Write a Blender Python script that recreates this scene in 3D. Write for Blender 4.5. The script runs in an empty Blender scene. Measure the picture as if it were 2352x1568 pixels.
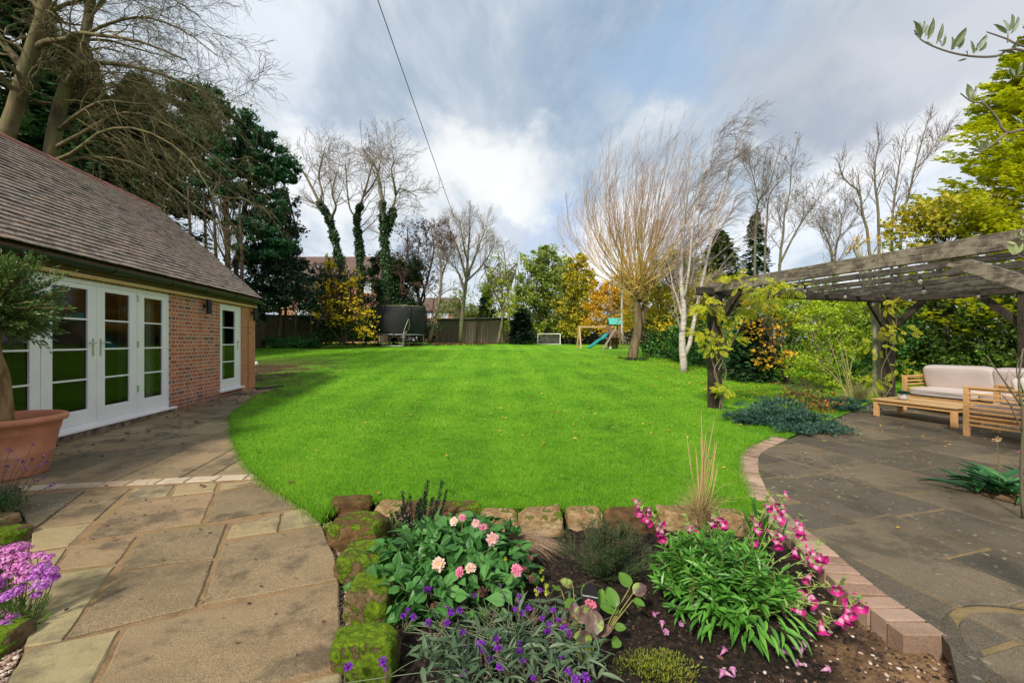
import bpy, math, random
import numpy as np
from mathutils import Vector, geometry, noise as mnoise
rng = np.random.default_rng(11)
random.seed(5)
R = math.radians
scene = bpy.context.scene
COL = scene.collection
# camera model: level camera 1.4 m above the paving, used only to convert measurements into metres
S, CX, CY, H = 988.0, 1176.0, 784.0, 1.4

def hermite(xs, ys, x):
    xs = np.array(xs, float); ys = np.array(ys, float); x = np.asarray(x, float)
    m = np.gradient(ys, xs); i = np.clip(np.searchsorted(xs, x) - 1, 0, len(xs) - 2)
    h = xs[i+1] - xs[i]; t = np.clip((x - xs[i]) / h, 0, 1)
    return ((2*t**3-3*t**2+1)*ys[i] + (t**3-2*t**2+t)*h*m[i] + (-2*t**3+3*t**2)*ys[i+1] + (t**3-t**2)*h*m[i+1])
KY = [-60, 0, 4, 8, 11.5, 16, 20, 25, 31, 38, 46, 60, 120]
KL = [0, 0, .01, .085, .17, .36, .55, .82, 1.10, 1.22, 1.26, 1.3, 1.3]
KR = [0, 0, 0, .02, .09, .24, .39, .55, .72, .92, 1.08, 1.2, 1.3]
def gz(X, Y):
    X = np.asarray(X, float); t = np.clip((X + 4) / 12, 0, 1); t = t*t*(3-2*t)
    return hermite(KY, KL, Y)*(1-t) + hermite(KY, KR, Y)*t
def pt(x, y, Y): return np.array([(x-CX)/S*Y, Y, H+(CY-y)/S*Y])
def G(x, y, dz=0.0):
    Y = 3.0
    for _ in range(60):
        X = (x-CX)/S*Y; z = float(gz(X, Y)) + dz
        Yn = (H - z)*S/max(y-CY, 1.0); Y = Y*.5 + Yn*.5
    return np.array([(x-CX)/S*Y, Y, float(gz((x-CX)/S*Y, Y)) + dz])
def Gs(L, dz=0.0): return np.array([G(x, y, dz) for x, y in L])
def ground(x, Y, dz=0.0):
    X = (x-CX)/S*Y; return np.array([X, Y, float(gz(X, Y))+dz])
def nrm(v):
    v = np.asarray(v, float); return v/np.maximum(np.linalg.norm(v, axis=-1, keepdims=True), 1e-9)

# ------------------------------------------------------------------ mesh buffer
class B:
    def __init__(s): s.V = []; s.F = []; s.n = 0
    def add(s, V, F, mi=0):
        V = np.asarray(V, float).reshape(-1, 3)
        if isinstance(F, np.ndarray): s.F.append((F + s.n, mi))
        else:
            d = {}
            for f in F: d.setdefault(len(f), []).append(f)
            for k, fs in d.items(): s.F.append((np.array(fs, int) + s.n, mi))
        s.V.append(V); s.n += len(V)
    def build(s, name, mats, parent=None, smooth=False, origin=None, bevel=0, loc=None):
        V = np.concatenate(s.V) if s.V else np.zeros((0, 3))
        if not isinstance(mats, (list, tuple)): mats = [mats]
        if origin is not None: V = V - np.asarray(origin, float)
        me = bpy.data.meshes.new(name)
        me.vertices.add(len(V)); me.vertices.foreach_set('co', V.astype(np.float32).ravel())
        loops = np.concatenate([f.ravel() for f, _ in s.F]) if s.F else np.zeros(0, int)
        tot = np.concatenate([np.full(len(f), f.shape[1]) for f, _ in s.F]) if s.F else np.zeros(0, int)
        mi = np.concatenate([np.full(len(f), m) for f, m in s.F]) if s.F else np.zeros(0, int)
        me.loops.add(len(loops)); me.loops.foreach_set('vertex_index', loops.astype(np.int32))
        me.polygons.add(len(tot))
        st = np.concatenate([[0], np.cumsum(tot)[:-1]]) if len(tot) else tot
        me.polygons.foreach_set('loop_start', st.astype(np.int32))
        try: me.polygons.foreach_set('loop_total', tot.astype(np.int32))
        except Exception: pass
        me.polygons.foreach_set('material_index', mi.astype(np.int32))
        me.polygons.foreach_set('use_smooth', np.full(len(tot), bool(smooth)))
        for m in mats: me.materials.append(m)
        me.update(calc_edges=True)
        o = bpy.data.objects.new(name, me); COL.objects.link(o)
        if parent is not None: o.parent = parent
        if origin is not None and parent is None: o.location = origin
        if loc is not None: o.location = loc
        if bevel:
            b = o.modifiers.new('bevel', 'BEVEL'); b.width = bevel; b.segments = 2; b.limit_method = 'ANGLE'; b.angle_limit = R(40)
        return o
def tag(o, label=None, cat=None, group=None, kind=None):
    if label: o['label'] = label
    if cat: o['category'] = cat
    if group: o['group'] = group
    if kind: o['kind'] = kind
    return o
def empty(name, loc, label, cat, group=None, rz=0):
    o = bpy.data.objects.new(name, None); COL.objects.link(o); o.location = loc; o.rotation_euler = (0, 0, rz)
    o.empty_display_size = .2
    return tag(o, label, cat, group)
def struct(o): o['kind'] = 'structure'; return o
def stuff(o, label, cat): return tag(o, label, cat, kind='stuff')
def copy_tree(o, loc=None, rz=None, label=None):
    def rec(a, par):
        c = a.copy(); COL.objects.link(c)
        if par is not None: c.parent = par
        for ch in list(a.children): rec(ch, c)
        return c
    c = rec(o, None)
    if loc is not None: c.location = loc
    if rz is not None: c.rotation_euler[2] = rz
    if label: c['label'] = label
    return c

# ------------------------------------------------------------------ primitives
BOXF = np.array([[0,2,3,1],[4,5,7,6],[0,1,5,4],[2,6,7,3],[0,4,6,2],[1,3,7,5]])
def obox(b, c, ex, ey, ez, mi=0):
    c, ex, ey, ez = [np.asarray(v, float) for v in (c, ex, ey, ez)]
    V = [c + sx*ex + sy*ey + sz*ez for sz in (-1, 1) for sy in (-1, 1) for sx in (-1, 1)]
    b.add(V, BOXF, mi)
def box(b, x0, x1, y0, y1, z0, z1, mi=0):
    obox(b, ((x0+x1)/2, (y0+y1)/2, (z0+z1)/2), ((x1-x0)/2, 0, 0), (0, (y1-y0)/2, 0), (0, 0, (z1-z0)/2), mi)
def beam(b, p, q, w, h, up=(0, 0, 1), mi=0):
    p, q = np.asarray(p, float), np.asarray(q, float); d = q-p; t = nrm(d)
    s = np.cross(t, up); s = nrm(s); u = np.cross(s, t)
    obox(b, (p+q)/2, d/2, s*w/2, u*h/2, mi)
def tubes(b, P, Rr, n=6, mi=0, cap=True):
    """P (M,k,3) polylines, Rr (M,k) radii"""
    P = np.asarray(P, float); Rr = np.asarray(Rr, float)
    if P.ndim == 2: P = P[None]; Rr = Rr[None]
    M, k, _ = P.shape
    if M == 0: return
    T = np.gradient(P, axis=1); T = nrm(T)
    mt = nrm(T.mean(1)); ref = np.where(np.abs(mt[:, :1]) < .75, np.array([[1., .1, .05]]), np.array([[.05, .1, 1.]]))
    s = nrm(np.cross(T, ref[:, None, :])); u = np.cross(s, T)
    a = np.arange(n)/n*2*math.pi
    V = P[:, :, None, :] + Rr[:, :, None, None]*(np.cos(a)[None, None, :, None]*s[:, :, None, :] + np.sin(a)[None, None, :, None]*u[:, :, None, :])
    i = np.arange(k-1)[:, None]*n; j = np.arange(n)[None, :]
    F = np.stack([i+j, i+(j+1) % n, i+n+(j+1) % n, i+n+j], -1).reshape(-1, 4)
    F = (F[None] + (np.arange(M)*k*n)[:, None, None]).reshape(-1, 4)
    b.add(V.reshape(-1, 3), F, mi)
    if cap and n > 3:
        F0 = np.arange(n)[::-1][None] + (np.arange(M)*k*n)[:, None]
        F1 = np.arange(n)[None] + (np.arange(M)*k*n)[:, None] + (k-1)*n
        s0 = b.n - M*k*n
        b.F.append((np.concatenate([F0, F1]) + s0, mi))
def tube(b, pts, r, n=8, mi=0):
    pts = np.asarray(pts, float); r = np.broadcast_to(np.asarray(r, float), (len(pts),))
    tubes(b, pts, r, n, mi)
def smooth_line(pts, m):
    pts = np.asarray(pts, float); k = len(pts)
    if k == 2: t = np.linspace(0, 1, m)[:, None]; return pts[0]*(1-t)+pts[1]*t
    q = np.concatenate([[2*pts[0]-pts[1]], pts, [2*pts[-1]-pts[-2]]]); out = []
    for t in np.linspace(0, k-1-1e-6, m):
        i = int(t); f = t-i; a, b_, c, d = q[i], q[i+1], q[i+2], q[i+3]
        out.append(.5*(2*b_+(c-a)*f+(2*a-5*b_+4*c-d)*f*f+(3*b_-a-3*c+d)*f**3))
    return np.array(out)
def lathe(b, prof, c=(0, 0, 0), n=32, mi=0):
    prof = np.asarray(prof, float); k = len(prof); a = np.arange(n)/n*2*math.pi
    V = np.stack([prof[:, None, 0]*np.cos(a), prof[:, None, 0]*np.sin(a), np.repeat(prof[:, 1:2], n, 1)], -1) + np.asarray(c, float)
    i = np.arange(k-1)[:, None]*n; j = np.arange(n)[None, :]
    F = np.stack([i+j, i+(j+1) % n, i+n+(j+1) % n, i+n+j], -1).reshape(-1, 4)
    b.add(V.reshape(-1, 3), F, mi)
def icos(sub=1):
    import bmesh
    bm = bmesh.new(); bmesh.ops.create_icosphere(bm, subdivisions=sub, radius=1)
    V = np.array([v.co[:] for v in bm.verts]); F = np.array([[v.index for v in f.verts] for f in bm.faces]); bm.free()
    return V, F
ICO1, ICO2, ICO3 = icos(1), icos(2), icos(3)
def vnoise(P, sc=1.0, seed=0):
    return np.array([mnoise.noise(Vector((p[0]*sc+seed*7.3, p[1]*sc-seed*3.1, p[2]*sc+seed))) for p in P])
def fbm(P, sc=1.0, seed=0, o=3):
    return sum(vnoise(P, sc*2**i, seed+i)*.5**i for i in range(o))
def rot(axis, a):
    axis = nrm(axis); K = np.array([[0, -axis[2], axis[1]], [axis[2], 0, -axis[0]], [-axis[1], axis[0], 0]])
    return np.eye(3) + math.sin(a)*K + (1-math.cos(a))*K@K
def rdir(n):
    v = rng.normal(size=(n, 3)); return nrm(v)
def scatter(b, T, pos, d, nn, L, W=None, mi=0):
    """instances of a small template T=(V,F): u across, v along d, w along normal"""
    TV, TF = np.asarray(T[0], float), np.asarray(T[1])
    pos, d, nn = np.asarray(pos, float), nrm(d), np.asarray(nn, float)
    M = len(pos)
    if M == 0: return
    s = nrm(np.cross(d, nn)); w = np.cross(s, d)
    L = np.broadcast_to(np.asarray(L, float), (M,)); W = L if W is None else np.broadcast_to(np.asarray(W, float), (M,))
    V = pos[:, None] + TV[None, :, 0:1]*W[:, None, None]*s[:, None] + TV[None, :, 1:2]*L[:, None, None]*d[:, None] + TV[None, :, 2:3]*L[:, None, None]*w[:, None]
    F = (TF[None] + (np.arange(M)*len(TV))[:, None, None]).reshape(-1, TF.shape[1])
    b.add(V.reshape(-1, 3), F, mi)
DIA = ([[0,0,0],[.5,.45,.06],[0,1,0],[-.5,.45,.06]], [[0,1,2,3]])
TRI = ([[-.5,0,0],[.5,0,0],[0,1,0]], [[0,1,2]])
LEAF = ([[0,0,0],[.42,.28,.07],[.0,.3,-.01],[-.42,.28,.07],[.38,.62,.05],[0,.65,-.02],[-.38,.62,.05],[0,1,-.12]],
        [[0,1,2,2],[0,2,3,3],[1,4,5,2],[2,5,6,3],[4,7,5,5],[5,7,6,6]])
def fixq(T):
    return T[0], T[1]
LEAFT = (LEAF[0], [[0,1,2],[0,2,3],[1,4,5],[1,5,2],[2,5,6],[2,6,3],[4,7,5],[5,7,6]])
SPRAY = ([[0,0,0],[.18,.3,.02],[.5,.42,0],[.16,.55,.02],[.34,.8,0],[0,1,-.02],[-.34,.8,0],[-.16,.55,.02],[-.5,.42,0],[-.18,.3,.02]],
         [[0,1,2,3],[0,3,4,5],[0,5,6,7],[0,7,8,9]])
def region(poly, step, zfun, name, mat, jitter=.25):
    """constrained triangulation of a polygon with interior points"""
    poly = np.asarray(poly, float)[:, :2]; n = len(poly)
    x0, y0 = poly.min(0); x1, y1 = poly.max(0)
    gx, gy = np.meshgrid(np.arange(x0, x1, step), np.arange(y0, y1, step)); q = np.stack([gx.ravel(), gy.ravel()], 1)
    q = q + rng.uniform(-jitter, jitter, q.shape)*step
    q = q[inside(poly, q)]
    vs = [Vector(p) for p in poly] + [Vector(p) for p in q]
    r = geometry.delaunay_2d_cdt(vs, [(i, (i+1) % n) for i in range(n)], [], 1, 1e-5)
    P = np.array([v[:] for v in r[0]]); F = np.array([f for f in r[2] if len(f) == 3])
    V = np.column_stack([P, zfun(P[:, 0], P[:, 1])])
    a, c, d = V[F[:, 0]], V[F[:, 1]], V[F[:, 2]]
    flip = np.cross(c-a, d-a)[:, 2] < 0; F[flip] = F[flip][:, ::-1]
    b = B(); b.add(V, F); return b.build(name, mat, smooth=True)
def inside(poly, q):
    poly = np.asarray(poly, float)[:, :2]; q = np.asarray(q, float); r = np.zeros(len(q), bool); n = len(poly)
    for i in range(n):
        a, c = poly[i], poly[(i+1) % n]
        if a[1] == c[1]: continue
        m = ((a[1] > q[:, 1]) != (c[1] > q[:, 1])) & (q[:, 0] < (c[0]-a[0])*(q[:, 1]-a[1])/(c[1]-a[1])+a[0])
        r ^= m
    return r
def clip(subj, win):
    out = [np.asarray(p, float) for p in subj]; n = len(win)
    for i in range(n):
        a, c = np.asarray(win[i]), np.asarray(win[(i+1) % n]); e = c-a
        inp = out; out = []
        if not inp: break
        f = lambda p: e[0]*(p[1]-a[1])-e[1]*(p[0]-a[0])
        for j in range(len(inp)):
            p, q = inp[j-1], inp[j]; fp, fq = f(p), f(q)
            if fq >= 0:
                if fp < 0: out.append(p+(q-p)*fp/(fp-fq))
                out.append(q)
            elif fp >= 0: out.append(p+(q-p)*fp/(fp-fq))
    return out
def slab(b, poly, z0f, th, mi=0, tilt=0):
    """extruded polygon resting on the ground function"""
    P = []
    for p in poly:
        if not P or np.linalg.norm(p-P[-1]) > 1e-3: P.append(p)
    if len(P) > 1 and np.linalg.norm(P[0]-P[-1]) < 1e-3: P.pop()
    if len(P) < 3: return
    P = np.array(P); A = .5*np.sum(P[:, 0]*np.roll(P[:, 1], -1)-P[:, 1]*np.roll(P[:, 0], -1))
    if abs(A) < .0012: return
    if abs(A) > .05:   # worn, slightly wavering slab edges
        Q = []
        for i in range(len(P)):
            p, q = P[i], P[(i+1) % len(P)]; L = np.linalg.norm(q-p); m = max(int(L/.05), 1); e = (q-p)/max(L, 1e-6); nn_ = np.array([-e[1], e[0]])
            for k in range(m):
                x = p+(q-p)*k/m; w = mnoise.noise(Vector((x[0]*9, x[1]*9, .3)))*.006+mnoise.noise(Vector((x[0]*31, x[1]*31, 2.3)))*.003 if k else 0.0
                Q.append(x+nn_*(w+(.003 if k else .006)))
        P = np.array(Q)
    n = len(P); c = P.mean(0)
    z = z0f(P[:, 0], P[:, 1]) + tilt*(P[:, 0]-c[0]); 
    ch = .006; ins = P + nrm(c-P)*ch*1.5
    V = np.concatenate([np.column_stack([ins, z]), np.column_stack([P, z-ch]), np.column_stack([P, z-th])])
    tri = geometry.tessellate_polygon([[Vector((p[0], p[1], 0)) for p in ins]])
    F = []
    for t in tri:
        a, c2, d = ins[t[0]], ins[t[1]], ins[t[2]]
        F.append(list(t) if (c2[0]-a[0])*(d[1]-a[1])-(c2[1]-a[1])*(d[0]-a[0]) > 0 else list(t)[::-1])
    for i in range(n):
        j = (i+1) % n; F.append([n+i, n+j, j, i]); F.append([2*n+i, 2*n+j, n+j, n+i])
    b.add(V, F, mi)

# ------------------------------------------------------------------ materials
def srgb(*c): return tuple(((v/255)/12.92 if v/255 <= .04045 else ((v/255+.055)/1.055)**2.4) for v in c)
class NT:
    def __init__(s, name):
        s.m = bpy.data.materials.new(name); s.m.use_nodes = True; s.t = s.m.node_tree; s.N = s.t.nodes
        s.N.clear(); s.out = s.N.new('ShaderNodeOutputMaterial'); s.p = s.N.new('ShaderNodeBsdfPrincipled')
        s.l(s.p.outputs[0], s.out.inputs[0])
    def l(s, a, b): s.t.links.new(a, b)
    def n(s, t, **k):
        o = s.N.new('ShaderNode'+t)
        for a, v in k.items(): setattr(o, a, v)
        return o
    def set(s, sock, v):
        if hasattr(v, 'is_linked') or hasattr(v, 'links'): s.l(v, sock)
        else: sock.default_value = v
    def obj(s): return s.n('TexCoord').outputs['Object']
    def island(s): return s.n('NewGeometry').outputs['Random Per Island']
    def noise(s, scale, vec=None, detail=4, rough=.55, dist=0, out='Fac'):
        o = s.n('TexNoise'); o.inputs['Scale'].default_value = scale; o.inputs['Detail'].default_value = detail
        o.inputs['Roughness'].default_value = rough; o.inputs['Distortion'].default_value = dist
        s.l(vec if vec is not None else s.obj(), o.inputs['Vector']); return o.outputs[out]
    def vor(s, scale, vec=None, feature='F1', out='Distance', rnd=1):
        o = s.n('TexVoronoi', feature=feature); o.inputs['Scale'].default_value = scale; o.inputs['Randomness'].default_value = rnd
        s.l(vec if vec is not None else s.obj(), o.inputs['Vector']); return o.outputs[out]
    def ramp(s, fac, stops, interp='LINEAR'):
        o = s.n('ValToRGB'); e = o.color_ramp.elements; o.color_ramp.interpolation = interp
        while len(e) < len(stops): e.new(.5)
        for i, (p, c) in enumerate(stops):
            e[i].position = p; e[i].color = (*c, 1) if len(c) == 3 else c
        s.set(o.inputs[0], fac); return o.outputs[0]
    def math(s, op, a, b=0.0, clamp=False):
        o = s.n('Math', operation=op, use_clamp=clamp); s.set(o.inputs[0], a); s.set(o.inputs[1], b); return o.outputs[0]
    def mix(s, f, a, b, mode='MIX'):
        o = s.n('Mix', data_type='RGBA', blend_type=mode); s.set(o.inputs[0], f)
        for i, v in ((6, a), (7, b)):
            s.set(o.inputs[i], (*v, 1) if isinstance(v, tuple) and len(v) == 3 else v)
        return o.outputs[2]
    def scale(s, v, sc, rotz=0):
        o = s.n('Mapping'); o.inputs['Scale'].default_value = sc; o.inputs['Rotation'].default_value = (0, 0, rotz); s.l(v, o.inputs[0]); return o.outputs[0]
    def sep(s, v): o = s.n('SeparateXYZ'); s.l(v, o.inputs[0]); return o.outputs
    def comb(s, x=0., y=0., z=0.):
        o = s.n('CombineXYZ'); s.set(o.inputs[0], x); s.set(o.inputs[1], y); s.set(o.inputs[2], z); return o.outputs[0]
    def bump(s, h, dist=.01, strength=1.0):
        o = s.n('Bump'); o.inputs['Strength'].default_value = strength; o.inputs['Distance'].default_value = dist
        s.l(h, o.inputs['Height']); s.l(o.outputs[0], s.p.inputs['Normal']); return o
    def color(s, c): s.set(s.p.inputs['Base Color'], (*c, 1) if isinstance(c, tuple) and len(c) == 3 else c)
    def rough(s, v): s.set(s.p.inputs['Roughness'], v)
    def spec(s, v): s.p.inputs['Specular IOR Level'].default_value = v
def bandramp(cols): return [(i/(len(cols)-1) if len(cols) > 1 else 0, c) for i, c in enumerate(cols)]
def leafmat(name, cols, trans=.35, rough=.5, nsc=.9, isl=.55, spec=.35):
    t = NT(name); f = t.math('ADD', t.math('MULTIPLY', t.island(), isl), t.math('MULTIPLY', t.math('SUBTRACT', t.noise(nsc, detail=3), .25), 2*(1-isl)), True)
    c = t.ramp(f, bandramp(cols)); t.color(c); t.rough(rough); t.spec(spec)
    tr = t.n('BsdfTranslucent'); t.l(c, tr.inputs[0]); mx = t.n('MixShader'); mx.inputs[0].default_value = trans
    t.l(t.p.outputs[0], mx.inputs[1]); t.l(tr.outputs[0], mx.inputs[2]); t.l(mx.outputs[0], t.out.inputs[0]); return t.m
def pm(name, cols, rough=.6, nsc=8., isl=0., bump=0., bsc=60., spec=.4, metal=0., stretch=None, detail=5):
    t = NT(name); v = t.obj()
    if stretch: v = t.scale(v, stretch)
    nz = t.noise(nsc, v, detail)
    f = nz if not isl else t.math('ADD', t.math('MULTIPLY', t.island(), isl), t.math('MULTIPLY', nz, 1-isl), True)
    f2 = t.n('MapRange'); f2.inputs['From Min'].default_value = .28 if not isl else .2; f2.inputs['From Max'].default_value = .72 if not isl else .8; t.l(f, f2.inputs[0])
    t.color(t.ramp(f2.outputs[0], bandramp(cols))); t.rough(rough); t.spec(spec); t.p.inputs['Metallic'].default_value = metal
    if bump: t.bump(t.noise(bsc, v, 5, .65), bump)
    return t.m
def barkmat(name, cols, sc=6., bump=.01, lichen=None):
    t = NT(name); v = t.scale(t.obj(), (1, 1, .22)); n1 = t.noise(sc, v, 6, .65)
    c = t.ramp(n1, [(.3, cols[0]), (.5, cols[1]), (.72, cols[-1])])
    if lichen: c = t.mix(t.ramp(t.noise(sc*.7, t.obj(), 5), [(.48, (0, 0, 0)), (.62, (1, 1, 1))]), c, lichen)
    t.color(c); t.rough(.85); t.spec(.2); t.bump(t.noise(sc*4, v, 6, .7), bump); return t.m
# ================================================================== camera, light, sky
cam_d = bpy.data.cameras.new('camera'); cam = bpy.data.objects.new('camera', cam_d); COL.objects.link(cam); scene.camera = cam
cam.location = (0, 0, H); cam.rotation_euler = (R(90), 0, 0)
cam_d.sensor_width = 36; cam_d.lens = 36*S/2352; cam_d.clip_start = .05; cam_d.clip_end = 2000
scene.view_settings.view_transform = 'Standard'; scene.view_settings.look = 'None'; scene.view_settings.gamma = 1
scene.view_settings.exposure = 0.62
SUN_EL, SUN_AZ = 42, 208   # azimuth clockwise from +Y: behind the camera, a little to the left
sd = Vector((math.sin(R(SUN_AZ))*math.cos(R(SUN_EL)), math.cos(R(SUN_AZ))*math.cos(R(SUN_EL)), math.sin(R(SUN_EL))))
sun_d = bpy.data.lights.new('sun', 'SUN'); sun = bpy.data.objects.new('sun', sun_d); COL.objects.link(sun)
sun_d.energy = 3.2; sun_d.angle = R(7); sun_d.color = (1, .92, .80); sun.rotation_euler = sd.to_track_quat('Z', 'Y').to_euler(); sun.location = (-10, -20, 30)

world = bpy.data.worlds.new('World'); scene.world = world; world.use_nodes = True
wt = NT.__new__(NT); wt.t = world.node_tree; wt.N = wt.t.nodes; wt.N.clear()
wo = wt.n('OutputWorld'); sky = wt.n('TexSky', sky_type='NISHITA'); sky.sun_disc = False; sky.sun_elevation = R(SUN_EL); sky.sun_rotation = R(SUN_AZ)
bg1 = wt.n('Background'); bg1.inputs[1].default_value = .09; wt.l(sky.outputs[0], bg1.inputs[0])
dirv = wt.n('TexCoord').outputs['Generated']; sx, sy, sz = wt.sep(dirv)
# clouds lie on a high flat layer: perspective makes their streaks fan out from the horizon
den = wt.math('ADD', wt.math('MAXIMUM', sz, 0.0), .12)
px = wt.math('DIVIDE', sx, den); py = wt.math('DIVIDE', sy, den)
pl = wt.comb(px, py, 0.0); st = wt.scale(pl, (.85, .22, 1), R(-24))
n1 = wt.noise(1.15, st, 9, .60, .6); n2 = wt.noise(3.4, wt.scale(pl, (.9, .45, 1), R(-24)), 7, .6, .3)
cov = wt.math('ADD', wt.math('MULTIPLY', n1, .64), wt.math('MULTIPLY', n2, .36))
hz = wt.ramp(sz, [(0, (1, 1, 1)), (.35, (0, 0, 0))])
def blob(x, y, rx, ry, soft=1.0, vec=None):
    """soft elliptical mask round a compass direction of the sky"""
    c = nrm(np.array([(x-CX)/S, 1, (CY-y)/S])); 
    dn = wt.n('VectorMath', operation='SUBTRACT'); wt.l(dist_dir, dn.inputs[0]); dn.inputs[1].default_value = tuple(c)
    h = nrm(np.cross(c, (0, 0, 1))); v = np.cross(h, c)
    o = []
    for ax, r in ((h, rx), (v, ry)):
        d = wt.n('VectorMath', operation='DOT_PRODUCT'); wt.l(dn.outputs[0], d.inputs[0]); d.inputs[1].default_value = tuple(ax/r); o.append(wt.math('POWER', wt.math('ABSOLUTE', d.outputs['Value']), 2.0))
    s_ = wt.math('SQRT', wt.math('ADD', o[0], o[1]))
    return wt.ramp(s_, [(0, (1, 1, 1)), (1.0-.75*soft, (1, 1, 1)), (1, (0, 0, 0))], 'EASE')
wn = wt.noise(4.5, dirv, 7, .6, .2, 'Color'); wsub = wt.n('VectorMath', operation='SUBTRACT'); wt.l(wn, wsub.inputs[0]); wsub.inputs[1].default_value = (.5, .5, .5)
wsc = wt.n('VectorMath', operation='SCALE'); wt.l(wsub.outputs[0], wsc.inputs[0]); wsc.inputs['Scale'].default_value = .42
wad = wt.n('VectorMath', operation='ADD'); wt.l(wsc.outputs[0], wad.inputs[0]); wt.l(dirv, wad.inputs[1]); dist_dir = wad.outputs[0]
BLUE = srgb(168, 190, 220); WHITE = srgb(226, 233, 242); GREY = srgb(176, 188, 206)
base = wt.ramp(cov, [(.38, srgb(146, 167, 190)), (.45, srgb(180, 193, 206)), (.52, srgb(216, 221, 225)), (.64, srgb(245, 244, 242))])
base = wt.mix(wt.math('MULTIPLY', hz, .25), base, (*srgb(205, 219, 238),))
def lay(base, mask, col, k): return wt.mix(wt.math('MULTIPLY', mask, k), base, col)
base = lay(base, blob(1010, 160, .46, .13, 1), srgb(160, 175, 192), .38)
base = lay(base, blob(830, 210, .12, .30, 1), srgb(150, 167, 186), .5)
base = lay(base, blob(1560, 160, .22, .09, 1), srgb(150, 178, 210), .7)
base = lay(base, blob(1290, 500, .10, .10, 1), srgb(164, 190, 226), .75)
base = lay(base, blob(2000, 150, .34, .20, .9), srgb(178, 184, 193), .85)
base = lay(base, blob(1900, 260, .15, .10, .9), srgb(158, 166, 180), .8)
base = lay(base, blob(2250, 60, .30, .14, .9), srgb(204, 208, 213), .8)
base = lay(base, blob(1110, 390, .27, .14, .9), srgb(242, 242, 240), .95)
base = lay(base, blob(1190, 500, .10, .05, .9), srgb(196, 204, 216), .75)
base = lay(base, blob(730, 420, .22, .14, .9), srgb(240, 241, 242), .9)
base = lay(base, blob(600, 60, .22, .20, 1), srgb(226, 232, 240), .7)
base = lay(base, blob(1440, 540, .20, .11, .7), srgb(242, 243, 244), .95)
base = lay(base, blob(1800, 570, .5, .10, .9), srgb(228, 234, 243), .7)
bg2 = wt.n('Background'); wt.l(base, bg2.inputs[0]); bg2.inputs[1].default_value = .80
mxw = wt.n('MixShader'); mxw.inputs[0].default_value = .9; wt.l(bg1.outputs[0], mxw.inputs[1]); wt.l(bg2.outputs[0], mxw.inputs[2]); wt.l(mxw.outputs[0], wo.inputs[0])

# ================================================================== ground outlines (metres, from the measured outlines)
path_edge = Gs([(735,1200),(712,1178),(690,1162),(655,1140),(620,1118),(593,1096),(572,1075),(556,1053),(545,1030),(536,1010),(531,990),(529,965),(534,950),(548,938),(570,922),(598,905),(640,893)])
path_tip = Gs([(583, 892)])
path_bed = Gs([(765,1270),(775,1330),(778,1400),(780,1500),(781,1567),(783,1750)])
P_path = [p[:2] for p in path_edge[::-1]] + [p[:2] for p in path_bed]
# left border bed edge: gravel strip between paving and rocks
left_edge = Gs([(20,1700),(20,1568),(52,1500),(70,1455),(60,1395),(60,1340),(70,1270),(76,1222),(60,1190),(42,1165),(52,1130),(40,1110)])
P_path += [p[:2] for p in left_edge] + [np.array([-5.85, 3.55]), np.array([-5.12-.158*3.5, 3.5]), np.array([-5.12-.158*11.4, 11.4])]
edge_in = Gs([(1810,1008),(1778,1023),(1748,1041),(1742,1067),(1748,1095),(1772,1139),(1813,1184),(1868,1228),(1928,1277),(1976,1317),(2050,1375),(2098,1406),(2184,1465)])
edge_out = Gs([(1790,1003),(1740,1013),(1705,1032),(1690,1052),(1687,1078),(1700,1108),(1726,1137),(1760,1185),(1805,1232),(1850,1275),(1900,1322),(1995,1404),(2054,1440),(2180,1486)])
_L = smooth_line(edge_in, 140); _t = nrm(np.gradient(_L[:, :2], axis=0)); _n = np.column_stack([_t[:, 1], -_t[:, 0]])
if np.dot(_n[70], G(1600, 1300)[:2]-_L[70, :2]) < 0: _n = -_n
_O = _L[:, :2]+_n*.198; _k = int(np.argmin(np.linalg.norm(_O-G(1757, 1165)[:2], axis=1))); edge_out = np.column_stack([_O, _L[:, 2]])[:_k:6]
lawn_front = Gs([(1757,1160),(1745,1180),(1690,1184),(1600,1182),(1520,1176),(1440,1178),(1370,1176),(1290,1172),(1200,1170),(1110,1172),(1000,1168),(925,1158),(862,1150),(845,1150),(775,1158),(745,1185)])
patio_back = Gs([(1870,982),(1950,948),(2000,925),(2085,905)])
P_lawn = [p[:2] for p in path_edge] + [p[:2] for p in path_tip] + [np.array(v) for v in ((-7.02, 11.62), (-12.5, 11.8), (-30., 12), (-30., 43), (-12, 45), (8, 48), (34., 44), (34., 12), (14., 12.6))]
P_lawn += [p[:2] for p in patio_back[::-1]] + [edge_in[0][:2]+np.array([.0, .004])] + [p[:2] for p in edge_out] + [p[:2] for p in lawn_front]
P_lawn = [np.asarray(p, float) for p in P_lawn]
P_patio = [p[:2] for p in edge_in[::-1]] + [p[:2] for p in patio_back] + [np.array(v) for v in ((14., 12.6), (14., 3.), (14., -1.5), (1.35, -1.5))] + [G(2215, 1600)[:2]]

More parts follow.
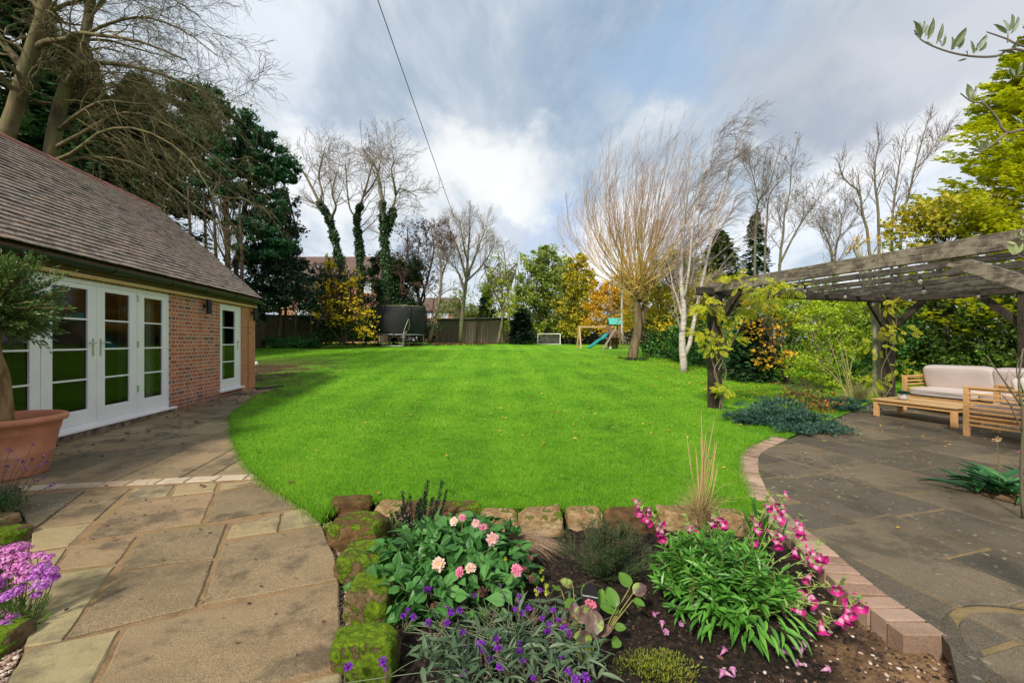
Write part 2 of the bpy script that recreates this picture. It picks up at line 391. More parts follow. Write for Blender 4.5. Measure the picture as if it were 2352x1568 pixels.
# ================================================================== ground sheets
def far_off(X, Y):
    t = np.clip((np.asarray(Y, float)-12.5)/2, 0, 1); x = np.clip((np.abs(X)-15)/2, 0, 1); t = np.maximum(t, x)
    return gz(X, Y) - .32*(1-t) - .03
g_soil = NT('woodland_floor'); v = g_soil.obj()
g_soil.color(g_soil.ramp(g_soil.noise(1.5, v, 8, .7), [(.3, (.02, .014, .009)), (.5, (.05, .035, .018)), (.62, (.045, .06, .018)), (.8, (.10, .065, .03))])); g_soil.rough(.95); g_soil.bump(g_soil.noise(30, v, 6, .7), .05)
xs = np.concatenate([np.linspace(-900, -40, 20), np.linspace(-38, 38, 77), np.linspace(40, 900, 20)])
ys = np.concatenate([np.linspace(-300, -4, 8), np.linspace(-3, 70, 74), np.linspace(75, 1500, 20)])
gx, gy = np.meshgrid(xs, ys); nx, ny = len(xs), len(ys)
b = B(); ii = (np.arange(ny-1)[:, None]*nx+np.arange(nx-1)[None]).ravel()
b.add(np.column_stack([gx.ravel(), gy.ravel(), far_off(gx.ravel(), gy.ravel())]), np.stack([ii, ii+1, ii+nx+1, ii+nx], 1))
struct(b.build('ground', g_soil.m, smooth=True))

t = NT('lawn_turf'); v = t.obj(); a1 = t.noise(.55, v, 5, .6); a2 = t.noise(70, v, 5, .8)
X_, Y_, Z_ = t.sep(v)
stripe = t.math('ADD', t.math('MULTIPLY', t.math('SINE', t.math('MULTIPLY', t.math('ADD', X_, t.math('MULTIPLY', Y_, .05)), 5.6)), .022), .5)
f = t.math('ADD', t.math('ADD', t.math('MULTIPLY', a1, .35), t.math('MULTIPLY', a2, .35)), t.math('MULTIPLY', t.noise(5, v, 6, .75), .30)); f = t.math('ADD', f, t.math('SUBTRACT', stripe, .5))
c = t.ramp(f, [(.36, (.035, .095, .006)), (.44, (.09, .25, .008)), (.52, (.15, .37, .012)), (.64, (.27, .45, .028))])
# worn, leafy soil beside the end of the brick building, along the left border and under the right hedge
dn_ = t.math('ADD', t.math('MULTIPLY', X_, -1.0), t.math('MULTIPLY', Y_, -.20))
wear = t.math('ADD', t.math('SUBTRACT', dn_, 3.1), t.math('MULTIPLY', t.math('SUBTRACT', t.noise(1.4, v, 6, .7), .5), 7.5))
wear2 = t.math('MULTIPLY', t.math('MULTIPLY', wear, .45, True), t.ramp(t.math('MULTIPLY', Y_, .02), [(.34, (1, 1, 1)), (.46, (0, 0, 0))]))
c = t.mix(wear2, c, t.ramp(t.noise(9, v, 6, .75), [(.35, (.03, .02, .012)), (.6, (.10, .06, .03))]))
t.color(c); t.rough(.9); t.spec(.15); t.bump(a2, .03)
lawn = region(P_lawn, .45, lambda X, Y: gz(X, Y)+.012, 'lawn', t.m); struct(lawn)

# grass blades
def dens(n, ymin, ymax):
    u = rng.uniform(0, 1, n); return ymin*(ymax/ymin)**u
N = 400000
Yb = dens(N, 3.2, 26); Xb = rng.uniform(-1.1, 1.15, N)*Yb
q = np.column_stack([Xb, Yb]); k = inside(np.array(P_lawn), q)
# thin out where the turf is worn
wn_ = (-q[:, 0]-.2*q[:, 1]-3.1); k &= ~((wn_ > 0) & (q[:, 1] < 21) & (rng.uniform(0, 1, N) < np.clip(wn_*.5+.3, 0, .93)))
q = q[k]; M = len(q)
clump = fbm(np.column_stack([q*1.0, np.zeros(M)])[:], 1.6, 3, 2) if M < 10 else np.sin(q[:, 0]*3.1+np.sin(q[:, 1]*2.3))*.15
hgt = (rng.uniform(.014, .055, M) + clump*.012)*(1+.012*q[:, 1]); wid = .0036*np.maximum(1, q[:, 1]/4.0)*rng.uniform(.7, 1.3, M)
d = np.column_stack([rng.normal(0, .62, M), rng.normal(0, .62, M)-.1, np.ones(M)])
b = B(); scatter(b, TRI, np.column_stack([q, gz(q[:, 0], q[:, 1])+.008]), d, np.column_stack([rng.normal(0, 1, (M, 2)), np.zeros(M)]), hgt, wid)
# longer uncut tufts along the edges
ed = []
for line in (path_edge, np.array(lawn_front), edge_out):
    L = smooth_line(line, 60)
    for i in range(len(L)-1):
        m = int(np.linalg.norm(L[i+1]-L[i])*900); tt = rng.uniform(0, 1, (m, 1)); ed.append(L[i]*(1-tt)+L[i+1]*tt+np.column_stack([rng.normal(0, .035, (m, 2)), np.zeros(m)]))
ed = np.concatenate(ed); M = len(ed)
scatter(b, TRI, np.column_stack([ed[:, :2], gz(ed[:, 0], ed[:, 1])-.01]), np.column_stack([rng.normal(0, .5, (M, 2)), np.ones(M)]), rdir(M), rng.uniform(.04, .10, M)*np.clip(4/ed[:, 1], .5, 1), .004)
t = NT('grass_blade'); c = t.ramp(t.math('ADD', t.math('MULTIPLY', t.island(), .42), t.math('ADD', t.math('MULTIPLY', t.noise(.7, None, 3), .28), t.math('MULTIPLY', t.noise(7, None, 4, .7), .30))), [(.22, (.022, .07, .005)), (.38, (.075, .23, .008)), (.54, (.15, .39, .012)), (.70, (.28, .48, .03)), (.88, (.48, .50, .14))])
t.color(c); t.rough(.45); t.spec(.3); tr = t.n('BsdfTranslucent'); t.l(c, tr.inputs[0]); mx = t.n('MixShader'); mx.inputs[0].default_value = .35
t.l(t.p.outputs[0], mx.inputs[1]); t.l(tr.outputs[0], mx.inputs[2]); t.l(mx.outputs[0], t.out.inputs[0])
stuff(b.build('grass', t.m), 'bright green mown grass of the big lawn', 'grass')

# ================================================================== paving
def stonemat(name, cols, lich=(.35, .33, .22), dark=(.03, .027, .02), spots=0.0, darkamt=.5, grain=1.0, rough=.75):
    t = NT(name); v = t.obj()
    isl = t.island(); n = t.noise(1.3, v, 7, .62, .4); n2 = t.noise(170, v, 4, .85)
    f = t.math('ADD', t.math('MULTIPLY', isl, .65), t.math('MULTIPLY', n, .35))
    c = t.ramp(f, [(.22+.56*i/(len(cols)-1), q) for i, q in enumerate(cols)])
    c = t.mix(t.ramp(n2, [(.44, (0, 0, 0)), (.66, (.8*grain,)*3)]), c, (.46, .36, .22))
    c = t.mix(t.ramp(n2, [(.30, (.8*grain,)*3), (.47, (0, 0, 0))]), c, dark)
    c = t.mix(t.math('MULTIPLY', t.ramp(t.noise(.9, t.scale(v, (1, 2.2, 1), .5), 9, .66), [(.46, (0, 0, 0)), (.66, (1, 1, 1))]), darkamt*.7), c, (.075, .055, .022))
    c = t.mix(t.math('MULTIPLY', t.ramp(t.noise(1.9, v, 10, .72), [(.50, (0, 0, 0)), (.60, (1, 1, 1))]), darkamt), c, dark)
    if spots:
        vs = t.scale(v, (1, 1, 1)); d = t.vor(14.0, vs); dd = t.math('ADD', d, t.math('MULTIPLY', t.math('SUBTRACT', t.noise(35, v, 4), .5), .35))
        sp = t.math('MULTIPLY', t.ramp(dd, [(.13, (1, 1, 1)), (.2, (0, 0, 0))]), t.ramp(t.noise(1.1, v, 3), [(.42, (0, 0, 0)), (.6, (1, 1, 1))]))
        c = t.mix(t.math('MULTIPLY', sp, spots), c, lich)
        d2 = t.vor(60.0, vs); sp2 = t.math('MULTIPLY', t.ramp(d2, [(.12, (1, 1, 1)), (.22, (0, 0, 0))]), t.ramp(t.noise(3.1, v, 3), [(.5, (0, 0, 0)), (.62, (1, 1, 1))]))
        c = t.mix(t.math('MULTIPLY', sp2, spots*.8), c, lich)
    t.color(c); t.rough(rough); t.spec(.35)
    hh = t.math('ADD', t.math('MULTIPLY', t.noise(4, v, 9, .62), .8), t.math('MULTIPLY', n2, .10)); t.bump(hh, .022, 1.0); return t.m
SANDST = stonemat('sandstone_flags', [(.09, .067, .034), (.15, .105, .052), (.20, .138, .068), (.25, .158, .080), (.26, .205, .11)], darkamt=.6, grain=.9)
SETT = stonemat('sandstone_setts', [(.38, .23, .16), (.50, .42, .29), (.32, .18, .13), (.58, .50, .37)], darkamt=.25)
DARKFLAG = stonemat('weathered_flags', [(.026, .024, .022), (.040, .036, .031), (.058, .050, .041), (.115, .088, .058)], lich=(.27, .25, .17), spots=.95, darkamt=.5, grain=.55, rough=.55)
MORTAR = pm('mortar', [(.12, .075, .035), (.27, .17, .085), (.15, .13, .04)], .95, 5, bump=.01, bsc=80)
MORTAR2 = pm('mortar_patio', [(.08, .062, .03), (.24, .17, .08), (.10, .09, .03)], .95, 4, bump=.01, bsc=80)
def rect_pts(o, e1, e2, a0, a1, b0, b1):
    return [o+e1*a0+e2*b0, o+e1*a1+e2*b0, o+e1*a1+e2*b1, o+e1*a0+e2*b1]
def pave(b, poly, o, e1, e2, a0, a1, b0, b1, widths, lens, gap=.011, zf=lambda X, Y: gz(X, Y), half=None, mi=0, th=.12, seed=1):
    rs = random.Random(seed); bb = b0
    while bb < b1:
        w = rs.choice(widths); aa = a0 - rs.uniform(0, .6)
        while aa < a1:
            L = rs.choice(lens); j = lambda: rs.uniform(0, .008)
            W = [o+e1*(aa+gap+j())+e2*(bb+gap+j()), o+e1*(aa+L-gap*.6-j())+e2*(bb+gap+j()), o+e1*(aa+L-gap*.6-j())+e2*(bb+w-gap*.6-j()), o+e1*(aa+gap+j())+e2*(bb+w-gap*.6-j())]
            pol = clip(poly, W)
            for h_ in (half or []): pol = clip(pol, h_) if pol else pol
            if pol: dz = rs.uniform(-.003, .003); slab(b, pol, lambda X, Y: zf(X, Y)+dz, th, mi, rs.uniform(-.004, .004))
            aa += L
        bb += w
def halfplane(p, d, side):
    """big convex window on one side of the line p + t d"""
    d = nrm(d); n = np.array([-d[1], d[0]])*side; q = [p-d*60, p+d*60, p+d*60+n*60, p-d*60+n*60]
    A = sum(q[i][0]*q[(i+1) % 4][1]-q[i][1]*q[(i+1) % 4][0] for i in range(4)); return q if A > 0 else q[::-1]
SA, SB = G(77, 1119)[:2], G(681, 1088)[:2]; sd_ = nrm(SB-SA); sn_ = np.array([-sd_[1], sd_[0]])
b = B()
e1 = np.array([math.cos(R(28)), math.sin(R(28))]); e2 = np.array([-e1[1], e1[0]]); o1 = G(146, 1463.6)[:2]
near = halfplane(SA-sn_*.085, sd_, -1); far = halfplane(SA+sn_*.085, sd_, 1)
# columns run along e2 (away from the camera): swap axes so the long joints run away as in the photograph
def flip_pave(b, poly, o, cols, half, seed, mi=0):
    rs = random.Random(seed); aa = cols[0]
    for w in cols[1]:
        bb = -6 - rs.uniform(0, .5)
        while bb < 9:
            L = rs.choice([.30, .45, .6, .6, .9, 1.05]); g1 = .013
            j = lambda: rs.uniform(0, .007)
            W = [o+e1*(aa+g1+j())+e2*(bb+g1+j()), o+e1*(aa+w-g1-j())+e2*(bb+g1+j()), o+e1*(aa+w-g1-j())+e2*(bb+L-g1-j()), o+e1*(aa+g1+j())+e2*(bb+L-g1-j())]
            pol = clip(clip(poly, W), half)
            if pol: dz = rs.uniform(-.003, .003); slab(b, pol, lambda X, Y: gz(X, Y)+dz, .12, mi, rs.uniform(-.004, .004))
            bb += L
        aa += w
def ZI(x, y): return G(.5004*x, 783.7+.5004*y)[:2]
PALE_, TAN_ = 2, 0
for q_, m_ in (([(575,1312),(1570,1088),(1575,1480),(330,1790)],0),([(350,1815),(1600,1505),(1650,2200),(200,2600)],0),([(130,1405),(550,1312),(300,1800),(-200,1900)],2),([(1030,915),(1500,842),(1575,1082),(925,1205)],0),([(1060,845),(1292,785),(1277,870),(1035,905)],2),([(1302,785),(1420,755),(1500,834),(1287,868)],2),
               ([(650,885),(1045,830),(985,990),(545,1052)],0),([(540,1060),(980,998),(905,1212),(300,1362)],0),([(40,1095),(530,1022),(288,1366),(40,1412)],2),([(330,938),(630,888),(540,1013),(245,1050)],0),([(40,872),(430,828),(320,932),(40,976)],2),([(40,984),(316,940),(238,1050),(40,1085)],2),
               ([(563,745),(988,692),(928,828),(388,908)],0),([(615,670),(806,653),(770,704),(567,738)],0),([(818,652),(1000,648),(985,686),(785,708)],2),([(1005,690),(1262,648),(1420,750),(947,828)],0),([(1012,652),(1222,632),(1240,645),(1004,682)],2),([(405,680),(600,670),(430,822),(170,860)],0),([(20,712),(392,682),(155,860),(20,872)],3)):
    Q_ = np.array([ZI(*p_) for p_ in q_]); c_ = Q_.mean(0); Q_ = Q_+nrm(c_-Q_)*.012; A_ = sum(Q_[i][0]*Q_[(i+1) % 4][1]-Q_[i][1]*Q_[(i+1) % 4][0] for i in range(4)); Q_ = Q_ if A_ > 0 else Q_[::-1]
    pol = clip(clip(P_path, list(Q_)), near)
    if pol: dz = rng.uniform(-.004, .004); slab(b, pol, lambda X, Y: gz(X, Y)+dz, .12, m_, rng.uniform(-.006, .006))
n_near = b.n
u_h = nrm(np.array([-.158, 1])); v_h = np.array([u_h[1], -u_h[0]])
pave(b, P_path, np.array([-5.1, 0.]), u_h, v_h*1.0, 3, 13, 0, 6, [.45, .6, .6, .3, .75], [.45, .6, .75, .9, .6], half=[far], seed=5) if False else None
rs = random.Random(8); bb = 0.0
while bb < 5.5:
    w = rs.choice([.45, .6, .6, .3, .75]); aa = 3-rs.uniform(0, .5)
    while aa < 13:
        L = rs.choice([.45, .6, .75, .9, .6]); g1 = .011; o = np.array([-5.12, 0.]); j = lambda: rs.uniform(0, .007)
        W = [o+u_h*(aa+g1+j())+v_h*(bb+g1), o+v_h*(bb+g1)+u_h*(aa+L-g1), o+v_h*(bb+w-g1)+u_h*(aa+L-g1-j()), o+v_h*(bb+w-g1-j())+u_h*(aa+g1)]
        A = sum(W[i][0]*W[(i+1) % 4][1]-W[i][1]*W[(i+1) % 4][0] for i in range(4)); W = W if A > 0 else W[::-1]
        pol = clip(clip(P_path, W), far)
        if pol: dz = rs.uniform(-.003, .003); slab(b, pol, lambda X, Y: gz(X, Y)+dz, .12, 0, rs.uniform(-.004, .004))
        aa += L
    bb += w
aa = -1.2
while aa < 4:
    L = rs.uniform(.24, .33); W = rect_pts(SA, sd_, sn_, aa+.008, aa+L-.008, -.072, .072); pol = clip(P_path, W)
    if pol: slab(b, pol, lambda X, Y: gz(X, Y)+.002, .1, 1)
    aa += L
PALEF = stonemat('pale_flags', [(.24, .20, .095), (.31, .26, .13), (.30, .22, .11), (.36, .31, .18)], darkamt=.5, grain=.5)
DARKF2 = stonemat('dark_flags', [(.08, .065, .035), (.12, .095, .05)], darkamt=.5, grain=.6)  # darker brown stone mix for a single slab
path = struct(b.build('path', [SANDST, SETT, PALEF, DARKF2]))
region(P_path, .3, lambda X, Y: gz(X, Y)-.010, 'path_joints', MORTAR); struct(bpy.data.objects['path_joints'])

b = B(); ep1 = np.array([math.cos(R(17)), math.sin(R(17))]); ep2 = np.array([-ep1[1], ep1[0]]); op = G(1909, 1236)[:2]
cc = G(2560, 1560)[:2]; c_rad = np.linalg.norm(G(2178, 1440)[:2]-cc)
def circ(r, m=48): return [cc+r*np.array([math.cos(a), math.sin(a)]) for a in np.linspace(0, 2*math.pi, m, endpoint=False)]
def flags(poly_list_fn, seed, cols, lens, offs):
    rs = random.Random(seed); aa = offs
    for w in cols:
        bb = -8-rs.uniform(0, .6)
        while bb < 14:
            L = rs.choice(lens); g1 = .013; j = lambda: rs.uniform(0, .007)
            W = rect_pts(op, ep1, ep2, aa+g1+j(), aa+w-g1-j(), bb+g1+j(), bb+L-g1-j())
            for pol in poly_list_fn(W):
                if len(pol) > 2: dz = rs.uniform(-.003, .003); slab(b, pol, lambda X, Y: gz(X, Y)+dz, .08, 0, rs.uniform(-.004, .004))
            bb += L
        aa += w
ins = circ(c_rad-.035)
def outside_fn(W):
    P = clip(P_patio, W)
    if not P: return []
    P = np.array(P)
    if np.all(np.linalg.norm(P-cc, axis=1) > c_rad+.035): 
        return [P]
    # cut away everything within the circle by pushing points radially out where the slab straddles the joint
    if np.all(np.linalg.norm(P-cc, axis=1) < c_rad+.035): return []
    Q = []
    for i in range(len(P)):
        for s_ in np.linspace(0, 1, 14, endpoint=False):
            p = P[i]*(1-s_)+P[(i+1) % len(P)]*s_; r = np.linalg.norm(p-cc)
            Q.append(p if r > c_rad+.03 else cc+(p-cc)/r*(c_rad+.03))
    return [np.array(Q)]
flags(outside_fn, 21, [.6, .75, .45, .6, .6, .75, .6, .45, .6, .9, .6, .6, .75, .6, .6, .6, .6, .6, .75, .6], [.6, .9, .75, .45, 1.0], -3.9)
flags(lambda W: [clip(clip(P_patio, W), ins)], 22, [.6]*20, [.6, .9, .5], -5.0)
struct(b.build('patio', DARKFLAG))
o = region(P_patio, .4, lambda X, Y: gz(X, Y)-.009, 'patio_joints', MORTAR2); struct(o)

# brick edging on its curve
BR = stonemat('edging_brick', [(.22, .12, .09), (.38, .25, .20), (.29, .17, .13), (.46, .31, .24)], lich=(.42, .38, .31), spots=.5, darkamt=.5, grain=.8)
b = B(); m = 400; Li = smooth_line(edge_in, m); Lo = smooth_line(edge_out, m)
Li = smooth_line(edge_in, m); ln = np.concatenate([[0], np.cumsum(np.linalg.norm(np.diff(Li, axis=0), axis=1))]); nb = int(ln[-1]/.108)
_t = nrm(Li[200, :2]-Li[195, :2]); BSG = 1.0 if np.dot(np.array([_t[1], -_t[0]]), G(1600, 1300)[:2]-Li[200, :2]) > 0 else -1.0
for i in range(nb):
    s0, s1 = (i+.07+rng.uniform(0, .03))*.108, (i+.93-rng.uniform(0, .03))*.108; A = [np.array([np.interp(s, ln, Li[:, k_]) for k_ in range(2)]) for s in (s0, s1)]
    tdir = nrm(A[1]-A[0]); nn_ = np.array([tdir[1], -tdir[0]])*BSG
    Ll = .205+rng.uniform(-.006, .006); W = [A[0], A[1], A[1]+nn_*Ll, A[0]+nn_*Ll]
    Ar = sum(W[i_][0]*W[(i_+1) % 4][1]-W[i_][1]*W[(i_+1) % 4][0] for i_ in range(4)); W = W if Ar > 0 else W[::-1]
    dz = rng.uniform(-.002, .003); slab(b, W, lambda X, Y: gz(X, Y)+.006+dz, .12)
brick_edge = b.build('brick_edging', BR, origin=edge_in[6])
tag(brick_edge, 'curved row of pinkish bricks edging the dark patio beside the flower bed', 'edging')

# ================================================================== flower bed soil
bed_poly = [G(x, y)[:2] for x, y in ((762,1240),(772,1330),(776,1400),(779,1500),(781,1567),(783,1800))] + [np.array([-1.0, .9]), np.array([1.3, .9]), G(2212, 1600)[:2]] + [p[:2] for p in edge_in[::-1][:7]] + [p[:2]+np.array([0, .06]) for p in np.array(lawn_front)]
bed_poly = np.array(bed_poly)
def bedz(X, Y):
    P = np.column_stack([X, Y, np.zeros(len(X))]); return -.095 + fbm(P, 3.2, 4, 4)*.05 + .012*vnoise(P, 30, 2)
t = NT('bed_soil'); v = t.obj(); X_, Y_, Z_ = t.sep(v)
dk = t.ramp(t.noise(38, v, 7, .8), [(.36, (.006, .005, .004)), (.50, (.026, .018, .013)), (.60, (.065, .045, .03)), (.72, (.15, .10, .065))])
sandm = t.math('ADD', t.math('MULTIPLY', t.math('SUBTRACT', t.noise(4, v, 6, .7), .5), 1.6), t.math('SUBTRACT', t.math('ADD', t.math('MULTIPLY', X_, .9), t.math('MULTIPLY', t.math('SUBTRACT', 2.3, Y_), .9)), 1.52))
c = t.mix(t.math('MULTIPLY', sandm, 2.2, True), dk, t.ramp(t.noise(60, v, 6, .75), [(.35, (.20, .11, .05)), (.6, (.44, .27, .14))]))
t.color(c); t.rough(.95); t.spec(.2); t.bump(t.noise(70, v, 7, .8), .02, 1)
SOIL = t.m
soil = region(bed_poly, .022, bedz, 'flower_bed_soil', SOIL); struct(soil)
# left border soil (same bed level) 
lb = [p[:2] for p in left_edge] + [np.array([-5.95, 3.6]), np.array([-6.6, 2.0]), np.array([-4, -1.])]
lbo = region(lb, .05, lambda X, Y: -.07 + fbm(np.column_stack([X, Y, X*0]), 3, 9, 3)*.04, 'border_soil', SOIL); struct(lbo)
def pebbles(n, poly_or_pts, zf, smin, smax, name, mat, label, cat, flat=.6, kinds=None):
    b = B(); V0, F0 = ICO1; q = poly_or_pts; n = len(q)
    for i in range(n):
        s = rng.uniform(smin, smax); M_ = rot(rdir(1)[0], rng.uniform(0, 6.28)); sc = np.array([1, rng.uniform(.6, .95), rng.uniform(.45, .8)])
        V = (V0*(1+rng.uniform(-.12, .12, (len(V0), 1))))*sc*s@M_.T; V[:, 2] *= flat
        b.add(V+np.array([q[i, 0], q[i, 1], zf[i]+s*.25]), F0)
    return stuff(b.build(name, mat, smooth=True), label, cat)
def strip_pts(L0, L1, n):
    A = smooth_line(L0, 80); C = smooth_line(L1, 80); i = rng.uniform(0, 78.99, n); f = (i % 1)[:, None]; k = i.astype(int); u = rng.uniform(0, 1, (n, 1))
    return ((A[k]*(1-f)+A[k+1]*f)*(1-u)+(C[k]*(1-f)+C[k+1]*f)*u)[:, :2]
PEB = pm('pebble', [(.10, .05, .035), (.30, .17, .11), (.42, .30, .22), (.20, .11, .08), (.5, .42, .34)], .5, 30, isl=.9, spec=.4)
gl0 = Gs([(742,1200),(760,1250),(772,1310),(778,1380),(781,1450),(782,1568),(784,1700)], -.05); gl1 = Gs([(772,1205),(775,1250),(795,1300),(812,1360),(806,1430),(800,1500),(790,1568),(800,1700)], -.05)
q = strip_pts(gl0, gl1, 2600); pebbles(0, q, np.full(len(q), -.045)-rng.uniform(0, .02, len(q)), .005, .0125, 'gravel', PEB, 'fine pinkish gravel filling the gap between the paving and the mossy rocks', 'gravel')
l0 = Gs([(20,1700),(20,1568),(52,1500),(70,1455),(60,1395),(60,1340),(70,1270),(76,1222),(60,1190),(42,1165)], -.05); l1 = Gs([(-60,1700),(-20,1568),(10,1500),(30,1455),(20,1395),(25,1340),(40,1270),(50,1222),(30,1190),(22,1165)], -.05)
q = strip_pts(l0, l1, 1500); pebbles(0, q, np.full(len(q), -.035)-rng.uniform(0, .02, len(q)), .007, .017, 'gravel', PEB, 'brown rounded gravel along the left border beside the paving', 'gravel')
# clods and stones lying on the soil
def bed_rand(n, margin=True):
    out = []
    while len(out) < n:
        q = np.column_stack([rng.uniform(-1.2, 3.2, 4000), rng.uniform(1.3, 3.7, 4000)]); q = q[inside(bed_poly, q)]; out.extend(q)
    return np.array(out[:n])
q = bed_rand(5200); pebbles(0, q, bedz(q[:, 0], q[:, 1]), .003, .013, 'soil_clods', pm('clod', [(.01, .007, .006), (.035, .024, .017), (.07, .045, .03)], .95, 20, isl=.6), 'dark crumbs and clods of soil in the flower bed', 'soil')
q = bed_rand(2600); q = q[(q[:, 0]*.9+(2.3-q[:, 1])*.9+rng.normal(0, .3, len(q))) > 1.5][:330]
pebbles(0, q, bedz(q[:, 0], q[:, 1]), .004, .017, 'bed_pebbles', PEB, 'small pale and orange pebbles on the sandy corner of the flower bed', 'pebbles')
# ================================================================== brick outbuilding (local frame: x along the wall, y into the house)
t = NT('old_brick'); v = t.obj(); X_, Y_, Z_ = t.sep(v)
bv = t.comb(t.math('ADD', X_, Y_), Z_, 0.)
nzv = t.n('VectorMath', operation='SCALE'); ws = t.n('VectorMath', operation='SUBTRACT'); t.l(t.noise(9, bv, 3, .5, 0, 'Color'), ws.inputs[0]); ws.inputs[1].default_value = (.5, .5, .5)
t.l(ws.outputs[0], nzv.inputs[0]); nzv.inputs['Scale'].default_value = .012; ad = t.n('VectorMath', operation='ADD'); t.l(bv, ad.inputs[0]); t.l(nzv.outputs[0], ad.inputs[1]); bvec = ad.outputs[0]
def bricktex(t, vec, c1, c2, cm, w=.225, h=.075, m=.010):
    o = t.n('TexBrick'); o.offset = .5; o.squash = .5; o.squash_frequency = 2
    o.inputs['Color1'].default_value = (*c1, 1); o.inputs['Color2'].default_value = (*c2, 1); o.inputs['Mortar'].default_value = (*cm, 1)
    o.inputs['Scale'].default_value = 1; o.inputs['Mortar Size'].default_value = m; o.inputs['Mortar Smooth'].default_value = .2; o.inputs['Bias'].default_value = 0
    o.inputs['Brick Width'].default_value = w; o.inputs['Row Height'].default_value = h; t.l(vec, o.inputs[0]); return o
bk = bricktex(t, bvec, (0, 0, 0), (1, 1, 1), (0, 0, 0))
c = t.ramp(bk.outputs['Color'], [(0, (.14, .06, .05)), (.15, (.38, .08, .038)), (.35, (.54, .125, .05)), (.55, (.36, .08, .045)), (.75, (.62, .18, .07)), (.9, (.40, .13, .075)), (1, (.19, .10, .08))])
c = t.mix(t.ramp(t.noise(28, v, 6, .75), [(.45, (0, 0, 0)), (.75, (.7, .7, .7))]), c, (.40, .25, .18)); c = t.mix(t.ramp(t.noise(60, v, 4, .7), [(.3, (.6, .6, .6)), (.45, (0, 0, 0))]), c, (.09, .035, .025))
c = t.mix(bk.outputs['Fac'], c, t.ramp(t.noise(20, v, 4), [(.3, (.42, .31, .25)), (.7, (.62, .50, .42))]))
c = t.mix(t.math('MULTIPLY', t.ramp(t.math('ADD', t.math('MULTIPLY', Z_, .8), t.math('MULTIPLY', t.noise(3, v, 5, .7), .5)), [(.30, (1, 1, 1)), (.55, (0, 0, 0))]), .6), c, (.10, .065, .045))
t.color(c); t.rough(.9); t.spec(.2)
hh = t.math('SUBTRACT', t.math('MULTIPLY', t.noise(45, v, 5, .7), .35), t.math('MULTIPLY', bk.outputs['Fac'], .8)); t.bump(hh, .012, 1); BRICK = t.m
t = NT('new_brick'); v = t.obj(); X_, Y_, Z_ = t.sep(v); bv = t.comb(t.math('ADD', X_, Y_), Z_, 0.)
bk = bricktex(t, bv, (.42, .13, .045), (.54, .19, .07), (.45, .25, .14)); c = t.mix(t.ramp(t.noise(18, v, 6, .75), [(.5, (0, 0, 0)), (.72, (.8, .8, .8))]), bk.outputs['Color'], (.55, .36, .25))
t.color(c); t.rough(.9); t.bump(t.math('SUBTRACT', t.math('MULTIPLY', t.noise(45, v, 5, .7), .3), bk.outputs['Fac']), .01); BRICK2 = t.m
WHITEP = pm('white_paint', [(.74, .70, .72), (.82, .78, .79)], .35, 3, bump=.001, bsc=30, spec=.5)
BLACKP = pm('black_plastic', [(.010, .010, .011), (.018, .018, .019)], .35, 5)
PINE = pm('pine_batten', [(.42, .25, .09), (.60, .40, .17), (.50, .31, .12)], .7, 3, stretch=(1, 12, 12), bump=.002)
DARKW = pm('old_fascia', [(.06, .035, .02), (.16, .10, .05), (.09, .055, .03)], .85, 4, stretch=(1, 10, 10), bump=.004)
STEEL = pm('brushed_steel', [(.5, .5, .52), (.62, .62, .64)], .25, 5, metal=.9)
t = NT('window_glass'); fr = t.n('Fresnel'); fr.inputs[0].default_value = 1.5; gl = t.n('BsdfGlossy'); gl.inputs['Roughness'].default_value = .05; gl.inputs[0].default_value = (.62, .60, .62, 1)
tp = t.n('BsdfTransparent'); tp.inputs[0].default_value = (.62, .66, .55, 1); ms = t.n('MixShader'); fac = t.math('ADD', t.math('MULTIPLY', fr.outputs[0], .9), .03, True); t.l(fac, ms.inputs[0]); t.l(tp.outputs[0], ms.inputs[1]); t.l(gl.outputs[0], ms.inputs[2]); t.l(ms.outputs[0], t.out.inputs[0]); GLASS = t.m
house = empty('brick_outbuilding', (-5.1, 0, 0), 'low red brick outbuilding with white french doors and a mossy tiled roof', 'building', rz=math.atan2(.988, -.156))
b = B(); W0, W1 = -1.8, 11.63
box(b, W0, 4.752, 0, .22, -.3, 2.36); box(b, 8.096, 9.92, 0, .22, .152, 2.36); box(b, 4.752, 8.096, 0.012, .22, -.3, .148); box(b, 9.92, 10.955, .012, .22, -.3, .236)
box(b, 8.096, 9.92, 0, .22, -.3, .152); box(b, 4.752, 8.096, 0.02, .22, 2.277, 2.36); box(b, 9.92, 10.955, .02, .22, 2.265, 2.36)
box(b, W0, W1, 4.6, 4.82, -.3, 2.36); box(b, W0, W0+.22, .22, 4.6, -.3, 2.36)
b.add([(W1-.22, .22, -.3), (W1-.22, 4.6, -.3), (W1-.22, 4.6, 2.4), (W1-.22, 2.35, 4.7), (W1-.22, .22, 2.55), (W1-.005, .22, -.3), (W1-.005, 4.6, -.3), (W1-.005, 4.6, 2.4), (W1-.005, 2.35, 4.7), (W1-.005, .22, 2.55)],
      [[0,1,2,3,4],[9,8,7,6,5],[0,5,6,1],[1,6,7,2],[2,7,8,3],[3,8,9,4]])
b.build('wall', BRICK, house)
b = B(); box(b, 10.955, W1, -.004, .22, -.3, 2.36); box(b, 11.30, W1+.05, -.03, .10, -.3, 1.95); tag(b.build('brick_pier', BRICK2, house), 'newer bright orange brick pier at the end')
b = B(); box(b, 4.6, 8.3, -.02, .012, -.3, .147); b.build('plinth', pm('plinth_stone', [(.06, .045, .035), (.22, .15, .11), (.34, .28, .22)], .9, 7, bump=.03, bsc=14), house)
b = B(); box(b, 4.70, 8.20, -.075, .10, .150, .186); box(b, 9.86, 11.02, -.06, .10, .238, .285); b.build('sill', WHITEP, house, bevel=.006)
b = B()
F0, F1, FT = 4.752, 8.096, 2.275
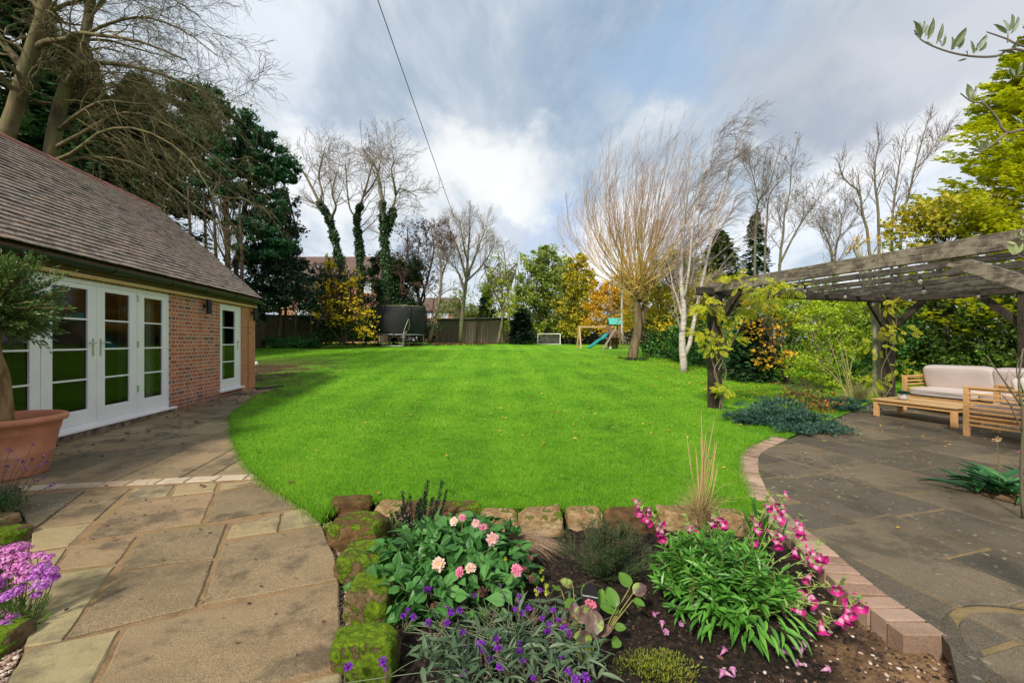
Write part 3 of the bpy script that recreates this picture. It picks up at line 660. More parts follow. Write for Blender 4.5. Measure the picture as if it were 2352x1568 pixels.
box(b, F0, F1, .015, .10, 2.215, FT); box(b, F0, F0+.05, .015, .10, .187, 2.2145); box(b, F1-.05, F1, .015, .10, .187, 2.2145); box(b, F0+.05, F1-.05, .017, .10, .187, .232)
box(b, 5.530, 5.585, .015, .10, .2325, 2.2145); box(b, 7.265, 7.318, .015, .10, .2325, 2.2145)
b.build('door_frame', WHITEP, house, bevel=.003); b = B(); box(b, 9.92, 10.955, .015, .10, 2.205, 2.263); box(b, 9.92, 9.965, .015, .10, .286, 2.2045); box(b, 10.91, 10.955, .015, .10, .286, 2.2045); box(b, 9.965, 10.91, .017, .10, .286, .33)
b.build('door_frame', WHITEP, house, bevel=.003)
def leaf(name, x0, x1, g0, g1, z0, z1, gz0, gz1, handle=None, label=None):
    b = B(); ya, yb = .022, .068
    box(b, x0, g0, ya, yb, z0, z1); box(b, g1, x1, ya, yb, z0, z1); box(b, g0, g1, ya+.001, yb, gz1, z1); box(b, g0, g1, ya+.001, yb, z0, gz0)
    o = b.build(name, WHITEP, house, bevel=.003)
    for k in (1, 2, 3): b = B(); zc = gz0+(gz1-gz0)*k/4; box(b, g0, g1, ya+.006, yb-.006, zc-.012, zc+.012); b.build('glazing_bar', WHITEP, o)
    b = B(); b.add([(g0, .045, gz0), (g1, .045, gz0), (g1, .045, gz1), (g0, .045, gz1)], [[0, 1, 2, 3]]); b.build('pane', GLASS, o)
    b = B(); bw = .014
    box(b, g1-bw, g1, .050, .066, gz0, gz1); box(b, g0, g0+bw, .050, .066, gz0, gz1); b.build('glazing_spacer', BLACKP, o)
    if handle:
        hx, dr = handle; b = B(); box(b, hx-.016, hx+.016, ya-.009, ya, 1.19, 1.445); tube(b, [(hx, ya-.008, 1.385), (hx, ya-.05, 1.385)], .010); tube(b, smooth_line([(hx, ya-.05, 1.385), (hx+dr*.05, ya-.055, 1.386), (hx+dr*.125, ya-.05, 1.378)], 7), .0095); b.build('handle', STEEL, o, smooth=False, bevel=.002)
    return o
leaf('window', 4.803, 5.529, 4.91, 5.385, .234, 2.213, .432, 2.144)
leaf('door', 5.587, 6.422, 5.70, 6.265, .234, 2.213, .432, 2.144, (6.355, -1))
leaf('door', 6.427, 7.263, 6.583, 7.095, .234, 2.213, .432, 2.144, (6.495, 1))
leaf('window', 7.320, 8.045, 7.447, 7.923, .234, 2.213, .432, 2.144)
o = leaf('door', 9.967, 10.908, 10.065, 10.67, .332, 2.203, .52, 2.129, (10.80, -.6)); tag(o, 'narrow single glazed door at the far end')
for z in (2.06, 1.30, .56): b = B(); box(b, 7.262, 7.290, .004, .021, z, z+.11); b.build('hinge', STEEL, house, bevel=.002)
b = B(); box(b, W0, 11.72, -.07, -.002, 2.292, 2.345); b.build('pine_batten', PINE, house, bevel=.003)
b = B(); box(b, W0, 11.70, -.055, .2, 2.362, 2.50); b.build('fascia', DARKW, house, bevel=.003)
# gutter (open half round), joints and brackets
b = B(); gyc, gzc, gr = -.150, 2.475, .062
a = np.linspace(-math.pi*1.02, .02, 13)
prof = [(gyc+gr*math.cos(q), gzc+gr*math.sin(q)) for q in a]+[(gyc+(gr-.006)*math.cos(q), gzc+(gr-.006)*math.sin(q)) for q in a[::-1]]
V = [(x, y, z) for x in (W0, 11.74) for y, z in prof]; k = len(prof)
b.add(V, [[i, (i+1) % k, k+(i+1) % k, k+i] for i in range(k)]+[list(range(k))[::-1], [k+i for i in range(k)]]); gut = b.build('gutter', BLACKP, house)
for s_ in (4.1, 5.3, 6.5, 7.9, 9.0, 10.3, 11.2):
    w = .05; b = B()
    pr = [(gyc+(gr+.008)*math.cos(q), gzc+(gr+.008)*math.sin(q)) for q in a]+[(gyc+(gr+.001)*math.cos(q), gzc+(gr+.001)*math.sin(q)) for q in a[::-1]]
    V = [(x, y, z) for x in (s_-w, s_+w) for y, z in pr]; b.add(V, [[i, (i+1) % k, k+(i+1) % k, k+i] for i in range(k)]+[list(range(k))[::-1], [k+i for i in range(k)]]); b.build('gutter_bracket', BLACKP, gut)
for s_ in (9.24, 11.50):
    b = B(); tube(b, [(s_, -.105, 1.985), (s_, -.105, 2.285)], .052, 20); tube(b, [(s_, -.11, 2.15), (s_, -.0045, 2.15)], .022, 10); box(b, s_-.035, s_+.035, -.022, -.0045, 2.10, 2.20); b.build('wall_light', BLACKP, house, smooth=False, bevel=.002)
# roof
t = NT('roof_tile'); v = t.obj(); f = t.math('ADD', t.math('MULTIPLY', t.island(), .55), t.math('MULTIPLY', t.noise(.9, v, 6, .65), .45))
c = t.ramp(f, [(.18, (.14, .11, .10)), (.36, (.29, .225, .19)), (.52, (.38, .28, .23)), (.66, (.33, .28, .25)), (.84, (.44, .26, .17))])
c = t.mix(t.ramp(t.noise(22, v, 6, .75), [(.40, (.7, .7, .7)), (.56, (0, 0, 0))]), c, (.10, .08, .065))
c = t.mix(t.ramp(t.noise(55, v, 5, .7), [(.56, (0, 0, 0)), (.72, (.6, .6, .6))]), c, (.38, .34, .29))
c = t.mix(t.ramp(t.noise(2.8, v, 8, .8), [(.56, (0, 0, 0)), (.66, (.8, .8, .8))]), c, (.07, .085, .02))
t.color(c); t.rough(.85); t.spec(.25); t.bump(t.noise(60, v, 5, .7), .006); ROOFT = t.m
roofE = np.array([0, -.175, 2.535]); roofR = np.array([0, 2.35, 4.87]); sl = roofR-roofE; SL = np.linalg.norm(sl); su = sl/SL; sn = np.array([0, -su[2], su[1]])
b = B(); rows = 31; g_ = SL/rows
for r_ in range(rows):
    base_ = roofE+su*g_*r_; x = -1.9-(r_ % 2)*.0825; 
    while x < 11.68:
        x1 = min(x+.163, 11.72); dz = rng.uniform(-.003, .003); kk = rng.uniform(-.002, .003)
        tl = .17; c0 = base_+sn*(.030+dz); c1 = base_+su*tl+sn*(.001)
        mid = (c0+c1)/2+np.array([(x+x1)/2, 0, 0]); ey = (c1-c0)/2; nn_ = nrm(np.cross((1, 0, 0), ey))
        obox(b, mid+nn_*.006+np.array([0, 0, kk]), ((x1-x)/2-.0012, 0, 0), ey, nn_*.0075); x += .165
roof = b.build('roof', ROOFT, house)
b = B(); 
V = [(W0, roofE[1]+.03, roofE[2]-.03), (11.69, roofE[1]+.03, roofE[2]-.03), (11.69, 2.35, 4.84), (W0, 2.35, 4.84), (11.69, 4.9, 2.5), (W0, 4.9, 2.5)]
V2 = [(x, y, z-.06) for x, y, z in V]
b.add(V+V2, [[0,1,2,3],[3,2,4,5],[7,6,9,8],[8,9,11,10],[0,6,7,1],[4,10,11,5],[1,7,8,2],[2,8,10,4],[0,3,9,6],[3,5,11,9]]); b.build('roof_underlay', DARKW, roof)
b = B(); x = W0; RT = pm('ridge_tile', [(.22, .085, .065), (.34, .13, .10), (.27, .12, .09)], .75, 2, isl=.7, bump=.004)
aa = np.linspace(R(-12), R(192), 12)
while x < 11.7:
    x1 = min(x+.45, 11.73); r0, r1 = .115, .108
    V = [(xx, 2.35+rr*math.cos(q), 4.80+rr*math.sin(q)) for xx, rr in ((x, r0), (x1+.012, r1)) for q in aa]+[(xx, 2.35+(rr-.015)*math.cos(q), 4.80+(rr-.015)*math.sin(q)) for xx, rr in ((x, r0), (x1+.012, r1)) for q in aa]
    n_ = len(aa); F = []
    for i in range(n_-1): F += [[i, i+1, n_+i+1, n_+i], [2*n_+i, 3*n_+i, 3*n_+i+1, 2*n_+i+1], [i, 2*n_+i, 2*n_+i+1, i+1], [n_+i, n_+i+1, 3*n_+i+1, 3*n_+i]]
    b.add(V, F); x += .45
b.build('ridge_tile', RT, roof)
# moss cushions on the roof
b = B(); V0, F0 = ICO1
for i in range(1500):
    x, u = rng.uniform(3.5, 11.68), rng.uniform(0.02, .97)
    if math.sin(x*1.3+u*7)+math.sin(x*2.9-u*11)+rng.normal(0, .7)+(1.4 if x > 11.2 else 0) < .6: continue
    s_ = rng.uniform(.010, .026); p = roofE+su*(round(u*rows)/rows)*SL+sn*.018+np.array([x, 0, 0])
    V = V0*(1+rng.uniform(-.2, .2, (len(V0), 1)))*s_*np.array([1.5, .9, .6]); b.add(V[:, [0]]*np.array([[1, 0, 0]])+V[:, [1]]*su+V[:, [2]]*sn*1.0+p, F0)
stuff(b.build('moss', leafmat('roof_moss', [(.03, .04, .008), (.08, .11, .015), (.16, .18, .02)], 0, .95, 3), roof), None, None)
# room behind the glass: floor, back wall, curtain folds
b = B(); box(b, W0+.3, 11.35, .3, 4.5, .10, .14); box(b, W0+.3, 11.35, 4.4, 4.45, .15, 2.3); box(b, 11.30, 11.36, .25, 4.39, .15, 2.3); box(b, 9.0, 9.1, .25, 4.39, .15, 2.3); box(b, W0+.3, 11.35, .25, 4.45, 2.31, 2.33); b.build('room', pm('room_plaster', [(.20, .20, .17), (.27, .26, .22)], .9), house)
b = B()
for x0, x1 in ((7.15, 7.45), (7.80, 8.0), (10.1, 10.6), (4.9, 5.1)):
    xx = np.linspace(x0, x1, 40); yy = .22+.025*np.sin((xx-x0)*55); V = [(a_, c_, z) for z in (.2, 2.2) for a_, c_ in zip(xx, yy)]; b.add(V, [[i, i+1, 41+i, 40+i] for i in range(39)])
b.build('curtain', pm('curtain_cloth', [(.5, .52, .44), (.6, .6, .52)], .9), house)

# ================================================================== olive tree in a terracotta pot
pc = np.array([-5.23, 4.45, float(gz(-5.23, 4.45))])
pot = empty('terracotta_pot', tuple(pc), 'large round terracotta pot with rolled rim beside the french doors', 'plant pot')
b = B(); lathe(b, [(.02, .0), (.29, .0), (.302, .015), (.345, .22), (.352, .232), (.350, .245), (.385, .44), (.394, .452), (.394, .468), (.40, .48), (.405, .53), (.448, .55), (.456, .575), (.450, .605), (.425, .615), (.405, .605), (.385, .56), (.375, .52), (0.001, .52)], n=64)
TERRA = pm('terracotta', [(.38, .145, .08), (.52, .21, .12), (.58, .31, .21)], .9, 3, bump=.005, bsc=25); b.build('pot', TERRA, pot, smooth=True)
b = B(); lathe(b, [(.374, .535), (.2, .55), (.001, .555)], n=40); b.build('soil', SOIL, pot)
tree = empty('olive_tree', tuple(pc+np.array([0, 0, .54])), 'clipped bushy olive tree with small green leaves growing in the terracotta pot', 'tree')
b = B(); tube(b, smooth_line([(-.02, 0, -.02), (-.03, .0, .25), (-.07, .02, .5), (-.12, .0, .75), (-.10, 0, 1.1)], 14), np.linspace(.075, .04, 14), 10)
BARK1 = barkmat('olive_bark', [(.07, .04, .02), (.26, .16, .07), (.42, .29, .14)], 12, .02); b.build('trunk', BARK1, tree, smooth=True)
b = B(); tw = B(); cen = np.array([-.16, -.02, 1.17]); M = 700; D_ = rdir(M); D_[:, 2] = np.where(D_[:, 2] < -.75, -D_[:, 2], D_[:, 2]); D_ = nrm(D_)
ext = rng.uniform(.40, .62, M)*(1+.25*(np.sin(D_[:, 0]*5+1)*np.sin(D_[:, 2]*4+2)))
D_[:6] = nrm(np.array([[1, -.1, -.05], [1, -.2, -.1], [.9, -.3, .02], [.95, .0, -.18], [1, -.15, .02], [.85, -.3, -.3]])); ext[:6] = [.98, .90, .85, .72, .80, .70]
P0 = cen+D_*ext[:, None]*.25; tips = cen+D_*ext[:, None]*np.array([1, 1, 1.0]); mid = (P0+tips)/2+rng.normal(0, .03, (M, 3)); tips[:, 2] += .05
tubes(tw, np.stack([P0, mid, tips], 1), np.tile([.005, .0035, .0015], (M, 1)), 4); tw.build('twigs', BARK1, tree)
for k_ in range(26):
    f = rng.uniform(.30, 1.0, M)[:, None]; p = P0*(1-f)**2+2*mid*f*(1-f)+tips*f*f+rng.normal(0, .012, (M, 3)); d = nrm(D_*1.1+rng.normal(0, .55, (M, 3))+np.array([0, 0, .3]))
    scatter(b, LEAFT, p, d, rdir(M)+np.array([0, 0, 1.0]), rng.uniform(.032, .055, M), rng.uniform(.014, .020, M))
b.build('foliage', leafmat('olive_leaf', [(.03, .065, .014), (.06, .14, .028), (.12, .23, .05), (.26, .38, .10)], .25, .4, 3), tree)
# ================================================================== pergola (local frame: x to the right-back, -y towards the camera)
PA = np.array([4.10, 8.70, 0.0]); PR = R(17.6); pe1 = np.array([math.cos(PR), math.sin(PR), 0]); pe2 = np.array([-math.sin(PR), math.cos(PR), 0])
def PL(x, y, z=0.): return PA+pe1*x+pe2*y+np.array([0, 0, z])
t = NT('weathered_oak'); v = t.obj(); 
def woodmat(name, dark, mid, lt, lich, amt, axis=(10, 1, 10)):
    t = NT(name); v = t.scale(t.obj(), axis); n = t.noise(3.0, v, 7, .65, .5)
    c = t.ramp(n, [(.30, dark), (.5, mid), (.70, lt)])
    c = t.mix(t.math('MULTIPLY', t.ramp(t.noise(5, t.obj(), 8, .75), [(.46, (0, 0, 0)), (.56, (1, 1, 1))]), amt), c, lich)
    t.color(c); t.rough(.9); t.spec(.15); t.bump(t.noise(14, v, 6, .7), .008); return t.m
OAKL = woodmat('pergola_oak_lichened_sunlit', (.03, .025, .02), (.12, .10, .078), (.28, .245, .19), (.38, .33, .24), .5, (12, 1.2, 12))  # lichened oak, sunlight on the front beam painted in as paler tones
OAKD = woodmat('pergola_oak_dark', (.016, .012, .010), (.040, .031, .025), (.085, .070, .056), (.13, .115, .09), .22, (8, 1.2, 8))
OAKP = woodmat('pergola_oak_post', (.014, .011, .009), (.038, .029, .022), (.08, .064, .048), (.12, .105, .07), .2, (10, 10, 1.2))
OAKS = woodmat('pergola_oak_side', (.012, .010, .009), (.034, .028, .024), (.075, .062, .050), (.12, .105, .08), .2, (1.2, 8, 8))
OAKR = woodmat('pergola_rafter', (.018, .015, .013), (.052, .044, .037), (.13, .115, .095), (.22, .20, .155), .30, (10, 1.2, 10))
perg = empty('pergola', tuple(PA), 'weathered dark oak pergola with slatted top over the patio seating', 'pergola', rz=PR)
for (x, y) in ((0, 0), (5.09, 0), (5.09, -2.3), (0, -5.3), (5.09, -5.3)):
    gw = PL(x, y); zb = float(gz(gw[0], gw[1])) - .05; b = B(); box(b, x-.10, x+.10, y-.10, y+.10, zb, 2.33); b.build('post', OAKP, perg, bevel=.012)
def lbeam(name, p, q, w, h, mat, bev=.008): b = B(); beam(b, p, q, w, h); return b.build(name, mat, perg, bevel=bev)
b = B(); beam(b, (-.42, 0, 2.405), (5.5, 0, 2.405), .14, .17); 
b.build('side_beam', OAKS, perg, bevel=.035)
lbeam('side_beam', (-.42, -5.3, 2.405), (5.5, -5.3, 2.405), .14, .17, OAKS, .035)
lbeam('front_beam', (-.03, .10, 2.485), (-.03, -5.9, 2.485), .09, .20, OAKL)
for i, x in enumerate((.98, 1.96, 2.94, 3.92, 4.9)):
    lbeam('rafter', (x, .30, 2.462+.004*i), (x, -5.8, 2.462-.003*i), .055, .095, OAKR)
lbeam('rear_beam', (5.16, .35, 2.40), (5.16, -5.8, 2.40), .12, .17, OAKD)
for p, q in (((0, -.04, 1.72), (0, -.64, 2.38)), ((.04, 0, 1.72), (.64, 0, 2.33)), ((5.05, 0, 1.66), (4.45, 0, 2.33)), ((5.13, -.04, 1.66), (5.16, -.66, 2.33)), ((5.13, -2.26, 1.66), (5.16, -1.60, 2.33)), ((0, -5.2, 1.52), (0, -3.75, 2.37)), ((5.13, -2.34, 1.66), (5.16, -3.0, 2.33)), ((5.05, -5.3, 1.66), (4.45, -5.3, 2.33)), ((.04, -5.3, 1.66), (.64, -5.3, 2.33))):
    b = B(); big = p[1] < -4.5 and abs(p[0]) < .01
    beam(b, p, q, .07, .15 if big else .13, up=(1, 0, 0) if abs(p[0]-q[0]) > .3 else (0, 0, 1)); b.build('brace', OAKL if big else OAKP, perg, bevel=.006)
# festoon lights
sl_o = empty('string_lights', tuple(PL(2.2, -2.5, 2.4)), 'black festoon cable with clear bulbs strung under the pergola rafters', 'string lights')
off = np.array(sl_o.location); wires = B()
GLB = NT('bulb_glass'); GLB.color((.9, .88, .8)); GLB.rough(.04); GLB.p.inputs['Transmission Weight'].default_value = .92; GLB = GLB.m
for x, ys, ph in ((.35, [-.55, -1.75, -3.1, -4.5], 0), (2.0, [-.4, -1.3, -2.3, -3.4, -4.6], 1), (4.0, [-.3, -1.2, -2.1, -3.0, -4.2], 2)):
    hooks = [0.05]+[(ys[i]+ys[i+1])/2 for i in range(len(ys)-1)]+[-5.2]; pts = []
    for i in range(len(ys)):
        a_, c_ = hooks[i], hooks[i+1]
        for f in np.linspace(0, 1, 9)[:-1 if i < len(ys)-1 else None]: pts.append(PL(x+.25*math.sin(a_*2), a_+(c_-a_)*f, 2.40-.08*4*f*(1-f)))
        p = PL(x+.25*math.sin(a_*2), (a_+c_)/2, 2.32)-off
        s_ = B(); tube(s_, [p, p-np.array([0, 0, .035]), p-np.array([0, 0, .065])], [.010, .017, .019], 10)
        bu = B(); lathe(bu, [(.010, -.06), (.015, -.072), (.022, -.090), (.023, -.106), (.017, -.122), (.001, -.130)], c=p, n=14); bo = bu.build('bulb', GLB, sl_o, smooth=True); s_.build('socket', BLACKP, bo)
    tube(wires, np.array(pts)-off, .0045, 5)
wires.build('cable', BLACKP, sl_o)

# ================================================================== garden furniture
TEAK = pm('acacia_wood', [(.42, .22, .08), (.60, .34, .14), (.50, .27, .11)], .5, 3, stretch=(3, 3, 3), bump=.001, bsc=30)
TEAKT = pm('acacia_top', [(.38, .22, .09), (.54, .35, .16), (.45, .28, .12)], .45, 2.5, stretch=(6, 1, 1), bump=.001, bsc=30)
FAB = pm('cushion_fabric', [(.50, .43, .40), (.57, .49, .455)], .95, 3, bump=.002, bsc=160, spec=.1)
def cushion(b, c, ex, ey, ez, n=14, pw=6):
    c, ex, ey, ez = [np.asarray(v, float) for v in (c, ex, ey, ez)]
    g = np.linspace(-1, 1, n+1); V = []; F = []
    for ax in range(3):
        for s_ in (-1, 1):
            o = len(V); 
            for i in range(n+1):
                for j in range(n+1):
                    p = [0, 0, 0]; p[ax] = s_; p[(ax+1) % 3] = g[i]; p[(ax+2) % 3] = g[j]; V.append(p)
            for i in range(n):
                for j in range(n):
                    f = [o+i*(n+1)+j, o+(i+1)*(n+1)+j, o+(i+1)*(n+1)+j+1, o+i*(n+1)+j+1]; F.append(f if s_ > 0 else f[::-1])
    V = np.array(V); V = V/(np.sum(np.abs(V)**pw, 1)**(1/pw))[:, None]
    V[:, 2] *= 1-.16*np.maximum(np.abs(V[:, 0]), np.abs(V[:, 1]))**5
    V = V+np.column_stack([vnoise(V, 1.7, 3), vnoise(V, 1.7, 5), vnoise(V, 1.7, 8)])*.03
    b.add(c+V[:, 0:1]*ex+V[:, 1:2]*ey+V[:, 2:3]*ez, F)
def FE(name, x, y, label, cat): w = PL(x, y); w[2] = float(gz(w[0], w[1])); return empty(name, tuple(w), label, cat, rz=PR)
tb = FE('coffee_table', 2.34, -2.62, 'low rectangular slatted wooden coffee table standing on the dark patio', 'table')
b = B()
for i in range(8): box(b, -.03+i*.0975, .0655+i*.0975-.003, -.03, 1.22, .305, .33)
b.build('tabletop', TEAKT, tb, bevel=.003)
b = B(); box(b, .02, .69, .0, .022, .245, .304); box(b, .02, .69, 1.168, 1.19, .245, .304); box(b, 0, .022, .03, 1.16, .245, .304); box(b, .69, .712, .03, 1.16, .245, .304); b.build('apron', TEAK, tb)
for x in (.03, .68):
    for y in (.03, 1.16): b = B(); box(b, x-.035, x+.035, y-.035, y+.035, 0, .3045); b.build('leg', TEAK, tb, bevel=.004)
def seat(o, L, Dp, arm_z=.69, nback=2, n_slat=8):
    """x = depth (front at 0, back at Dp), y = length from 0 down to -L"""
    for y in (-.035, -L+.035):
        b = B()
        z0 = .17
        for k in range(n_slat): z = z0+(arm_z-.04-z0)*k/(n_slat-1); box(b, .06, Dp-.06, y-.014, y+.014, z-.013, z+.013)
        box(b, .0, Dp, y-.03, y+.03, arm_z-.022, arm_z); b.build('armrest', TEAK, o, bevel=.003)
        for x in (.03, Dp-.03): b = B(); box(b, x-.03, x+.03, y-.029, y+.029, 0, arm_z-.023); b.build('leg', TEAK, o, bevel=.003)
    b = B(); box(b, .04, Dp-.04, -L+.07, -.07, .25, .30); b.build('seat_frame', TEAK, o, bevel=.003)
    b = B()
    for k in range(6): z = .36+k*.06; box(b, Dp-.045, Dp-.015, -L+.07, -.07, z-.013, z+.013)
    b.build('backrest', TEAK, o)
    w = (L-.16)/nback
    for k in range(nback):
        yc = -.08-w*(k+.5)
        b = B(); cushion(b, (Dp/2-.01, yc, .385), (Dp/2-.02, 0, 0), (0, w/2-.004, 0), (0, 0, .082), pw=9); b.build('seat_cushion', FAB, o, smooth=True)
        b = B(); cushion(b, (Dp-.20, yc+.01*k, .66), (-.075, 0, .235), (0, w/2+.01, 0), (-.095, 0, -.03), pw=8); b.build('back_cushion', FAB, o, smooth=True)
sofa = FE('outdoor_sofa', 3.57, -1.16, 'slatted wooden garden sofa with pale beige cushions under the pergola', 'sofa'); seat(sofa, 2.25, .80)
ch = FE('outdoor_armchair', 1.745, -3.0, 'slatted wooden armchair with pale seat cushion at the right edge, side on', 'armchair')
sub = bpy.data.objects.new('chair_pivot', None)
bpy.data.objects.remove(sub)
ch.rotation_euler[2] = PR-R(90)   # its slatted side faces left, its back to the camera
# local x -> towards the camera, y -> right/back ; length direction runs from y=.8 to 0
w_ = PL(1.745+.80, -3.0); ch.location = (w_[0], w_[1], float(gz(w_[0], w_[1])))
# depth axis x (front 0) points to the camera, side at y=-.80 is the left side
seat(ch, .80, .80, .73, 1, 9)
pp = FE('potted_plant', 2.60, -1.75, 'small white round pot with dark green plant on the coffee table', 'potted plant'); pp.location.z += .332
b = B(); lathe(b, [(.001, .0), (.055, .0), (.072, .02), (.078, .06), (.076, .105), (.070, .108), (.068, .09), (.001, .09)], n=32); b.build('pot', pm('white_ceramic', [(.55, .52, .52), (.62, .6, .6)], .4), pp, smooth=True)
b = B(); M = 170; d = rdir(M); d[:, 2] = np.abs(d[:, 2])*.8+.25; d = nrm(d); scatter(b, LEAFT, np.array([0, 0, .09])+d*rng.uniform(.02, .09, (M, 1))*np.array([1.1, 1.1, .5]), nrm(d+rdir(M)*.5), rdir(M)*.5+np.array([0, 0, 1]), rng.uniform(.03, .05, M), rng.uniform(.03, .04, M))
b.build('leaves', leafmat('dark_succulent', [(.015, .05, .03), (.03, .10, .05), (.08, .18, .09)], .15, .5), pp)
# ================================================================== tree tools
def DW(L, Y):
    return np.array([pt(p[0], p[1], Y+(p[2] if len(p) > 2 else 0)) for p in L])
def limb(L, Y, r0, r1, k=12, pw=1.0):
    P = smooth_line(DW(L, Y), k); t_ = np.linspace(0, 1, k)**pw; return P, r0+(r1-r0)*t_
def spawn(P, Rr, num, start, end, ang, ln, seg, wob, trop, ratio, tip=.25, fall=.5, rmin=.004):
    M, k, _ = P.shape; f = (np.arange(num)[None]+rng.uniform(0, 1, (M, num)))/num*(end-start)+start
    x = f*(k-1); i = np.clip(x.astype(int), 0, k-2); u = (x-i)[..., None]; m = np.arange(M)[:, None]
    p = P[m, i]*(1-u)+P[m, i+1]*u; t_ = nrm(P[m, i+1]-P[m, i]); r = Rr[m, i]*(1-u[..., 0])+Rr[m, i+1]*u[..., 0]
    pr = nrm(np.cross(t_, rdir(M*num).reshape(M, num, 3))); a = (ang*rng.uniform(.7, 1.25, (M, num)))[..., None]
    d = (np.cos(a)*t_+np.sin(a)*pr).reshape(-1, 3); p = p.reshape(-1, 3); L = (ln*(1-fall*f)*rng.uniform(.55, 1.25, (M, num))).ravel()
    r0 = np.maximum(r.ravel()*ratio, rmin); out = [p]
    for s_ in range(seg):
        d = nrm(d+rng.normal(0, wob, d.shape)+np.asarray(trop)/seg*1.5); p = p+d*(L/seg)[:, None]; out.append(p)
    tt = np.linspace(0, 1, seg+1)[None]
    return np.stack(out, 1), np.maximum(r0[:, None]*(1-(1-tip)*tt), rmin*.7)
def along(P, n, f0=.2, f1=1.0):
    M, k, _ = P.shape; j = rng.integers(0, M, n); x = rng.uniform(f0, f1, n)*(k-1.001); i = x.astype(int); u = (x-i)[:, None]
    return P[j, i]*(1-u)+P[j, i+1]*u, nrm(P[j, i+1]-P[j, i])
def bare_tree(name, label, limbs, levels, bark, twig, cat='tree', group=None, leaves=None, base=None):
    base = limbs[0][0][0] if base is None else base
    o = empty(name, tuple(base), label, cat, group); tr = B()
    for P, r in limbs: tubes(tr, (P-base)[None], r[None], 9)
    tr.build('trunk', bark, o, smooth=True)
    k = min(len(l[0]) for l in limbs); cur = (np.stack([l[0] for l in limbs]), np.stack([l[1] for l in limbs])); cr = B()
    for lv in levels:
        cur = spawn(cur[0], cur[1], **lv); tubes(cr, cur[0]-base, cur[1], 5 if cur[1].max() > .03 else 3, cap=False)
    c = cr.build('crown', twig, o, smooth=False)
    if leaves:
        n, size, mat = leaves; p, t_ = along(cur[0], n); lb_ = B(); scatter(lb_, DIA, p-base, rdir(n)+[0, 0, -.4], rdir(n), size*rng.uniform(.6, 1.3, n), size*.8*rng.uniform(.6, 1.2, n)); lb_.build('leaves', mat, o)
    return o, cur
def blob_pts(blobs, n, ncl, shell=.55, sig=.16):
    """leaf positions: clumps spread through ellipsoids; blobs (x,y,Y,rx,ry,rz) in picture position + metres"""
    vol = np.array([b_[3]*b_[4]*b_[5] for b_ in blobs])**.67; cnt = np.maximum((vol/vol.sum()*n).astype(int), 30); P = []; N_ = []
    for b_, c_ in zip(blobs, cnt):
        cen = pt(b_[0], b_[1], b_[2]); rr = np.array(b_[3:6]); k = max(int(ncl*c_/n)+3, 4)
        d = rdir(k); rad = rng.uniform(shell**3, 1, k)**(1/3); cl = d*rad[:, None]*(1+rng.normal(0, .13, (k, 1))); j = rng.integers(0, k, c_); w = rng.uniform(.5, 1.5, k)[j]
        q = cl[j]+rng.normal(0, 1, (c_, 3))*sig*w[:, None]*np.array([1, 1, .75]); P.append(cen+q*rr); N_.append(q+d[j]*.3)
    return np.concatenate(P), nrm(np.concatenate(N_))
def leafy(name, label, cat, blobs, n, size, mat, T=DIA, ncl=60, twr=1.0, limbs=None, bark=None, group=None, shell=.55, sig=.16, up=.3, wr=.7, partname='foliage', twigs=0, droop=0., base=None, ground_clip=True):
    P, N_ = blob_pts(blobs, n, ncl, shell, sig)
    if ground_clip: P[:, 2] = np.maximum(P[:, 2], gz(P[:, 0], P[:, 1])+.02+rng.uniform(0, .1, len(P)))
    if base is None:
        base = limbs[0][0][0] if limbs else np.array([P[:, 0].mean(), P[:, 1].mean(), 0]); 
        if not limbs: base[2] = float(gz(base[0], base[1]))
    o = empty(name, tuple(base), label, cat, group); b = B()
    d = nrm(rdir(len(P))*.9+N_*.8+np.array([0, 0, up-droop])); nn_ = nrm(rdir(len(P))*.8+np.array([0, 0, .8])+N_*.3)
    s_ = size*rng.uniform(.6, 1.3, len(P)); scatter(b, T, P-base-d*s_[:, None]*.5, d, nn_, s_, s_*wr*rng.uniform(.8, 1.2, len(P))); b.build(partname, mat, o)
    if limbs:
        tr = B(); 
        for Pq, r in limbs: tubes(tr, (Pq-base)[None], r[None], 8)
        tr.build('trunk', bark, o, smooth=True)
    if twigs and limbs:
        cr = B(); cen = np.stack([l[0] for l in limbs]); i = rng.integers(0, len(P), twigs); src, _ = along(cen, twigs, .35, 1.0); dst = P[i]; mid = (src+dst)/2+rng.normal(0, .1, src.shape)*np.linalg.norm(dst-src, axis=1)[:, None]+[0, 0, .15]
        tubes(cr, np.stack([src, mid, dst], 1)-base, np.tile(np.array([.035, .02, .008])*twr, (twigs, 1)), 4, cap=False); cr.build('branches', bark, o)
    return o
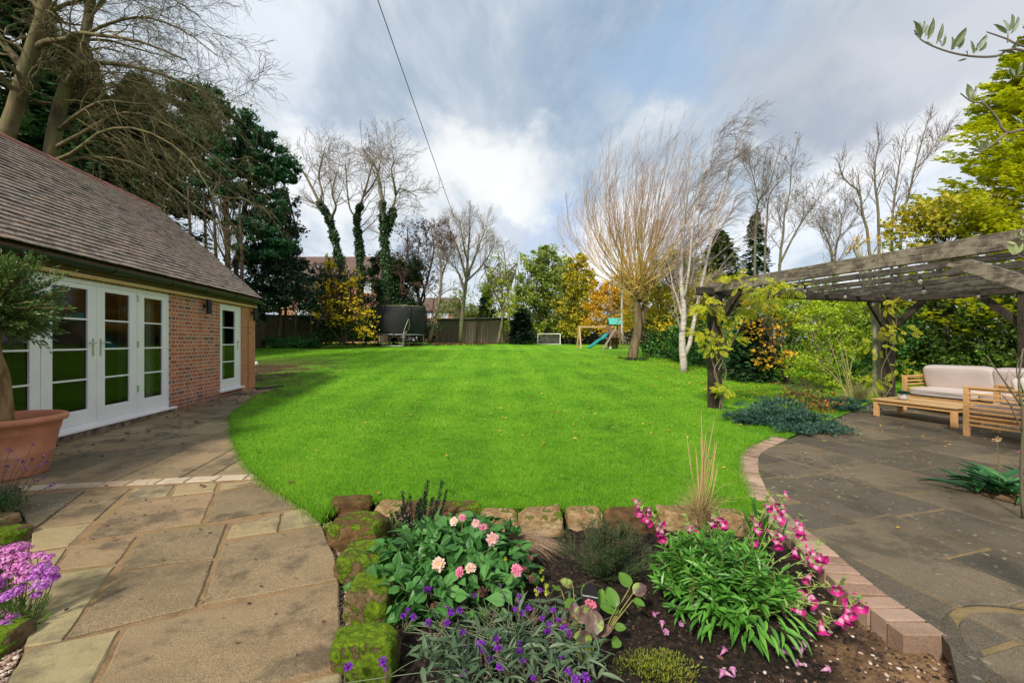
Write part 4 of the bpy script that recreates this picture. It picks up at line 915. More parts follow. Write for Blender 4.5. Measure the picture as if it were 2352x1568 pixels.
def conifer(name, label, x, Y, ytop, rad, mat, n=6000, size=.32, zb=.4, bark=None, group=None, pw=.8, tiers=60, droop=-.1, gap=.12, T=SPRAY, lean=0., cat='tree', zflare=0., lat=.22):
    """tiers of branches carrying flat sprays"""
    top = pt(x, ytop, Y); gb = ground(x, Y); Ht = top[2]-gb[2]; base = gb
    nb_ = tiers*7; f = rng.uniform(0, 1, nb_)**.8; az = rng.uniform(0, 2*math.pi, nb_); Rl = rad*(1-f)**pw*rng.uniform(.55, 1.18, nb_)+.12
    z = zb+(Ht-zb)*f; per = n//nb_+1
    P = []; D_ = []
    for i in range(nb_):
        u = rng.uniform(.15, 1, per)**.6; dv = np.array([math.cos(az[i]), math.sin(az[i]), 0]); side = np.array([-dv[1], dv[0], 0]); w = (1-u*.6)*Rl[i]*lat
        p = dv*(u*Rl[i])[:, None]+side*(rng.normal(0, 1, per)*w)[:, None]; p[:, 2] = z[i]+droop*u*Rl[i]*2+rng.normal(0, gap, per)+zflare*u*u*Rl[i]; P.append(p); D_.append(nrm(dv+side*rng.normal(0, .5, (per, 1))+np.array([0, 0, 1])*rng.normal(droop*1.5+zflare, .25, (per, 1))))
    P = np.concatenate(P); D_ = np.concatenate(D_); o = empty(name, tuple(base), label, cat, group); b = B()
    s_ = size*rng.uniform(.6, 1.3, len(P)); scatter(b, T, P+np.array([lean, 0, 0])*(P[:, 2:3]/Ht)-D_*s_[:, None]*.5, D_, nrm(rdir(len(P))*.6+np.array([0, 0, 1])), s_, s_*.7); b.build('foliage', mat, o)
    tr = B(); tube(tr, [(0, 0, -.2), (lean*.3, 0, Ht*.4), (lean, 0, Ht*.97)], [rad*.07+.06, rad*.045+.04, .02], 8); 
    m_ = rng.integers(0, nb_, 70); st = np.column_stack([np.zeros(70), np.zeros(70), z[m_]]); en = np.column_stack([np.cos(az[m_])*Rl[m_]*.8, np.sin(az[m_])*Rl[m_]*.8, z[m_]+droop*Rl[m_]]); tubes(tr, np.stack([st, (st+en)/2, en], 1), np.tile([.03, .02, .01], (70, 1)), 4); tr.build('trunk', bark or BARK_D, o)
    return o
BARK_D = barkmat('dark_bark', [(.02, .015, .01), (.06, .042, .03), (.12, .09, .065)], 5, .02)
BARK_B = barkmat('beech_bark', [(.04, .03, .017), (.13, .10, .05), (.22, .18, .10)], 4, .015, lichen=(.13, .14, .05))
BARK_G = barkmat('grey_bark', [(.07, .055, .04), (.16, .13, .09), (.25, .21, .15)], 5, .012, lichen=(.14, .16, .07))
TW_Y = pm('mossy_twig', [(.065, .055, .022), (.145, .125, .05), (.095, .08, .035)], .9, 1.5)
TW_G = pm('grey_twig', [(.13, .10, .08), (.24, .20, .165), (.18, .145, .12)], .9, 1)
TW_P = pm('brown_twig', [(.10, .055, .045), (.17, .10, .075), (.13, .09, .06)], .9, 1)
TW_L = pm('pale_twig', [(.20, .14, .10), (.29, .22, .16), (.24, .20, .14)], .9, 1)
G_DARK = leafmat('conifer_dark', [(.010, .026, .010), (.020, .058, .018), (.036, .10, .026), (.06, .15, .04)], .15, .6, .8)
G_PINE = leafmat('pine_green', [(.012, .036, .020), (.022, .08, .034), (.035, .13, .045), (.08, .21, .06)], .15, .6, .8)
G_HOLLY = leafmat('holly_leaf', [(.005, .014, .009), (.010, .030, .016), (.018, .05, .022), (.04, .085, .04)], .12, .35, .9, spec=.5)
G_IVY = leafmat('ivy_leaf', [(.008, .022, .008), (.018, .048, .014), (.035, .085, .02), (.07, .14, .04)], .2, .4, 1.2)
Y_LEAF = leafmat('yellow_leaf', [(.34, .28, .012), (.66, .50, .015), (.80, .58, .02), (.78, .40, .015)], .4, .5, 1.0)
O_LEAF = leafmat('amber_leaf', [(.34, .24, .03), (.62, .38, .025), (.78, .48, .03), (.68, .26, .03)], .4, .5, .6)
YG_LEAF = leafmat('yellow_green_leaf', [(.10, .18, .02), (.28, .38, .03), (.50, .54, .05), (.66, .58, .05)], .4, .5, .6)
OAK_L = leafmat('oak_leaf', [(.06, .11, .02), (.18, .27, .045), (.36, .43, .08), (.54, .50, .10)], .35, .5, .35)
MIX_L = leafmat('turning_leaf', [(.10, .15, .018), (.32, .33, .03), (.62, .50, .035), (.78, .50, .035)], .35, .5, .3)
BR_LEAF = leafmat('brown_leaf', [(.06, .025, .02), (.13, .055, .035), (.22, .10, .04)], .3, .7, 1)
GOLD = leafmat('golden_conifer', [(.14, .19, .006), (.42, .48, .010), (.68, .70, .02), (.82, .80, .05)], .4, .6, .9)
LAUREL = leafmat('laurel_leaf', [(.014, .045, .010), (.03, .10, .02), (.06, .18, .03), (.13, .29, .06)], .2, .45, 1.0, spec=.3)
YEW = leafmat('yew_leaf', [(.012, .030, .004), (.04, .085, .008), (.09, .17, .014), (.19, .29, .025)], .15, .6, .8)
SPIR = leafmat('spiraea_leaf', [(.10, .19, .012), (.28, .42, .02), (.50, .62, .035), (.70, .72, .08)], .4, .5, .9)

SPIR2 = leafmat('privet_leaf', [(.04, .09, .012), (.12, .22, .02), (.26, .38, .035), (.44, .50, .05)], .35, .5, .7)
# ---------------- left: two bare beeches behind the outbuilding
lv = [dict(num=15, start=.18, end=1, ang=.75, ln=2.6, seg=7, wob=.16, trop=(.22, -.05, -.32), ratio=.36, fall=.35, rmin=.008),
      dict(num=9, start=.15, end=1, ang=.7, ln=1.15, seg=5, wob=.16, trop=(.15, 0, -.30), ratio=.48, fall=.4, rmin=.0055),
      dict(num=5, start=.2, end=1, ang=.6, ln=.42, seg=3, wob=.2, trop=(.1, 0, -.05), ratio=.6, fall=.3, rmin=.0045)]
l1 = [limb([(0,345),(32,260),(52,185),(72,115),(98,30),(112,-70),(120,-150)], 12.5, .215, .10), limb([(72,115),(108,96),(150,92,-.3),(172,76,-.5),(250,84,-.8),(330,98,-1),(430,140,-1.2)], 12.5, .10, .018),
      limb([(60,160),(15,110),(-30,40),(-90,0)], 12.5, .12, .03), limb([(88,70),(130,20,.4),(190,0,.6),(280,-20,.5),(380,-10,.2),(460,40,0)], 12.5, 0.067, .015), limb([(45,215),(90,235,.5),(150,235,.8),(240,205,1),(340,190,1),(430,215,1)], 12.5, 0.052, .012),
      limb([(98,40),(60,-30),(20,-110)], 12.5, 0.074, .03)]
bare_tree('beech_tree', 'big bare beech with the leftmost thick mossy trunk rising behind the tiled roof', l1, lv, BARK_B, TW_Y)
l2 = [limb([(116,375),(128,290),(148,208),(176,150),(200,60),(216,-50),(225,-140)], 13.2, .20, .085), limb([(150,205),(182,152,-.3),(240,145,-.6),(330,158,-.9),(420,190,-1),(520,235,-1)], 13.2, .10, .014),
      limb([(140,250),(185,220,.2),(240,195,.3),(320,205,.3),(420,250,.2)], 13.2, 0.052, .012), limb([(132,300),(180,262,-.6),(240,232,-.9),(330,240,-1.1),(400,228,-1.2)], 13.2, 0.056, .014),
      limb([(126,340),(200,300,-.4),(270,262,-.6),(340,268,-.8),(440,320,-1),(540,400,-1)], 13.2, 0.063, .012), limb([(122,370),(170,350,-.8),(240,300,-1),(330,300,-1.2),(430,360,-1.5),(500,470,-1.6)], 13.2, 0.059, .012),
      limb([(196,80),(250,55,0),(330,40,0),(420,70,0),(500,130,0)], 13.2, 0.052, .012), limb([(120,380),(210,360,.6),(320,380,.7),(420,450,.6),(560,560,.4)], 13.2, 0.059, .012), limb([(205,40),(260,-20),(340,-60),(450,-50)], 13.2, 0.052, .014)]
bare_tree('beech_tree', 'bare beech with the slimmer trunk, its drooping twigs hanging over the roof', l2, lv, BARK_B, TW_Y)
# conifers behind them
cg = 'dark conifers behind the outbuilding'
conifer('cypress_tree', 'tallest dark evergreen at the top left edge behind the beeches', 55, 20, -60, 4.0, G_DARK, 9000, .5, 2, group=cg, pw=.6)
conifer('cypress_tree', 'dark evergreen with pointed top between the two beech trunks', 170, 19, 90, 3.4, G_DARK, 9000, .45, 2, group=cg, pw=.65)
conifer('cypress_tree', 'dark evergreen standing right above the middle of the roof ridge', 320, 21, 180, 3.6, G_DARK, 9000, .45, 2.5, group=cg, pw=.6)
conifer('cypress_tree', 'low dark evergreen filling the gap under the beech branches', 235, 18, 270, 3.0, G_DARK, 6000, .42, 1.5, group=cg, pw=.5)
leafy('pine_tree', 'tall dark green pine with layered crown left of the rightmost one', 'tree', [(400,255,22,1.9,1.6,1.0),(455,235,22,1.6,1.6,.9),(510,290,22,1.9,1.6,1.2),(440,330,22,2.2,1.6,1.2),(525,380,22,1.7,1.6,1.3),(560,330,22,1.0,1.2,.8),(470,440,22,1.9,1.5,1.4)], 30000, .19, G_PINE, T=SPRAY, ncl=150, limbs=[limb([(520,760),(524,640),(518,480),(500,300)],22,.19,.07)], bark=barkmat('pine_bark', [(.05,.025,.018),(.13,.07,.05),(.22,.14,.10)],5,.02), shell=.3, sig=.11, twigs=60)
leafy('pine_tree', 'rightmost dark green pine of the row, ending the tree mass on the left', 'tree', [(592,320,23,1.1,1.2,.9),(612,380,23,1.7,1.5,1.2),(580,430,23,1.8,1.5,1.1),(625,460,23,.9,1.2,.6),(590,500,23,1.5,1.5,1.0),(625,395,23,1.3,1.2,.5),(600,560,23,1.5,1.5,.9)], 25000, .19, G_PINE, T=SPRAY, ncl=130, limbs=[limb([(545,760),(541,640),(560,480),(592,330)],23,.16,.06)], bark=BARK_D, shell=.3, sig=.11, twigs=60)
for i, (x, Y, yt) in enumerate(((435,19,430),(470,21,420),(492,20,440),(552,21,470))):
    l_ = [limb([(x,720),(x+4,600),(x-3,yt)], Y, .11, .04)]
    bare_tree('slender_tree', ['thin bare trunk left of the pine stems above the roof slope', 'second thin bare trunk beside the pines above the roof slope', 'crooked thin trunk just left of the red pine trunk', 'thin trunk just right of the red pine trunk'][i], l_, [dict(num=9, start=.3, end=1, ang=1.0, ln=1.3, seg=4, wob=.15, trop=(0,0,-.1), ratio=.3, rmin=.008), dict(num=4, start=.3, end=1, ang=.6, ln=.5, seg=3, wob=.2, trop=(0,0,0), ratio=.5, rmin=.006)], BARK_D, TW_P, group='thin trunks among the pines')
leafy('holly_tree', 'dark holly mass above the fence right of the outbuilding roof', 'tree', [(600,620,25,1.9,1.6,1.6),(650,590,25,1.0,1.4,1.3),(640,660,25,2.2,1.6,1.4),(585,690,24,1.3,1.4,1.3),(690,680,25,1.1,1.2,1.1),(655,520,26,.7,1,.9)], 17000, .17, G_HOLLY, ncl=170, limbs=[limb([(640,775),(645,690),(655,540)],25,.12,.04)], bark=BARK_D, shell=.25, sig=.13, twigs=40)
leafy('holly_tree', 'thin holly with airy top against the white sky beside the pines', 'tree', [(655,470,26,.9,1,1.6),(640,540,26,1.5,1.3,1.3),(680,600,26,1.0,1,1.0),(625,600,26,1.4,1.2,1.1)], 5000, .16, G_HOLLY, ncl=110, limbs=[limb([(655,775),(658,600),(660,430)],26,.10,.02)], bark=BARK_D, shell=.2, sig=.10, twigs=60)
leafy('holly_tree', 'broad dark evergreen shrub behind the yellow witch hazel', 'shrub', [(735,690,29.5,2.0,1.2,1.6),(790,700,29.5,1.8,1.2,1.5),(700,640,29.5,1.0,1,.9),(760,640,30,1.6,1,1.3)], 9000, .18, G_HOLLY, ncl=90, shell=.2)
# ---------------- ivy clad trees
def Z4(L): return [(564.5+.3*p[0], 376.3+.3*p[1])+tuple(p[2:]) for p in L]
lvi = [dict(num=11, start=.28, end=1, ang=.75, ln=2.9, seg=6, wob=.16, trop=(0, 0, .12), ratio=.42, fall=.35, rmin=.014),
       dict(num=8, start=.2, end=1, ang=.7, ln=1.5, seg=5, wob=.18, trop=(0, 0, .05), ratio=.5, fall=.4, rmin=.010), dict(num=5, start=.2, end=1, ang=.6, ln=.7, seg=3, wob=.2, trop=(0, 0, .1), ratio=.6, rmin=.008)]
ivs = [('a', [[(775,1200),(750,900),(695,640),(648,450),(600,350),(560,290),(500,170),(440,60),(370,-30),(330,-100)],[(562,300),(585,220,.6),(560,110,.8),(575,0,.6),(600,-90,.5)],[(640,440),(690,330,-.8),(660,220,-1.2),(700,60,-1.4)]], 31, 'bare ivy-clad tree leaning left behind the yellow shrub, leftmost of the three'),
       ('b', [[(880,1200),(876,760),(868,600),(850,430),(890,280),(935,130),(965,20),(975,-60)],[(855,420),(800,350,.5),(780,230,.6),(770,100,.7),(760,-20,.6)],[(900,250),(960,180,-.6),(1010,80,-1),(1030,-20,-1.2)]], 32, 'bare ivy-clad tree with a slim straight trunk, middle of the three'),
       ('c', [[(1082,1200),(1078,800),(1060,560),(1052,420),(1040,250),(1010,60),(955,-20),(900,-70)],[(1065,560),(1115,420,.5),(1130,330,.6),(1165,200,.6),(1230,205,.5),(1310,250,.3)],[(1150,240),(1135,150,-.4),(1115,40,-.6),(1150,-40,-.6)]], 30, 'bare tree with thick ivy on its trunk, right of the three behind the trampoline')]
for nm, L, Y, lab in ivs:
    r0 = {'a': .25, 'b': .19, 'c': .26}[nm]; ls = [limb(Z4(l), Y, r0 if i == 0 else r0*.45, .035, pw=.7) for i, l in enumerate(L)]
    o, cur = bare_tree('ivy_clad_tree', lab, ls, lvi, BARK_G, TW_G, group='ivy-clad trees behind the trampoline')
    P = ls[0][0]; k = 7 if nm != 'c' else 7; b = B(); n = 7000; Pf = smooth_line(P[:k], 60); i = rng.integers(0, 59, n); u = i/59
    rr = (.38-.20*u)*(1+.35*np.sin(i*.7)); d = rdir(n); p = Pf[i]+d*(rr*rng.uniform(.3, 1, n)**.5)[:, None]-P[0]; scatter(b, DIA, p, rdir(n)+[0, 0, -.5], d+[0, 0, .3], .16, .14); b.build('ivy', G_IVY, o)
    if nm == 'c':
        b = B(); P2 = ls[1][0][:5]; i = rng.integers(0, 4, 2000); u = rng.uniform(0, 1, (2000, 1)); d = rdir(2000); p = P2[i]*(1-u)+P2[i+1]*u+d*.3*rng.uniform(.3, 1, (2000, 1))-P[0]; scatter(b, DIA, p, rdir(2000)+[0, 0, -.5], d, .16, .14); b.build('ivy', G_IVY, o)
leafy('ivy_thicket', 'dark dome of ivy and dead twigs right behind the trampoline', 'shrub', [(890,640,34,1.6,1.2,2.1),(930,640,34,1.8,1.2,2.0),(905,700,34,2.3,1.2,1.9),(880,610,34,1.0,1,1.3),(905,745,34,2.4,1.0,1.4)], 26000, .17, G_IVY, ncl=120, shell=.3)
bt = [limb(Z4([(1200,1000),(1180,850),(1120,760),(1050,720)]), 33, .06, .02), limb(Z4([(1180,1000),(1200,850),(1280,800),(1370,820)]), 33, .06, .02), limb(Z4([(1190,1000),(1230,800),(1200,700),(1260,640)]), 33, .06, .02)]
bare_tree('dead_shrub', 'tangle of dead brown twigs on the ivy behind the trampoline', bt, [dict(num=14, start=.2, end=1, ang=.9, ln=1.6, seg=5, wob=.25, trop=(0,0,-.1), ratio=.5, rmin=.012), dict(num=8, start=.2, end=1, ang=.8, ln=.8, seg=4, wob=.25, trop=(0,0,0), ratio=.5, rmin=.009)], BARK_D, TW_P, cat='shrub')
# brown-leaved tree, slender ash and multi-stemmed crown
lb_ = [dict(num=14, start=.2, end=1, ang=.7, ln=2.6, seg=6, wob=.18, trop=(0,0,.15), ratio=.45, rmin=.012), dict(num=9, start=.2, end=1, ang=.7, ln=1.2, seg=4, wob=.2, trop=(0,0,.1), ratio=.5, rmin=.009), dict(num=5, start=.2, end=1, ang=.6, ln=.5, seg=3, wob=.2, trop=(0,0,.1), ratio=.6, rmin=.007)]
bare_tree('cherry_plum_tree', 'twiggy brown tree with last dull red leaves between trampoline and shed', [limb(Z4([(1325,1350),(1330,1100),(1300,900),(1240,700),(1240,480)]), 34, .16, .03), limb(Z4([(1330,1080),(1400,850),(1440,650),(1420,500)]), 34, .10, .03), limb(Z4([(1330,1100),(1370,1000,.5),(1320,750,.8),(1330,560,.8)]), 34, .10, .02)], lb_, BARK_D, TW_P, leaves=(2600, .12, BR_LEAF))
bare_tree('ash_tree', 'slender leaning bare tree just right of the trampoline', [limb(Z4([(1400,1372),(1440,1220),(1488,1000),(1495,800),(1462,600),(1440,490)]), 31.5, .15, .03), limb(Z4([(1490,900),(1540,750,.5),(1600,640,.8)]), 31.5, .07, .02)], lb_, BARK_G, TW_P, leaves=(900, .11, BR_LEAF))
bare_tree('lime_tree', 'bare tree with a broad domed crown of fine tan twigs behind the slatted shed', [limb(Z4([(1645,1360),(1662,1100),(1690,880),(1700,700),(1715,500),(1705,400)]), 36, .20, .03), limb(Z4([(1690,890),(1640,700,.5),(1590,560,.8),(1540,450,.8)]), 36, .11, .02), limb(Z4([(1692,870),(1760,700,-.5),(1810,560,-.8),(1850,470,-.8)]), 36, .11, .02), limb(Z4([(1680,960),(1620,820),(1540,720),(1490,640)]), 36, .09, .02), limb(Z4([(1690,900),(1790,800,.5),(1860,700,.8),(1890,620,.8)]), 36, .09, .02), limb(Z4([(1700,760),(1660,580,-1),(1640,440,-1)]), 36, .08, .02)],
          [dict(num=13, start=.2, end=1, ang=.55, ln=2.2, seg=6, wob=.14, trop=(0,0,.35), ratio=.45, rmin=.012), dict(num=9, start=.2, end=1, ang=.6, ln=1.1, seg=4, wob=.18, trop=(0,0,.2), ratio=.5, rmin=.009), dict(num=5, start=.2, end=1, ang=.6, ln=.5, seg=3, wob=.2, trop=(0,0,.1), ratio=.6, rmin=.007)], BARK_G, TW_L)
leafy('elder_shrub', 'green shrub growing at the foot of the domed bare tree', 'shrub', [(1050,695,42,1.3,1,2.0),(1075,715,42,1.1,1,1.4),(1025,715,42.5,1.3,.8,1.4)], 2600, .17, OAK_L, ncl=50, shell=.2)
# yellow witch hazel
leafy('witch_hazel', 'sparse shrub with bright yellow leaves left of the trampoline', 'shrub', [(790,715,27,1.6,1.2,1.1),(840,745,27,.9,1,.9),(740,700,27,.7,1,1.0),(760,640,27,.5,.7,1.3),(755,600,27,.35,.5,.8),(800,665,27,.9,.9,.9),(720,660,27,.6,.6,.4),(815,640,27,.4,.5,.5)], 2300, .14, Y_LEAF, ncl=190, limbs=[limb([(790,790),(780,740),(765,680),(752,580)],27,.05,.012),limb([(792,790),(810,730),(840,700)],27,.05,.012),limb([(788,790),(750,740),(715,680)],27,.05,.012),limb([(792,790),(800,700),(815,620)],27,.05,.012)], bark=BARK_D, shell=.15, sig=.13, twigs=110, wr=.9)
leafy('understory_shrub', 'dark green leafy base under the yellow witch hazel', 'shrub', [(790,750,27.6,1.9,.8,.8),(740,765,27.6,1.2,.7,.5),(835,768,29,.8,.7,.5)], 4200, .15, G_IVY, ncl=60, shell=.1)
# green and gold trees in the middle distance
leafy('young_birch', 'young tree with thin yellow-green leaves beside the slatted shed', 'tree', [(1145,620,36,1.2,1,1.8),(1120,660,36,1.1,1,1.3),(1165,660,36,1.1,1,1.4),(1150,700,36,1.3,1,1.0)], 3000, .15, YG_LEAF, ncl=110, limbs=[limb([(1143,790),(1152,745),(1154,700),(1150,640),(1145,580)],36,.13,.02),limb([(1154,700),(1175,650),(1190,600)],36,.06,.015),limb([(1152,700),(1125,650),(1110,600)],36,.06,.015)], bark=BARK_G, shell=.1, sig=.13, twigs=130)
conifer('cypress_tree', 'small dark conifer behind the shed roof end', 1118, 40, 655, 1.5, G_DARK, 1800, .35, .6)
conifer('yew_bush', 'rounded dark conifer bush right of the slatted shed', 1197, 38.5, 712, 1.35, G_HOLLY, 5000, .28, .1, pw=.35, cat='shrub')
leafy('oak_tree', 'round green oak just left of the golden tree behind the goal', 'tree', [(1225,640,45,2.0,2,2.4),(1265,610,45,2.0,2,2.0),(1280,660,45,2.2,2,2.5),(1235,700,45,2.0,1.8,2.0),(1290,720,45,2.0,1.8,2.0),(1255,580,45,1.4,1.4,1.0),(1200,660,45,1.0,1.2,1.4)], 15000, .26, OAK_L, ncl=230, limbs=[limb([(1258,795),(1256,740),(1250,690),(1262,600)],45,.22,.05),limb([(1252,740),(1225,700),(1205,650)],45,.10,.03),limb([(1255,720),(1285,680),(1300,620)],45,.1,.03)], bark=BARK_D, shell=.3, sig=.13, twigs=120)
leafy('field_maple', 'golden orange tree right of the round green oak', 'tree', [(1325,650,44,1.7,1.6,2.6),(1340,700,44,1.5,1.5,2.2),(1310,720,44,1.9,1.6,2.2),(1330,750,44,1.8,1.5,1.2),(1325,605,44,1.1,1.2,1.0),(1350,640,44,.8,1,1.2)], 13000, .26, MIX_L, ncl=180, limbs=[limb([(1325,795),(1322,740),(1325,620)],44,.2,.05)], bark=BARK_D, shell=.35, sig=.13, twigs=60)
leafy('hazel_shrub', 'pale yellow-green thicket at the feet of the oak and the round dark bush', 'shrub', [(1165,745,47,1.6,1.2,1.6),(1215,735,47,1.8,1.2,1.8),(1250,745,46.5,1.6,1.2,1.4),(1190,700,47,1.2,1,1.2),(1100,735,42,1.4,1,1.6)], 7000, .24, YG_LEAF, ncl=150, shell=.2)
bare_tree('bare_tree', 'thin bare tree behind the young yellow-green tree', [limb([(1170,790),(1168,700),(1160,600),(1155,560)], 50, .15, .03)], lb_, BARK_G, TW_G)
leafy('amber_shrub', 'wide amber autumn thicket behind the wooden play set', 'shrub', [(1395,690,42,2.2,1.6,1.6),(1430,680,42,2.0,1.6,2.2),(1400,735,42,2.4,1.5,1.6),(1375,670,43,1.0,1,1.2),(1450,720,41,1.6,1.2,2.0)], 9000, .22, O_LEAF, ncl=140, shell=.2, sig=.15, limbs=[limb([(1410,790),(1412,700),(1405,640)],42,.12,.03)], bark=BARK_D, twigs=90)
bare_tree('bare_tree', 'pale thin birch trunk rising behind the play set', [limb([(1430,790),(1428,700),(1432,600),(1430,540)], 38, .11, .03)], lb_[:2], barkmat('pale_bark', [(.2,.17,.13),(.4,.36,.3),(.55,.5,.42)],6,.01), TW_G)
# hedge line beyond the fence closes the view
leafy('far_hedge', 'dull green and brown hedge beyond the field fence', 'hedge', [(880+45*i, 768+4*math.sin(i*2), 52+math.sin(i), 2.6, 1.5, 1.7+.5*math.sin(i*1.7)) for i in range(0, 16)], 26000, .3, leafmat('hedge_leaf', [(.03, .04, .015), (.08, .09, .03), (.16, .15, .05), (.26, .17, .06)], .2, .6, .5), ncl=1100, shell=.1, sig=.2)
t_far = stuff(leafy('far_trees', None, None, [(x, 735+14*math.sin(x*.03), 85+10*math.sin(x*.02), 6, 3, 3.2+1.5*math.sin(x*.05)) for x in range(-900, 3400, 75)], 26000, .7, leafmat('far_leaf', [(.02, .03, .015), (.05, .06, .02), (.10, .10, .03), (.20, .15, .04)], .2, .6, .1), ncl=500, shell=.1), None, None)
# ---------------- pollard willow
Yw = 22.0; wb = ground(1452, Yw); head = pt(1466, 668, Yw); wo_ = empty('willow_tree', tuple(wb), 'pollarded willow with a big fan of long orange shoots', 'tree')
tr = B(); P, r = limb([(1452,829),(1456,800),(1466,755),(1464,710),(1458,655)], Yw, .27, .15); tubes(tr, (P-wb)[None], r[None], 12); P, r = limb([(1462,785,.1),(1473,745,.2),(1481,700,.2),(1484,655,.2)], Yw, .16, .12); tubes(tr, (P-wb)[None], r[None], 10)
V0, F0 = ICO2
for i in range(30):
    c_ = head-wb+rng.normal(0, 1, 3)*np.array([.30, .25, .22])+[0, 0, -.08]; tr.add(V0*(1+rng.uniform(-.2, .2, (len(V0), 1)))*rng.uniform(.06, .14)+c_, F0)
tr.build('trunk', barkmat('willow_bark', [(.05, .035, .02), (.15, .11, .06), (.27, .20, .11)], 5, .03), wo_, smooth=True)
n = 88; aa = np.arange(n)*2.39996+rng.normal(0, .1, n); rr = 4.5*((np.arange(n)+.5)/n)**.56; hv = np.column_stack([np.cos(aa)*rr, np.sin(aa)*rr*.8]); tt = np.linspace(0, 1, 12)[None, :]
hh_ = 8.6*(1-.52*(rr/4.5)**2)*rng.uniform(.75, 1.03, n); st = head-wb+rng.normal(0, 1, (n, 3))*np.array([.35, .28, .15])
X_ = st[:, :1]+hv[:, :1]*(1-(1-tt)**1.42)+.5*tt**3; Y_ = st[:, 1:2]+hv[:, 1:2]*(1-(1-tt)**1.42); Z_ = st[:, 2:]+hh_[:, None]*tt*(.72+.28*tt)
SP = np.stack([X_, Y_, Z_], -1)+rng.normal(0, .03, (n, 12, 3)); SR = rng.uniform(.020, .042, n)[:, None]*(1-.85*tt)
cr = B(); tubes(cr, SP, SR, 5, cap=False)
c1 = spawn(SP, SR, 13, .3, 1, .42, 1.7, 5, .08, (.10, 0, .35), .42, fall=.45, rmin=.007); tubes(cr, c1[0], c1[1], 3, cap=False)
c2 = spawn(c1[0], c1[1], 5, .2, 1, .4, .7, 3, .1, (.15, 0, .25), .55, rmin=.005); tubes(cr, c2[0], c2[1], 3, cap=False)
hp = np.tile((head-wb)[None], (2, 1)); c3 = spawn(np.stack([head-wb+rng.normal(0, .3, (60, 3)), head-wb+rng.normal(0, .45, (60, 3))], 1), np.full((60, 2), .02), 9, 0, 1, 1.2, .8, 4, .3, (0, 0, .1), .5, rmin=.008); tubes(cr, c3[0], c3[1], 3, cap=False)
t = NT('willow_shoot'); c = t.ramp(t.math('ADD', t.math('MULTIPLY', t.sep(t.obj())[2], .078), t.math('MULTIPLY', t.math('SUBTRACT', t.noise(.8, None, 3), .5), .25)), [(.18, (.40, .29, .07)), (.38, (.50, .32, .09)), (.52, (.36, .22, .11)), (.68, (.32, .24, .21)), (.95, (.34, .29, .29))]); t.color(c); t.rough(.7); WSH = t.m
cr.build('crown', WSH, wo_)
q, _ = along(SP, 700, 0, .4); b = B(); scatter(b, DIA, q+rng.normal(0, .1, q.shape), rdir(700)+[0, 0, -.5], rdir(700), .11, .03); b.build('leaves', Y_LEAF, wo_)
stuff(leafy('ground_cover', None, None, [(1452, 828, Yw-.1, .75, .6, .10)], 700, .09, G_IVY, ncl=20, shell=.1), None, None)
# ---------------- silver birch
def Z5(L): return [(1082+.3*p[0], 423.4+.3*p[1])+tuple(p[2:]) for p in L]
BIRCH = NT('birch_bark'); v = BIRCH.scale(BIRCH.obj(), (1.5, 1.5, 7)); c = BIRCH.ramp(BIRCH.noise(3, v, 6, .7), [(.34, (.06, .045, .035)), (.42, (.36, .31, .27)), (.6, (.54, .49, .44)), (.8, (.42, .37, .31))]); BIRCH.color(c); BIRCH.rough(.7); BIRCH = BIRCH.m
lb2 = [dict(num=16, start=.22, end=1, ang=.55, ln=2.1, seg=6, wob=.12, trop=(.25, 0, .18), ratio=.4, fall=.4, rmin=.008), dict(num=8, start=.2, end=1, ang=.55, ln=1.0, seg=4, wob=.15, trop=(.3, 0, .0), ratio=.5, rmin=.0055), dict(num=5, start=.2, end=1, ang=.5, ln=.5, seg=3, wob=.18, trop=(.3, 0, -.1), ratio=.6, rmin=.004)]
ls = [limb(Z5([(1625,1432),(1626,1340),(1612,1200),(1628,1050),(1626,900),(1608,750),(1612,600),(1622,420),(1645,200),(1665,0),(1690,-180)]), 16, .145, .012, 14), limb(Z5([(1636,1310),(1680,1200),(1697,1090),(1730,950),(1762,780),(1802,600),(1842,420),(1870,250),(1930,50),(1990,-150),(2050,-330),(2110,-480)]), 16, .09, .010, 14),
      limb(Z5([(1612,1010),(1582,880,.2),(1545,780,.3),(1518,620,.4)]), 16, .045, .012, 14), limb(Z5([(1626,900),(1660,720,-.3),(1682,500,-.4),(1705,220,-.5),(1760,0,-.5),(1830,-220,-.5),(1880,-380,-.5)]), 16, .05, .010, 14), limb(Z5([(1800,620),(1760,500,.4),(1740,300,.6),(1790,50,.6),(1850,-150,.6)]), 16, .035, .008, 14)]
t = NT('birch_twig'); t.color(t.ramp(t.noise(1, None, 3), [(.3, (.20, .15, .14)), (.7, (.34, .28, .27))])); t.rough(.8); BTW = t.m
ls[0][0][0][2] = float(gz(*ls[0][0][0][:2]))-.05
bare_tree('silver_birch', 'white-barked forked silver birch standing at the right edge of the lawn', ls, lb2, BIRCH, BTW, leaves=(160, .05, Y_LEAF))
